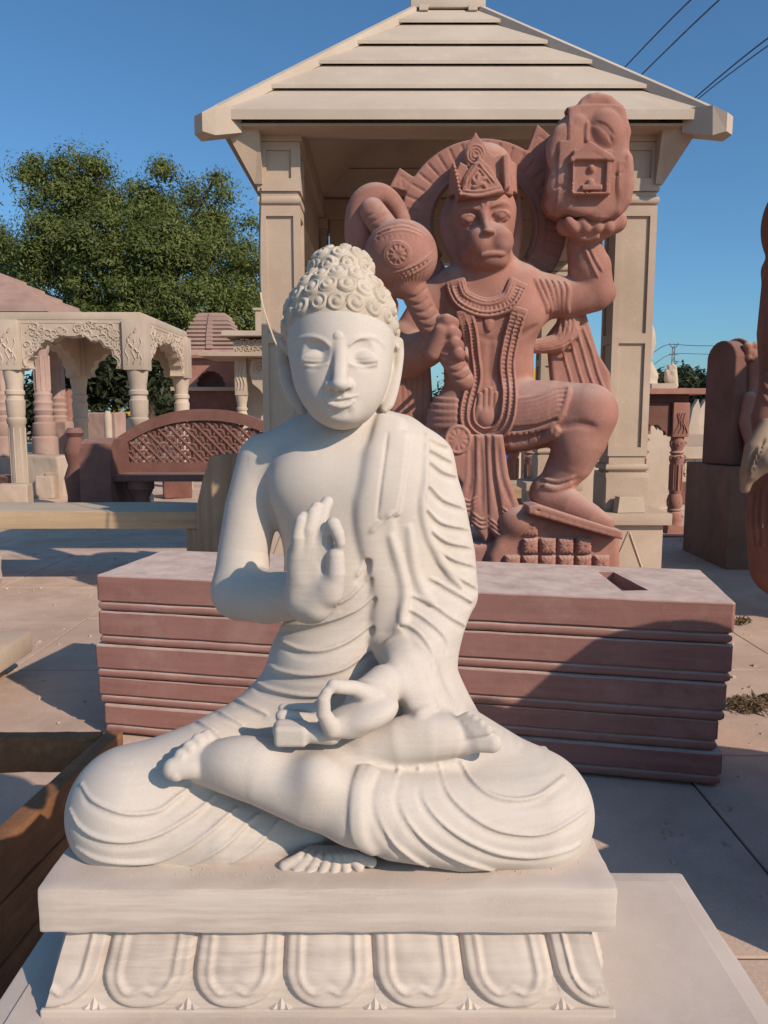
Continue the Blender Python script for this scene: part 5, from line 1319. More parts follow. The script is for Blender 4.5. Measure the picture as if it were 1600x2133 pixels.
def turned(m, x, y, z0, z1, r, n=16):            # carved column: base, fluted shaft, pot capital
    h = z1 - z0
    pr = [(1.35, 0), (1.35, .07), (1.12, .08), (1.2, .10), (1.2, .13), (1.02, .14), (1.0, .60), (1.13, .61), (1.15, .645), (1.0, .655), (1.08, .68), (1.12, .74), (1.16, .78), (1.02, .79), (1.0, .815), (1.16, .825), (1.16, .85), (.98, .86), (1.02, .90), (1.22, .97), (1.25, 1.0)]
    m.lathe([(r * a, z0 + h * b) for a, b in pr], (x, y, 0), n)
    for k in range(8):
        a = 2 * PI * k / 8; m.tube([(x + r * .93 * math.cos(a), y + r * .93 * math.sin(a), z0 + h * b) for b in (.16, .58)], r * .16, 4)

# long banded stone bench
lb = thing('stone_bench', (-2.2, 6.6, 0), 'long yellowish banded stone bench with slanted upright end behind the red stack', 'bench')
yb_ = 6.5; zf = U(300, 1066, yb_)[2]; zl = U(300, 1102, yb_)[2]; xe = U(412, 1080, yb_)[0]
m = MB(); m.box(((xe - 5.2) / 2, yb_ + .36, (zf + zl) / 2), ((xe + 5.2) / 2, .36, (zf - zl) / 2), None, .012); o = m.build('seat', M_TEAK, lb); cut_up(o.data, .25); edge_noise(o.data, .006, 4); auto_smooth(o.data, 40)
zt_ = U(440, 950, yb_)[2]
out = [(U(412, 1050, yb_)[0] + .004, 0), (U(412, 1050, yb_)[0] + .004, zf + .05), (U(425, 1000, yb_)[0], U(425, 1000, yb_)[2]), (U(441, 953, yb_)[0], zt_), (U(500, 948, yb_)[0], zt_ + .02), (U(560, 948, yb_)[0], zt_ - .02), (U(585, 1060, yb_)[0], zf), (U(590, 1100, yb_)[0], 0)]
m = MB(); m.prism(out, ((0, yb_ - .06, 0), (1, 0, 0), (0, 0, 1), (0, 1, 0)), 0, .30); o = m.build('end_panel', M_TEAKV, lb)
x1_ = U(386, 1120, yb_)[0]; m = MB(); m.box(((x1_ + xe) / 2, yb_ + .12, zl / 2 - .002), ((xe - x1_) / 2 - .004, .1, zl / 2 - .002), None, .004); m.build('leg', M_TEAKV, lb)
m = MB(); m.box((-5.0, yb_ + .35, zl / 2 - .002), (.15, .25, zl / 2 - .002), None, .004); m.build('leg', M_TEAKV, lb)

# red bench with pierced lattice back
rb = thing('lattice_bench', (-3.6, 11.2, 0), 'dark red sandstone bench with arched pierced lattice back', 'bench')
yr_ = 11.0
def X(px, y): return U(px, 1000, y)[0]
cxb = X(430, yr_ + .7); hwb = cxb - X(232, yr_ + .7); zs_ = U(400, 990, yr_)[2]; zs0 = U(400, 1003, yr_)[2]
m = MB(); m.box((cxb, yr_ + .38, (zs_ + zs0) / 2), (cxb - X(178, yr_), .40, (zs_ - zs0) / 2), None, .01); m.build('seat', M_DKRED, rb, 40)
for sx in (-1, 1):
    x = cxb + sx * (cxb - X(205, yr_)); za = U(200, 918, yr_)[2]
    out = [(-.12, 0), (.82, 0), (.82, za + .02), (.1, za + .02), (-.02, za - .04), (-.08, za - .15), (-.12, zs0)]
    m = MB(); m.prism(out, ((x, yr_, 0), (0, 1, 0), (0, 0, 1), (1, 0, 0)), -.22, .22); m.build('arm', M_DKRED, rb, 30)
m = MB(); m.lathe([(.2, 0), (.2, .1), (.14, .14), (.12, .3), (.18, .4), (.12, .46), (.12, zs0 - .2), (.2, zs0 - .12), (.2, zs0 - .002)], (X(292, yr_ + .2), yr_ + .2, 0), 14); m.build('leg', M_DKRED, rb, 40)
m = MB(); m.lathe([(.2, 0), (.2, .1), (.14, .14), (.12, .3), (.18, .4), (.12, .46), (.12, zs0 - .2), (.2, zs0 - .12), (.2, zs0 - .002)], (X(560, yr_ + .2), yr_ + .2, 0), 14); m.build('leg', M_DKRED, rb, 40)
ybk = yr_ + .72; zb_ = zs_ + .02; zpk_ = U(430, 852, ybk)[2]; zsh = U(232, 925, ybk)[2]
def arcz(x, d=0): t = min(1, abs(x) / hwb); return zsh - d + (zpk_ - zsh) * (1 - t ** 2.2)
N_ = 28; xs = np.linspace(-hwb, hwb, N_ + 1)
m = MB(); fr_ = ((cxb, ybk, 0), (1, 0, 0), (0, 0, 1), (0, 1, 0))
for a, b in zip(xs[:-1], xs[1:]): m.prism([(a, arcz(a, .17)), (b, arcz(b, .17)), (b, arcz(b)), (a, arcz(a))], fr_, -.07, .07)
bmx = m; bmx.prism([(-hwb, zb_ - .05), (hwb, zb_ - .05), (hwb, zb_ + .12), (-hwb, zb_ + .12)], fr_, -.07, .07)
for sx in (-1, 1): bmx.prism([(sx * hwb, zb_ + .12), (sx * (hwb - .16), zb_ + .12), (sx * (hwb - .16), arcz(hwb - .16, .1)), (sx * hwb, arcz(hwb, .05))], fr_, -.069, .069)
o = m.build('back_frame', M_DKRED, rb)
bm = bmesh.new(); bm.from_mesh(o.data); bmesh.ops.remove_doubles(bm, verts=bm.verts, dist=1e-4); bm.to_mesh(o.data); bm.free()
m = MB(); pit = .21                               # scale lattice: rows of little arches over crossing bars
for s_ in (-1, 1):
    for k in range(-40, 41):
        seg = []
        for t in np.arange(0, 2.6, .03):
            qx = k * pit + s_ * t; qz = zb_ + .1 + t * 1.04
            if abs(qx) < hwb - .13 and qz < arcz(qx, .13): seg.append((cxb + qx, ybk + s_ * .008, qz))
        if len(seg) > 1: m.tube([seg[0], seg[-1]], .03, 6)
for i in range(-30, 30):
    for j in range(10):
        x = (i + .5 * (j % 2)) * pit; z = zb_ + .10 + j * pit * .52
        if abs(x) < hwb - .2 and z + .08 < arcz(x, .15): m.tube([(cxb + x + .075 * math.cos(a), ybk - .01, z + .085 * math.sin(a)) for a in np.linspace(0, PI, 8)], .022, 5)
tag(m.build('lattice', M_DKRED, rb), kind='stuff')

def pavilion(name, label, X0, X1, Y0, Y1, z_top, z_spr, z_slab, mat, colr, top_over=.12, carve=True, base=0.0, seed=1):
    t = thing(name, ((X0 + X1) / 2, (Y0 + Y1) / 2, 0), label, 'pavilion')
    m = MB(); m.box(((X0 + X1) / 2, (Y0 + Y1) / 2, (z_top + z_slab) / 2 + .001), ((X1 - X0) / 2 + top_over, (Y1 - Y0) / 2 + top_over, (z_top - z_slab) / 2), None, .012); m.build('roof_slab', mat, t, 40)
    pw = colr * 1.35
    for x in (X0, X1):
        for y in (Y0, Y1):
            m = MB(); turned(m, x, y, base, z_spr, colr); c = m.build('column', mat, t, 40)
            m = MB(); m.box((x, y, (z_spr + z_slab) / 2), (pw, pw, (z_slab - z_spr) / 2 - .002), None, .012)
            if carve and y == Y0:
                for k in range(7): m.tube([(x + .45 * pw * math.sin(k * 1.1 + q * .8), y - pw - .004, z_spr + .12 + (z_slab - z_spr - .2) * (k + q) / 7.5) for q in (0, .4, .8)], .02, 4)
                for q in (-.6, 0, .6): m.tube([(x + pw * q + .03 * math.sin(z * 9), y - pw - .002, z_spr + .1 + z * (z_slab - z_spr) * .5) for z in np.linspace(0, 1, 7)], .014, 4)
            m.build('bracket_block', mat, c, 40)
    cx, cy = (X0 + X1) / 2, (Y0 + Y1) / 2
    for c, ex, en, W in (((cx, Y0, 0), (1, 0, 0), (0, -1, 0), (X1 - X0) / 2), ((cx, Y1, 0), (1, 0, 0), (0, 1, 0), (X1 - X0) / 2), ((X1, cy, 0), (0, 1, 0), (1, 0, 0), (Y1 - Y0) / 2), ((X0, cy, 0), (0, 1, 0), (-1, 0, 0), (Y1 - Y0) / 2)):
        W -= pw + .002; m = MB(); H = z_slab - z_spr; aw = W * .84
        arch_panel(m, c, ex, en, W, z_spr + .03, z_slab - .002, aw, z_spr + .031, z_spr + H * .60, pw * 1.3)
        pn = m.build('arch_panel', mat, t)
        if carve and en in ((0, -1, 0), (1, 0, 0)):
            m = MB(); arch_carving(m, c, ex, en, W, z_slab, aw, z_spr + .03, z_spr + H * .60, pw * 1.3, seed, .85); tag(m.build('carving', mat, pn, 50), kind='stuff')
    return t
Y0 = 13.0; x0 = U(36, 900, Y0)[0]; x1 = U(292, 900, Y0)[0]
pavilion('carved_pavilion', 'cream carved stone pavilion with cusped arches and flat roof on four turned columns', x0, x1, Y0, Y0 + 2.75, U(200, 652, Y0)[2], U(200, 772, Y0)[2], U(200, 668, Y0)[2], M_PALE, .135)

# pink hip-roofed pavilion at the far left
Y1_ = 18.5
pv = thing('hip_roof_pavilion', (-8.8, 20, 0), 'pale pink pavilion with ribbed hip roof at the far left edge', 'pavilion')
def column_big(x, y, z1, r): 
    m = MB(); z = 1.0
    m.lathe([(r * a, b) for a, b in [(1.55, 0), (1.55, .5), (1.65, .52), (1.65, .95), (1.3, 1.0), (1.45, 1.05), (1.45, 1.3), (1.15, 1.34), (1.25, 1.45), (1.05, 1.5), (1.28, 1.62), (1.1, 1.7), (1.28, 1.8), (1.05, 1.88), (1.2, 2.0), (1.0, 2.05), (1.0, 2.7), (.95, z1 - .5), (1.1, z1 - .45), (1.2, z1 - .3), (1.3, z1)]], (x, y, 0), 14)
    for k in range(10): m.tube([(x + r * .97 * math.cos(k * PI / 5), y + r * .97 * math.sin(k * PI / 5), q) for q in (2.1, z1 - .55)], r * .13, 4)
    return m
ez = U(0, 648, Y1_)[2]
for px in (-70, 4, 88): m = column_big(U(px, 800, Y1_ + .4)[0], Y1_ + .4, ez - .45, U(102, 800, Y1_)[0] - U(86, 800, Y1_)[0]); m.build('column', M_PINK, pv, 40)
for px in (-40, 120): m = column_big(U(px, 800, Y1_ + 5)[0], Y1_ + 5, ez - .45, .2); m.build('column', M_PINK, pv, 40)
xr_ = U(96, 648, Y1_)[0]; xl_ = xr_ - 5.4; ap = ((xr_ + xl_) / 2, Y1_ + 2.5, U(-80, 545, Y1_ + 2.5)[2])
m = MB(); m.box(((xl_ + xr_) / 2, Y1_ + 2.6, ez - .22), (2.3, 2.3, .22), None, .01); m.build('beam', M_PINK, pv)
xa = xr_ + .3
for k in range(7):                               # ribbed courses
    a, b = k / 7, (k + 1) / 7 + .03; cx = (xl_ + xr_) / 2; cyy = Y1_ + 2.6
    h0, h1 = 2.75 * (1 - a) + .35 * a, 2.75 * (1 - b) + .35 * b; z0 = ez + 1.3 * a; z1 = ez + 1.3 * min(1, b)
    m = MB(); v = [(cx + sx * h, cyy + sy * h, z) for h, z in ((h0 + .07, z0 - .03), (h0 + .07, z0 + .09), (h1, z1 + .02)) for sx, sy in ((-1, -1), (1, -1), (1, 1), (-1, 1))]
    m.add(v, [(0, 1, 5, 4), (1, 2, 6, 5), (2, 3, 7, 6), (3, 0, 4, 7), (4, 5, 9, 8), (5, 6, 10, 9), (6, 7, 11, 10), (7, 4, 8, 11), (3, 2, 1, 0), (8, 9, 10, 11)]); m.build('roof_course', M_PINK, pv)

# small red temple with stepped tower
Yt = 21.0; tp = thing('red_temple', (U(437, 800, Yt)[0], Yt + 1, 0), 'small red sandstone temple with pink stepped tower and dark cusped doorway', 'temple')
tx0 = U(385, 800, Yt)[0]; tx1 = U(492, 800, Yt)[0]; tcx = (tx0 + tx1) / 2; thw = (tx1 - tx0) / 2; tcy = Yt + thw
zA = U(430, 812, Yt)[2]; zB = U(430, 745, Yt)[2]; zC = U(430, 726, Yt)[2]; zD = U(430, 655, Yt + thw)[2]
m = MB(); m.box((tcx, tcy, zA / 2), (thw * 1.02, thw, zA / 2 - .03)); m.build('base_block', M_DKRED, tp)
m = MB(); m.box((tcx, tcy, zA + .02), (thw * 1.5, thw * 1.25, .05), None, .01); m.build('ledge', M_CREAM, tp)
m = MB(); W = thw * .95; arch_panel(m, (tcx, Yt + .1, 0), (1, 0, 0), (0, -1, 0), W, zA + .07, zB, W * .55, zA + .075, zA + (zB - zA) * .55, .16); m.build('door_panel', M_RED, tp)
m = MB(); m.box((tcx, tcy + .3, (zA + zB) / 2 + .04), (W, thw - .15, (zB - zA) / 2 - .04)); m.build('wall', M_DKRED, tp)
m = MB(); v = [(tcx + sx * w_, tcy + sy * w_, z) for w_, z in ((thw * 1.25, zB - .02), (thw * 1.25, zB + .06), (thw * .95, zC)) for sx, sy in ((-1, -1), (1, -1), (1, 1), (-1, 1))]
m.add(v, [(0, 1, 5, 4), (1, 2, 6, 5), (2, 3, 7, 6), (3, 0, 4, 7), (4, 5, 9, 8), (5, 6, 10, 9), (6, 7, 11, 10), (7, 4, 8, 11), (3, 2, 1, 0), (8, 9, 10, 11)]); m.build('eave', M_RED, tp)
nst = 9
for k in range(nst):
    t = k / nst; w_ = thw * (1.02 - .52 * t ** 1.7); z0 = zC + (zD - zC) * t; h = (zD - zC) / nst
    m = MB(); m.box((tcx, tcy, z0 + h * .3), (w_, w_, h * .3)); m.box((tcx, tcy, z0 + h * .78), (w_ * .86, w_ * .86, h * .2)); m.box((tcx, tcy - .03, z0 + h * .45), (w_ * .12, w_, h * .45)); m.build('tower_step', M_PINK, tp)
# cream temple front partly behind the gazebo pillar
Yc = 19.0; ct = thing('carved_portico', (U(540, 800, Yc)[0], Yc, 0), 'cream carved portico of pillars and frieze beside the small red temple', 'portico')
zf0 = U(520, 742, Yc)[2]; zf1 = U(520, 700, Yc)[2]
m = MB(); m.box((U(548, 800, Yc)[0], Yc + .6, zf1 + .05), (.95, .8, .06), None, .01); m.build('cornice', M_PALE, ct)
m = MB(); m.box((U(555, 800, Yc)[0], Yc + .6, (zf0 + zf1) / 2 - .06), (.80, .55, (zf1 - zf0) / 2 - .06), None, .01)
for k in range(12): scroll(m, (U(497 + 9 * (k % 6), 800, Yc)[0], Yc + .04, zf1 - .14 - .16 * (k // 6)), (1, 0, 0), (0, 0, 1), (0, -1, 0), .08, 1.3, .018, 1 if k % 2 else -1, k, 9)
m.build('frieze', M_CREAM, ct)
m = MB(); m.box((U(540, 660, Yc)[0], Yc + .6, (U(540, 648, Yc)[2] + zf1) / 2 + .11), (.17, .2, (U(540, 648, Yc)[2] - zf1) / 2 - .02), None, .02); m.box((U(540, 660, Yc)[0], Yc + .6, U(540, 648, Yc)[2] + .10), (.22, .24, .03), None, .01); m.build('finial', M_CREAM, ct)
m = MB(); m.box((U(520, 725, Yc)[0] + .2, Yc + .5, zf0 + .02), (1.35, .95, .05), None, .01); m.build('ledge', M_CREAM, ct)
for px in (500, 570):
    m = MB(); x = U(px, 800, Yc)[0]; m.box((x, Yc + .2, zf0 - .48), (.14, .14, .46), None, .01)
    for q in (-.6, 0, .6): m.tube([(x + .13 * q + .03 * math.sin(z * 9), Yc + .055, zf0 - .8 + z * .7) for z in np.linspace(0, 1, 8)], .02, 4)
    turned(m, x, Yc + .2, 0, zf0 - .95, .12); m.build('pillar', M_PALE, ct, 40)
m = MB(); m.box((U(545, 800, Yc)[0], Yc + .9, zf0 * .5), (.5, .08, zf0 * .5 - .04)); m.build('back_wall', M_CREAM, ct)
m = MB(); x = U(535, 780, Yc)[0]; m.prism([(0, 0), (.4, 0), (.4, -.2), (.3, -.9), (.2, -.75), (.02, -.6), (-.05, -.3)], ((x - .15, Yc + .2, zf0 - .05), (1, 0, 0), (0, 0, 1), (0, 1, 0)), -.08, .08); scroll(m, (x + .05, Yc + .11, zf0 - .3), (1, 0, 0), (0, 0, 1), (0, -1, 0), .14, 1.5, .03); m.build('bracket', M_PALE, ct)

# stacked offcuts and stones on the yard
rnd = random.Random(3); cnt = 0
def stone_at(px, py, y, w, h, d, mat, lab):
    global cnt
    m = MB(); p = U(px, py, y); h += max(0, p[2]); m.box((0, 0, h / 2), (w / 2, d / 2, h / 2), None, min(w, h, d) * .08); o = m.build('stone_block', mat); cut_up(o.data, .2); edge_noise(o.data, .015, 5, cnt); o.location = (p[0], y, 0); o.rotation_euler = (0, 0, rnd.uniform(-.5, .5)); cnt += 1
    tag(o, lab, 'stone', 'cut stones lying about the yard')
for a in [(95, 985, 14.2, .95, .33, .5, M_PALE, 'long pale stone block lying behind the left column of the carved pavilion'), (100, 1032, 13.9, .30, .36, .3, M_PALE, 'upright pale offcut nearest the left column of the carved pavilion'), (120, 1030, 14.0, .28, .42, .3, M_CREAM, 'upright cream offcut second from the left column of the carved pavilion'), (140, 1025, 14.3, .34, .50, .3, M_CREAM, 'tall cream offcut in front of the red bench arm'), (30, 1028, 12.4, .5, .16, .3, M_CREAM, 'flat cream stone at the left edge of the yard'), (20, 1012, 14.6, .7, .2, .4, M_DKRED, 'dull flat stone under the leftmost offcuts'), (250, 1030, 14.5, .6, .3, .4, M_CREAM, 'cream block seen under the seat of the red bench'), (370, 1036, 14.0, .5, .35, .4, M_DKRED, 'dull block under the middle of the red bench seat'), (210, 900, 20, 1.2, .5, .5, M_PINK, 'pinkish block beyond the carved pavilion, left of the red bench'), (122, 905, 21, .9, .35, .5, M_PINK, 'pink rough stone beyond the carved pavilion columns'), (190, 905, 24, 1.5, .35, .6, M_PALE, 'pale stone heap beyond the carved pavilion')]: stone_at(*a)
m = MB(); p = G(155, 1035, 0); m.lathe([(.16, 0), (.15, .2), (.19, .5), (.12, .7), (.16, .85), (.18, .95), (.1, 1.15), (.15, 1.22), (.1, 1.3)], (0, 0, 0), 12); o = m.build('carved_post', M_DKRED, None, 50); o.location = (U(160, 1000, 12.4)[0], 12.4, 0); tag(o, 'squat carved stone post standing against the left arm of the red bench', 'post')
m = MB(); m.lathe([(.1, 0), (.12, .6), (.09, .62), (.1, 1.5), (.06, 1.6)], (0, 0, 0), 10); o = m.build('stone_post', M_PALE, None, 40); o.location = (U(226, 900, 19)[0], 19, 0); tag(o, 'thin pale stone post beyond the left end of the red bench', 'post')
m = MB(); m.box((0, 0, .8), (.3, .3, .8), None, .03, .8); o = m.build('red_pillar', M_RED, None, 40); o.location = (U(135, 850, 24)[0], 24, 0); o.scale = (1, 1, 1.45); tag(o, 'plain red tapered pillar seen through the carved pavilion', 'pillar')
# yellow crane far beyond the columns
cr = thing('yellow_crane', (-17, 42, 0), 'yellow truck crane with low boom beyond the carved pavilion', 'crane')
def bar(m, a, b, w, h): 
    d = (V(b) - V(a)); L = d.length; m.box(tuple((V(a) + V(b)) / 2), (w / 2, h / 2, L / 2), d.to_track_quat('Z', 'Y').to_matrix())
m = MB(); bar(m, U(165, 806, 42), U(300, 826, 42), .5, .42); m.build('boom', M_YEL, cr)
m = MB(); bar(m, U(290, 824, 42), U(290, 890, 42.5), .5, .5); m.build('turret', M_YEL, cr)
m = MB(); bar(m, U(232, 872, 42), U(250, 838, 41.6), .4, .25); bar(m, U(240, 874, 42), U(300, 842, 42.3), .4, .25); m.build('outrigger', M_YEL, cr)
m = MB(); m.box(tuple(U(205, 885, 43)), (2.2, .8, .5), None, .1); m.build('chassis', M_STEEL, cr)
for px in (175, 205, 238):
    m = MB(); m.lathe([(.45, -.15), (.5, -.1), (.5, .1), (.45, .15)], (0, 0, 0), 14, Matrix.Rotation(PI / 2, 3, 'X')); o = m.build('wheel', plain('tyre', (.03, .03, .03), .9), cr); p = U(px, 896, 42); o.location = o.location + Vector((p[0], 41.9, .5))
m = MB(); bar(m, U(183, 880, 40), U(170, 850, 40), .12, .12); bar(m, U(186, 884, 40), U(196, 860, 40), .12, .12); m.build('stabiliser_leg', plain('white_paint', (.7, .7, .68), .5), cr)
# pale carved wheel-edged stone and rounded slab at the left edge of the frame
m = MB(); y = 4.1; pr = []
for k in range(40):
    a = 2 * PI * k / 40; rr = .30 + (.012 if k % 2 else 0); pr.append((rr * math.cos(a) * .8, rr * 1.15 * math.sin(a)))
m.prism(pr, ((0, 0, .36), (1, 0, 0), (0, 0, 1), (0, 1, 0)), -.09, .09); o = m.build('ribbed_stone', M_PALE, None, 25); p = U(8, 1190, y); o.location = (p[0] - .30, y, p[2] - .36); tag(o, 'pale stone with ribbed round edge just showing at the left edge', 'carved stone')
zb_r = max(0.02, p[2] - .36 - .345)
m = MB(); m.box((0, 0, 0), (.28, .3, .065), None, .025); o = m.build('rounded_slab', M_PALE, None, 40); q = U(-22, 1374, 4.0); o.location = (q[0] - .20, 4.05, q[2]); tag(o, 'pale rounded slab end at the left edge, above the timber crate', 'stone slab')
zq = q[2] - .065; m = MB(); m.box((0, 0, (zq) / 2), (.2, .24, zq / 2 - .001), None, .01); o = m.build('block_support', M_CREAM); o.location = (q[0] - .26, 4.05, 0); tag(o, 'cream block holding up the rounded slab end at the left edge', 'stone')
zq2 = q[2] + .065; zq3 = p[2] - .36 - .345
if zq3 > zq2: m = MB(); m.box((0, 0, (zq3 - zq2) / 2), (.12, .1, (zq3 - zq2) / 2), None, .01); o = m.build('neck_block', M_PALE); o.location = (p[0] - .32, 4.1, zq2); tag(o, 'pale block between the rounded slab and the ribbed stone at the left edge', 'stone')
# ------------------------------------------------------------------ right side
Yt_ = 9.5
rt = thing('carved_table', (U(1330, 1000, Yt_)[0], Yt_ + .8, 0), 'red sandstone table frame with carved turned legs right of the gazebo', 'table')
zt_ = U(1400, 809, Yt_)[2]; xr_ = U(1481, 815, Yt_)[0]; xl_ = xr_ - 2.6
m = MB(); m.box(((xr_ + xl_) / 2, Yt_ + .85, zt_ - .035), ((xr_ - xl_) / 2, .9, .035), None, .006); m.build('table_top', M_RED, rt)
xleg = U(1412, 900, Yt_ + .15)[0]; xlb = xl_ + .35
m = MB(); m.box(((xlb + xleg) / 2, Yt_ + .85, zt_ - .12), ((xleg - xlb) / 2 + .10, .75, .05), None, .004); m.build('apron', M_DKRED, rt)
zb1 = U(1400, 910, Yt_ + .15)[2]
def leg_mesh():
    m = MB(); m.box((0, 0, (zt_ - .17 + zb1) / 2), (.10, .10, (zt_ - .17 - zb1) / 2 - .001), None, .008)
    h = zb1; r = .085
    m.lathe([(r * a, h * b) for a, b in [(1.25, .10), (1.1, .12), (1.2, .15), (1.15, .22), (.9, .24), (1.05, .255), (.9, .27), (1.1, .30), (1.15, .35), (.95, .40), (.8, .42), (.88, .44), (.9, .74), (1.05, .76), (1.05, .80), (.8, .82), (1.05, .84), (.8, .86), (.85, .88), (1.05, .91), (1.1, .95), (.95, .97), (.95, 1.0)]], (0, 0, 0), 16)
    m.box((0, 0, h * .05), (.12, .12, h * .05), None, .008, .85)
    for k in range(8): a = k * PI / 4; m.tube([(.075 * math.cos(a), .075 * math.sin(a), h * q) for q in (.46, .72)], .014, 4)
    for zz in (.93, .79, .33, .18): 
        for sx in (-1, 0, 1): scroll(m, (sx * .07, -.085 + abs(sx) * .045, h * zz), (1, 0, 0), (0, 0, 1), (0, -1, 0), .035, 1.4, .008, 1, 0, 9)
    for q in (-.06, -.02, .02, .06): m.tube([(q * (1 - z * .5) + .02 * math.sin(z * 6 + q * 20), -.103, zb1 + .05 + z * (zt_ - .35 - zb1)) for z in np.linspace(0, 1, 7)], .009, 4)
    me = mesh_from(m.v, m.f, name='leg'); auto_smooth(me, 40); me.materials.append(M_RED); return me
LM = leg_mesh()
for x in (xleg, xlb + .1):
    for y in (Yt_ + .15, Yt_ + 1.5): o = link('leg', LM, None, rt, False); o.location = Vector((x, y, 0)) - rt.location
for c, ex, en, W in ((((xlb + xleg) / 2 + .05, Yt_ + .15, 0), (1, 0, 0), (0, -1, 0), (xleg - xlb - .1) / 2 - .11), ((xleg, Yt_ + .825, 0), (0, 1, 0), (1, 0, 0), .56)):
    m = MB(); arch_panel(m, c, ex, en, W, zb1 + .02, zt_ - .172, W * .93, zb1 + .021, zt_ - .42, .1); m.build('arch_panel', M_DKRED, rt)
m = MB(); m.box((xleg - .4, Yt_ + .1, .012), (.9, .22, .012)); m.build('foot_slab', M_RED, rt)
# pale statue sitting on the table, mostly behind the pillar
Pz = zt_ + .002; Ps = Solid(); yp = 10.2
def q_(px, py): return U(px, py, yp)
px_ell(Ps, (1316, 712, yp), (46, .3, 62), .05); px_chain(Ps, [(1355, 712, yp, 8), (1363, 716, yp - .02, 4)], .02)
px_ell(Ps, (1350, 700, yp), (10, .12, 18), .03); px_ell(Ps, (1352, 730, yp), (8, .08, 8), .02); px_ell(Ps, (1350, 746, yp), (8, .1, 8), .02)
px_chain(Ps, [(1310, 750, yp, 34), (1312, 790, yp, 46), (1318, 830, yp, 60)], .05)
px_chain(Ps, [(1340, 770, yp - .1, 22), (1350, 785, yp - .12, 20), (1346, 808, yp - .15, 16)], .03)
Ps.half_cut((0, yp, Pz), (0, 0, -1), (U(1180, 900, yp)[0], 9.3, Pz - .6), (U(1460, 900, yp)[0], 11.2, Pz + .12))
o = link('pale_statue', Ps.mesh(.02, 3), M_PALE); rebase(o, (U(1316, 800, yp)[0], yp, Pz)); tag(o, 'pale stone bust in profile on the red table, mostly hidden by the gazebo pillar', 'statue')
Ph = Solid(); yh_ = 10.0
px_chain(Ph, [(1404, 812, yh_, 8), (1403, 795, yh_, 8), (1400, 785, yh_, 9)], .02)
for a, b, c, d in [(1390, 800, 1388, 783), (1394, 795, 1394, 773), (1399, 795, 1400, 770), (1404, 795, 1405, 774)]: px_chain(Ph, [(a, b, yh_, 6), (c, d, yh_ - .02, 4.5)], .01)
px_ell(Ph, (1395, 798, yh_), (11, .05, 13), .02)
o = link('carved_hand', Ph.mesh(.010, 3), M_PALE); dz_ = zt_ + .003 - min(v.co.z for v in o.data.vertices); o.data.transform(Matrix.Translation((0, 0, dz_))); rebase(o, (U(1398, 800, yh_)[0], yh_, zt_ + .003)); tag(o, 'pale carved stone hand standing upright on the red table', 'carved hand')
m = MB(); m.box((U(1372, 806, yh_)[0], yh_, zt_ + .038), (.16, .2, .035), None, .006); o = m.build('pale_slab', M_PALE); rebase(o, (U(1372, 806, yh_)[0], yh_, zt_ + .003)); tag(o, 'thin pale slab lying on the red table beside the carved hand', 'stone slab')

# red throne back with a crowned figure, on a plinth
Ys_ = 7.6
m = MB(); a, b = U(1493, 1180, Ys_)[0], 7.0
zpl = U(1520, 972, Ys_)[2]
m.box(((a + 4.9) / 2, Ys_ + .35, zpl / 2 - .001), ((4.9 - a) / 2, .55, zpl / 2 - .001), None, .012); o = m.build('throne_plinth', M_BROWNSHADE, None, 40); rebase(o, ((a + 4.9) / 2, Ys_ + .35, 0)); tag(o, 'plain shaded stone plinth under the red arched throne at right', 'plinth')
th = thing('throne_statue', (U(1540, 960, Ys_)[0], Ys_ + .3, zpl), 'red seated figure with tall arched throne back seen from the side at right', 'statue')
x0 = U(1522, 960, Ys_)[0]; zt2 = U(1525, 703, Ys_)[2]; RT = .2
out = [(-RT, zpl + .003), (-RT, zt2 - .55)] + [(-RT * math.cos(t), zt2 - RT + RT * math.sin(t)) for t in np.linspace(0.2, PI - .2, 12)] + [(RT, zt2 - .55), (RT, zpl + .003)]
T = Solid(); T.poly(out, ((x0 - .02, Ys_ + .30, 0), (.35, -.94, 0), (0, 0, 1), (.94, .35, 0)), 0, .17, .02, .01)
for k in range(16): T.ell(np.array((x0 + .15, Ys_ + .34, zt2 - RT)) + np.array((.35, -.94, 0)) * RT * 1.02 * math.cos(PI * k / 15) + np.array((0, 0, RT * 1.02 * math.sin(PI * k / 15))), np.full(3, .026), None, .008)
link('throne_back', T.mesh(.014, 3), M_DKRED, th)  # darker red than the figure, standing in for shade on this back
S2 = Solid(); yq = Ys_ + .25
px_ell(S2, (1572, 760, yq), (22, .13, 46), .04); px_ell(S2, (1582, 735, yq), (20, .12, 22), .03); px_chain(S2, [(1572, 800, yq, 20), (1575, 860, yq, 34), (1580, 960, yq, 44)], .05); px_chain(S2, [(1560, 830, yq - .1, 14), (1552, 880, yq - .12, 14), (1568, 930, yq - .2, 13)], .02)
for i in range(12): S2.ell(U(1560 + 10 * (i % 4) + random.uniform(-3, 3), 722 + 11 * (i // 4), yq - .08), np.full(3, .045), None, .01)
S2.half_cut((0, yq, zpl + .003), (0, 0, -1), (4.0, 6.8, zpl - .5), (5.4, 8.8, zpl + .1))
link('figure', S2.mesh(.014, 3), M_RED, th)
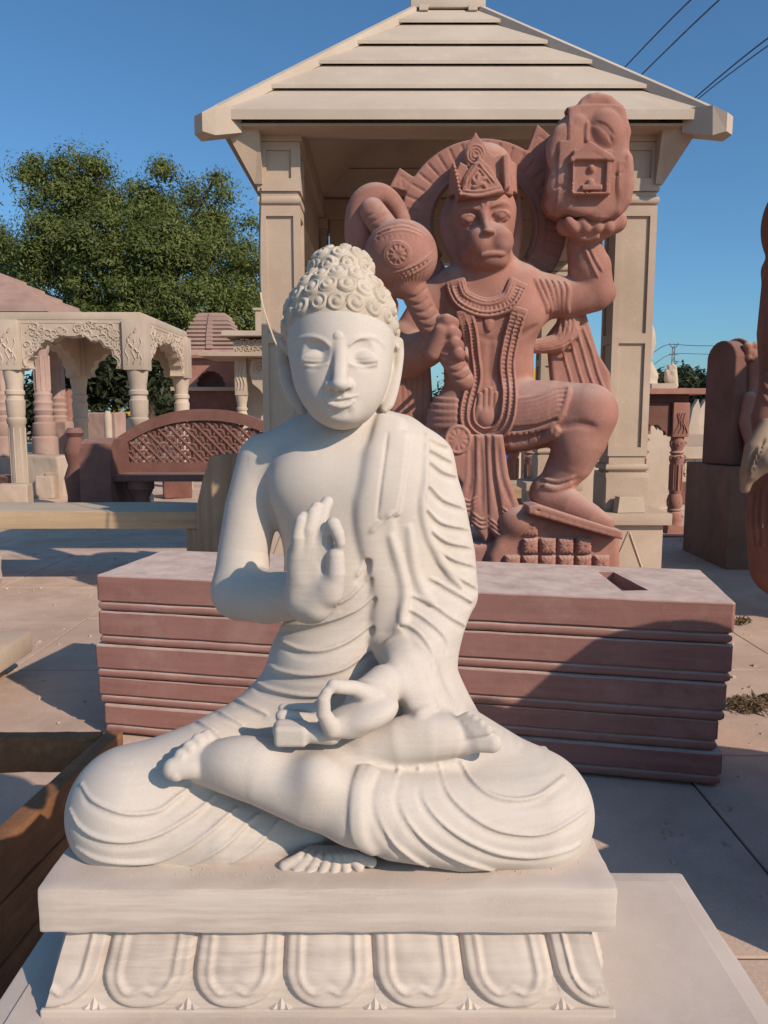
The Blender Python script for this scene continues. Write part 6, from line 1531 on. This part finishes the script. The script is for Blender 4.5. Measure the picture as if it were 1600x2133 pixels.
# tall robed red statue cut by the right edge
Rs = Solid(); ye = 5.6
px_chain(Rs, [(1640, 1175, ye, 75), (1640, 1090, ye, 80), (1645, 1000, ye, 74)], .06); px_chain(Rs, [(1650, 1010, ye, 82), (1650, 900, ye, 70), (1655, 780, ye, 66), (1660, 690, ye, 74), (1665, 600, ye, 70)], .06)
px_chain(Rs, [(1605, 800, ye - .05, 20), (1588, 870, ye - .05, 22), (1592, 930, ye - .08, 20)], .04); px_ell(Rs, (1655, 470, ye), (62, .2, 90), .05); px_ell(Rs, (1655, 560, ye), (62, .2, 40), .05)
Rs.half_cut((0, ye, 0.004), (0, 0, -1), (2.0, 4.6, -.6), (4.2, 6.6, .06))
RsB = Solid(); RsB.ops = list(Rs.ops)
creases(Rs, RsB, [([(1572 + 5 * i, 1015), (1566 + 6 * i, 1080), (1572 + 5 * i, 1150)], 4, .015, .004, bool(i % 2)) for i in range(6)] + [([(1590, 640 + 26 * i), (1600, 655 + 26 * i), (1620, 660 + 26 * i)], 4, .012, .004, False) for i in range(8)])
rs = link('robed_statue', Rs.mesh(.016, 3), M_DKRED); rebase(rs, (U(1640, 1175, ye)[0], ye, 0)); tag(rs, 'big dark red robed stone figure cut off by the right edge of the picture', 'statue')
Rc = Solid(); 
px_chain(Rc, [(1596, 885, ye - .28, 14), (1572, 935, ye - .33, 20), (1558, 985, ye - .34, 16), (1552, 1018, ye - .32, 10)], .04); px_chain(Rc, [(1640, 930, ye - .38, 22), (1600, 960, ye - .40, 22), (1570, 985, ye - .36, 14)], .05)
RcB = Solid(); RcB.ops = list(Rc.ops)
creases(Rc, RcB, [([(1600 - 8 * i, 905 + 10 * i), (1580 - 6 * i, 950 + 8 * i), (1562 - 3 * i, 995 + 4 * i)], 4, .01, .003, bool(i % 2)) for i in range(4)])
link('robe_fold', Rc.mesh(.013, 3), M_TANSHADE, rs)

# pierced star panel, slabs and headstones beyond the table
Yj = 13.0
m = MB(); xa, xb = U(1395, 980, Yj)[0], U(1512, 980, Yj)[0]; za, zb2 = U(1450, 996, Yj)[2], U(1450, 950, Yj)[2]
jl = thing('star_panel', ((xa + xb) / 2, Yj, 0), 'pale pierced stone panel with star shaped openings right of the red table', 'stone panel')
m.box(((xa + xb) / 2, Yj, zb2 + .06), ((xb - xa) / 2, .1, .10), None, .01); m.build('top_rail', M_PALE, jl)
m = MB(); m.box(((xa + xb) / 2, Yj, za - .02), ((xb - xa) / 2, .07, .035)); m.build('bottom_rail', M_PALE, jl)
m = MB(); st = (zb2 - za - .05) / 2
nx = int((xb - xa) / st) + 1
for i in range(nx):
    for j in range(3):
        x = xa + i * st; z = za + .01 + j * st
        for k in range(3):
            a = PI * k / 3 + PI / 6; d = Vector((math.cos(a), 0, math.sin(a))) * st * .5; c = Vector((x + (st / 2 if j % 2 else 0), Yj, z))
            p, q = c - d, c + d; p.z = max(p.z, za); q.z = min(max(q.z, za), zb2 - .03); p.z = min(p.z, zb2 - .03); p.x = min(max(p.x, xa + .03), xb - .03); q.x = min(max(q.x, xa + .03), xb - .03)
            if (q - p).length > .02: m.tube([p, q], .034, 6)
tag(m.build('lattice', M_PALE, jl), kind='stuff')
m = MB(); m.box(((xa + xb) / 2, Yj + .2, za / 2 - .03), ((xb - xa) / 2, .3, za / 2 - .03), None, .02); o = m.build('dark_plinth', M_DKRED); rebase(o, ((xa + xb) / 2, Yj + .2, 0)); tag(o, 'dark shaded stone ledge under the pierced star panel', 'ledge')
for i, (px, py, w_, h_, y, lean_, lb_) in enumerate([(1358, 1010, .28, 1.35, 12.3, .12, 'leftmost pale curved slab leaning under the red table'), (1376, 1010, .28, 1.3, 12.5, .10, 'middle pale curved slab leaning under the red table'), (1393, 1010, .28, 1.3, 12.7, .08, 'rightmost pale curved slab leaning under the red table')]):
    m = MB(); pr = [(-w_ / 2, 0), (w_ / 2, 0), (w_ / 2, h_ * .7)] + [(w_ / 2 * math.cos(t), h_ * .7 + h_ * .3 * math.sin(t)) for t in np.linspace(.2, PI - .2, 9)] + [(-w_ / 2, h_ * .7)]
    m.prism(pr, ((0, 0, 0), (1, 0, 0), (0, lean_, 1), (0, 1, 0)), 0, .12); o = m.build('arched_slab', M_PALE, None, 40); o.location = (U(px, py, y)[0], y, 0); tag(o, lb_, 'stone slab', 'pale arched slabs')
for i, (px, py, w_, h_, y, lb_) in enumerate([(1433, 900, .32, .85, 20, 'left pale pointed slab standing beyond the red table'), (1449, 900, .32, .85, 20.2, 'right pale pointed slab standing beyond the red table')]):
    m = MB(); m.prism([(-w_ / 2, 0), (w_ / 2, 0), (w_ * .6, h_), (w_ * .35, h_ + .12), (0, h_)], ((0, 0, 0), (1, 0, 0), (.12, 0, 1), (0, 1, 0)), 0, .2); o = m.build('pointed_slab', M_PALE); p = U(px, py, y); o.location = (p[0], y, 0); o.scale = (1, 1, (p[2] + h_) / (h_ + .12)); tag(o, lb_, 'stone slab', 'pale pointed slabs')
m = MB(); y = 24; pr = [(-.33, 0), (.33, 0), (.33, 1.5)] + [(.33 * math.cos(t), 1.5 + .33 * math.sin(t)) for t in np.linspace(.2, PI - .2, 9)] + [(-.33, 1.5)]
m.prism(pr, ((0, 0, 0), (1, 0, 0), (0, 0, 1), (0, 1, 0)), 0, .2); o = m.build('red_headstone', M_RED, None, 40); p = U(1472, 895, y); o.location = (p[0], y, U(1472, 860, y)[2] - 1.83); tag(o, 'small red round topped slab against the dark trees at right', 'stone slab')
m = MB(); y = 16; p = U(1462, 930, y); m.box((p[0], y, (U(1462, 905, y)[2] + U(1462, 945, y)[2]) / 2), (.55, .3, .2), Matrix.Rotation(.05, 3, 'Y'), .01); m.box((p[0] - .1, y - .4, U(1462, 948, y)[2] / 2 - .01), (.6, .6, U(1462, 948, y)[2] / 2 - .01), None, .02); o = m.build('slab_pile', M_CREAM); rebase(o, (p[0], y, 0)); tag(o, 'pile of weathered cream slabs beyond the pierced panel', 'stone pile')
m = MB(); m.box((p[0] + .25, y - .75, U(1462, 950, y)[2] + .05), (.45, .3, .06), Matrix.Rotation(.1, 3, 'Y') @ Matrix.Rotation(.4, 3, 'X'), .01); o = m.build('grey_slab', M_STEEL); rebase(o, (p[0] + .25, y - .75, U(1462, 950, y)[2])); tag(o, 'dark grey rough slab leaning on the pile of cream slabs', 'stone slab')

# things seen between the legs of the red figure
for i, (px, y, lb_) in enumerate([(1062, 15, 'leftmost of three pale pillars seen behind the sash of the red figure'), (1078, 15.3, 'middle of three pale pillars seen behind the red figure'), (1090, 15.6, 'rightmost of three pale pillars seen behind the red figure')]):
    m = MB(); turned(m, 0, 0, 0, U(px, 900, y)[2] + .5, .075); o = m.build('small_column', M_PALE, None, 40); o.location = (U(px, 900, y)[0], y, 0); tag(o, lb_, 'column', 'pale columns beyond the gazebo')
m = MB(); y = 15.5; px_ = U(1115, 950, y)[0]; m.lathe([(.3, 0), (.3, .3), (.18, .4), (.28, .7), (.3, .85), (.16, 1.0), (.2, 1.15), (.1, 1.4), (.02, 1.6)], (0, 0, 0), 14)
for k in range(9): a = k * .7; m.tube([(0, 0, .9), (.25 * math.cos(a), .25 * math.sin(a), 1.2), (.3 * math.cos(a), .3 * math.sin(a), 1.45)], [.05, .05, .02], 5)
o = m.build('stone_urn', M_CREAM, None, 50); o.location = (px_, y, 0); tag(o, 'carved stone urn seen under the bent leg of the red figure', 'urn')
m = MB(); y = 9.2; pA, pB = U(1040, 1020, y)[0], U(1130, 1020, y)[0]; zA_, zB_ = U(1080, 1003, y)[2], U(1080, 1035, y)[2]
m.box(((pA + pB) / 2, y, (zA_ + zB_) / 2), (.34, .2, (zA_ - zB_) / 2), None, .01); m.box(((pA + pB) / 2, y + .05, zB_ / 2), (.26, .15, zB_ / 2 - .001), None, .01); o = m.build('low_bench', M_TEAK); rebase(o, ((pA + pB) / 2, y, 0)); tag(o, 'low sunlit sandstone bench seen under the thigh of the red figure', 'bench')
m = MB(); y = 12; px_ = U(1140, 990, y)[0]; m.prism([(-.35, 0), (.35, 0), (.28, 1.1), (.05, 1.3), (-.2, 1.2)], ((0, 0, 0), (1, 0, 0), (.15, .2, 1), (0, 1, 0)), 0, .2); o = m.build('leaning_slab', M_CREAM); o.location = (U(1235, 990, y)[0], y, 0); tag(o, 'shaded slab leaning left of the right gazebo pillar', 'stone slab')
# person far off, half hidden
pe = Solid(); y = 13.5
px_chain(pe, [(1049, 945, y, 13), (1050, 975, y, 14)], .03); px_chain(pe, [(1042, 955, y - .1, 5), (1040, 985, y - .15, 5)], .02)
px_chain(pe, [(1046, 985, y, 8), (1044, 1080, y, 6)], .02); px_chain(pe, [(1054, 985, y, 8), (1056, 1080, y, 6)], .02); px_ell(pe, (1049, 920, y), (8, .09, 11), .01); px_chain(pe, [(1049, 928, y, 5), (1049, 938, y, 5)], .01)
pe.half_cut((0, y, .004), (0, 0, -1), (1, 12, -1), (3.5, 15, .05))
o = link('person', pe.mesh(.016, 3), plain('pink_cloth', (.5, .08, .16), .8)); rebase(o, (U(1049, 1000, y)[0], y, 0)); tag(o, 'person in pink clothes and blue top half hidden behind the sash of the red figure', 'person')
m = MB(); m.lathe([(.125, U(1049, 968, y)[2]), (.135, U(1049, 955, y)[2]), (.14, U(1049, 942, y)[2]), (.10, U(1049, 934, y)[2])], (U(1049, 950, y)[0], y, 0), 14); m.build('top', plain('blue_cloth', (.02, .07, .4), .8), o, 50)
# yellow machine beyond
ym2 = thing('yellow_machine', (U(1118, 790, 30)[0], 30, 0), 'yellow construction machine seen between the cape and waist of the red figure', 'machine')
m = MB(); m.box(tuple(U(1120, 787, 30)), (.75, .6, .32), None, .06); m.build('cab', M_YEL, ym2, 40)
m = MB(); m.box(tuple(U(1127, 765, 30)), (.06, .06, .25)); m.build('exhaust', M_YEL, ym2)
zz = U(1120, 804, 30)[2]; m = MB(); m.box((U(1120, 800, 30)[0], 30, zz / 2 + .2), (.9, .6, zz / 2 - .2), None, .05); m.build('chassis', M_STEEL, ym2)
m = MB(); m.lathe([(.5, -.2), (.55, 0), (.5, .2)], (U(1110, 800, 30)[0], 29.6, .55), 14, Matrix.Rotation(PI / 2, 3, 'X')); m.build('wheel', plain('tyre_black', (.03, .03, .03), .9), ym2)
# pylon and power lines
py_ = thing('power_pylon', (U(1400, 860, 75)[0], 75, 0), 'dark steel power pole with forked top above the distant trees at right', 'pylon')
x = U(1400, 800, 75)[0]; zt3 = U(1400, 716, 75)[2]
for sx in (-1, 1): m = MB(); m.tube([(x + sx * .2, 75, 0), (x + sx * .10, 75, zt3 - .3)], .05, 5); m.build('mast', M_STEEL, py_)
m = MB()
for k in range(14): z = zt3 * k / 14; m.tube([(x - .14, 75, z), (x + .13, 75, z + zt3 / 14)], .03, 4)
m.build('bracing', M_STEEL, py_)
for sx in (-1, 1): m = MB(); m.tube([(x, 75, zt3 - .4), (x + sx * .22, 75, zt3 - .3), (x + sx * .42, 75, zt3 + .05)], .05, 5); m.build('cross_arm', M_STEEL, py_)
m = MB(); m.tube([(x - .4, 75, U(1400, 738, 75)[2]), (x + .4, 75, U(1400, 738, 75)[2])], .05, 5); m.build('cross_arm', M_STEEL, py_)
def wire(pts, y0, y1, nm, lb_, r):
    P = [U(a, b, y0 + (y1 - y0) * i / (len(pts) - 1)) for i, (a, b) in enumerate(pts)]
    m = MB(); m.tube(spline(P, 6), r, 5); o = m.build(nm, M_WIRE); rebase(o, P[0]); tag(o, lb_, 'cable', 'overhead power lines')
wire([(1470, -30), (1390, 48), (1300, 142), (1210, 240)], 9, 16, 'power_line', 'upper left of the overhead lines, running down behind the gazebo roof', .011)
wire([(1530, -30), (1430, 64), (1330, 162), (1230, 262)], 9, 16, 'power_line', 'second overhead line from the left, running down behind the gazebo roof', .011)
wire([(1680, 22), (1560, 110), (1450, 202), (1330, 310)], 9, 16, 'power_line', 'third overhead line, entering at the right edge', .011)
wire([(1680, 40), (1560, 124), (1452, 208), (1330, 316)], 9, 16, 'power_line', 'lowest overhead line, just under the third at the right edge', .009)
wire([(1360, 735), (1392, 718), (1450, 720), (1620, 722)], 75, 75, 'distant_wire', 'thin wire strung from the pole over the distant trees at right', .03)
wire([(1360, 760), (1400, 738), (1480, 738), (1620, 740)], 75, 75, 'distant_wire', 'lower thin wire strung from the pole over the distant trees at right', .025)
# ------------------------------------------------------------------ trees
def leaf_mat(name, c1, c2):
    m = bpy.data.materials.new(name); m.use_nodes = True; t = m.node_tree; b = t.nodes['Principled BSDF']; b.inputs['Roughness'].default_value = .55; b.inputs['Specular IOR Level'].default_value = .3
    oi = t.nodes.new('ShaderNodeNewGeometry'); n = t.nodes.new('ShaderNodeTexNoise'); n.inputs['Scale'].default_value = 1.1; n.inputs['Detail'].default_value = 3; t.links.new(oi.outputs['Position'], n.inputs['Vector'])
    r = t.nodes.new('ShaderNodeMapRange'); r.inputs[1].default_value = .35; r.inputs[2].default_value = .65; t.links.new(n.outputs['Fac'], r.inputs[0])
    rr = t.nodes.new('ShaderNodeMath'); rr.operation = 'MULTIPLY_ADD'; rr.inputs[1].default_value = .5; t.links.new(oi.outputs['Random Per Island'], rr.inputs[0]); 
    h = t.nodes.new('ShaderNodeMath'); h.operation = 'MULTIPLY'; h.inputs[1].default_value = .5; t.links.new(r.outputs[0], h.inputs[0]); t.links.new(h.outputs[0], rr.inputs[2])
    mx = t.nodes.new('ShaderNodeMix'); mx.data_type = 'RGBA'; mx.inputs[6].default_value = (*c1, 1); mx.inputs[7].default_value = (*c2, 1); t.links.new(rr.outputs[0], mx.inputs[0]); t.links.new(mx.outputs[2], b.inputs['Base Color'])
    tr = t.nodes.new('ShaderNodeBsdfTranslucent'); t.links.new(mx.outputs[2], tr.inputs['Color']); ms = t.nodes.new('ShaderNodeMixShader'); ms.inputs[0].default_value = .25
    t.links.new(b.outputs[0], ms.inputs[1]); t.links.new(tr.outputs[0], ms.inputs[2]); t.links.new(ms.outputs[0], t.nodes['Material Output'].inputs['Surface'])
    return m
M_LEAF = leaf_mat('neem_leaves', (0.068, 0.098, 0.024), (0.19, 0.215, 0.055))
M_LEAFD = leaf_mat('dark_leaves', (0.022, 0.036, 0.014), (0.060, 0.070, 0.026))
M_BARK = stone('bark', (0.12, 0.085, 0.06), (0.08, 0.055, 0.04), 3, .6, 60)
def crown(lobes, n_clump, n_leaf, size, clump_r, seed, flat=.6):
    r = np.random.RandomState(seed); vs = []
    wts = np.array([l[3] * l[4] + .03 for l in lobes]); wts = wts / wts.sum()
    ci = r.choice(len(lobes), n_clump, p=wts); C_ = []
    for k in ci:
        l = lobes[k]; d = r.normal(size=3); d /= np.linalg.norm(d); rad = r.uniform(.25, 1.0) ** .45
        C_.append(np.array(l[:3]) + d * rad * np.array((l[3], l[3] * .9, l[4])))
    C_ = np.array(C_); C_ += r.normal(size=C_.shape) * .15
    M_ = n_clump * n_leaf
    C_ = C_[r.permutation(len(C_))]; cen = np.repeat(C_, n_leaf, 0); off = r.normal(size=(M_, 3)) * clump_r * r.uniform(.5, 1.35, (n_clump, 1)).repeat(n_leaf, 0).reshape(M_, 1) * .8; off[:, 2] *= flat
    off[:, 2] -= .25 * (off[:, 0] ** 2 + off[:, 1] ** 2) / clump_r
    p = cen + off
    nn = off / (np.linalg.norm(off, axis=1)[:, None] + 1e-6) * .8 + np.array((0, 0, .7)) + r.normal(size=(M_, 3)) * .3; nn /= np.linalg.norm(nn, axis=1)[:, None]
    a = np.cross(nn, r.normal(size=(M_, 3))); a /= np.linalg.norm(a, axis=1)[:, None]; a[:, 2] -= .2
    b = np.cross(nn, a); b /= np.linalg.norm(b, axis=1)[:, None]
    s = (size * r.uniform(.6, 1.4, M_))[:, None]
    v = np.stack([p - a * s, p + b * s * .32, p + a * s, p - b * s * .32], 1).reshape(-1, 3)
    me = bpy.data.meshes.new('crown'); me.vertices.add(len(v)); me.vertices.foreach_set('co', v.astype(np.float32).ravel())
    me.loops.add(len(v)); me.loops.foreach_set('vertex_index', np.arange(len(v), dtype=np.int32)); me.polygons.add(M_); me.polygons.foreach_set('loop_start', np.arange(0, len(v), 4, dtype=np.int32))
    me.update(calc_edges=True); return me, C_
def tree(name, label, x, y, lobes, nc, nl, size, cr, mat, seed, trunk_r=.35, group=None, limbs=26, flat=.6):
    t = thing(name, (x, y, 0), label, 'tree', group)
    me, C_ = crown(lobes, nc, nl, size, cr, seed, flat); tag(link('crown', me, mat, t), kind='stuff')
    m = MB(); zb = min(l[2] - l[4] for l in lobes); zt = max(l[2] for l in lobes); fork = max(1.2, zb * .9)
    m.tube([(x, y, -.1), (x + .1, y, fork * .5), (x - .05, y, fork)], [trunk_r * 1.3, trunk_r, trunk_r * .85], 9)
    rr = random.Random(seed)
    for k in range(limbs):
        c = C_[rr.randrange(len(C_))]; p0 = Vector((x - .05, y, fork - .1)); p1 = V(c); mid = p0.lerp(p1, .5) + Vector((rr.uniform(-.4, .4), rr.uniform(-.4, .4), .3 + rr.random() * .5))
        m.tube(spline([p0, p0.lerp(mid, .5) + Vector((0, 0, .2)), mid, p1], 3), list(np.linspace(trunk_r * .45, .025, 10)), 5)
    m.build('trunk', M_BARK, t, 60); return t
def lob(px, py, y, rx, rz): p = U(px, py, y); return (p[0], p[1] + 0.0, p[2], R(rx, y), R(rz, y))
Y = 30.0
big = [lob(a + 20, b + 36, Y + dy, rx * .92, rz * .9) for a, b, rx, rz, dy in [(120, 380, 70, 45, 0), (190, 360, 60, 42, 1), (270, 400, 75, 55, 0), (360, 395, 70, 50, 1), (420, 420, 50, 45, 0), (100, 460, 70, 55, -1), (200, 480, 95, 75, -1.5), (310, 480, 100, 75, -1.5), (420, 500, 85, 70, -1), (490, 530, 55, 55, 0), (60, 520, 50, 40, 0), (110, 560, 70, 55, -1), (220, 590, 110, 60, -2), (340, 590, 110, 65, -2), (450, 600, 95, 60, -1), (520, 590, 45, 55, 0), (540, 640, 60, 55, 0), (10, 500, 40, 30, 1), (160, 640, 90, 40, -1), (300, 650, 120, 40, -1), (430, 660, 110, 40, -1)]]
big += [lob(a, b, Y, rx, rz) for a, b, rx, rz in [(50, 342, 20, 11), (75, 355, 14, 12), (135, 335, 18, 13), (168, 332, 20, 16), (205, 338, 14, 17), (440, 365, 26, 13), (455, 385, 14, 10), (330, 352, 22, 14), (510, 490, 18, 14), (10, 480, 20, 12)]]
tree('neem_tree', 'big spreading green tree filling the sky at left behind the pavilions', U(290, 700, Y)[0], Y, big, 470, 400, .076, .48, M_LEAF, 5, .4, None, 60)
for i, (a, y, w_, h_, lb_) in enumerate([(40, 44, 90, 50, 'distant dark hedge at the far left, behind the pink columns'), (330, 46, 80, 60, 'distant dark trees behind the yellow crane'), (480, 45, 80, 60, 'distant dark trees behind the red temple and portico'), (700, 48, 90, 45, 'distant dark trees seen through the gazebo at left of the red figure'), (900, 50, 90, 40, 'distant dark trees low behind the red figure')]):
    L = [lob(a + random.uniform(-w_, w_), 850 - random.uniform(-20, h_), y + random.uniform(-1, 1), random.uniform(20, 40), random.uniform(18, 30)) for _ in range(10)]
    tree('distant_tree', lb_, U(a, 850, y)[0], y, L, 170, 30, .22, .6, M_LEAFD, 40 + i, .25, 'distant dark trees', 8)
lo = [lob(a, b, 26, rx, rz) for a, b, rx, rz in [(140, 800, 60, 60), (200, 780, 80, 70), (260, 770, 70, 60), (150, 740, 60, 40), (300, 760, 60, 60)]]
tree('leafy_bush', 'dark low bush seen through the arches of the carved pavilion', U(210, 800, 26)[0], 26, lo, 300, 30, .14, .35, M_LEAFD, 8, .12, None, 10)
for i, (px, y, w_, h_, lb_) in enumerate([(1375, 62, 60, 58, 'dark green tree nearest the gazebo pillar on the right skyline'), (1440, 66, 52, 66, 'middle dark green tree on the right skyline, in front of the steel pole'), (1500, 60, 60, 68, 'rightmost dark green tree behind the red arched throne'), (1580, 64, 60, 60, 'dark green tree beyond the right edge figures')]):
    p = U(px, 830, y); L = [lob(px + random.uniform(-30, 30), 830 - random.uniform(-40, h_ * .75), y + random.uniform(-1, 1), random.uniform(18, 32), random.uniform(14, 24)) for _ in range(11)] + [lob(px, 850, y, w_ * .8, 40)]
    tree('dark_tree', lb_, p[0], y, L, 260, 26, .28, .6, M_LEAFD, 20 + i, .3, 'dark trees on the right skyline', 12)
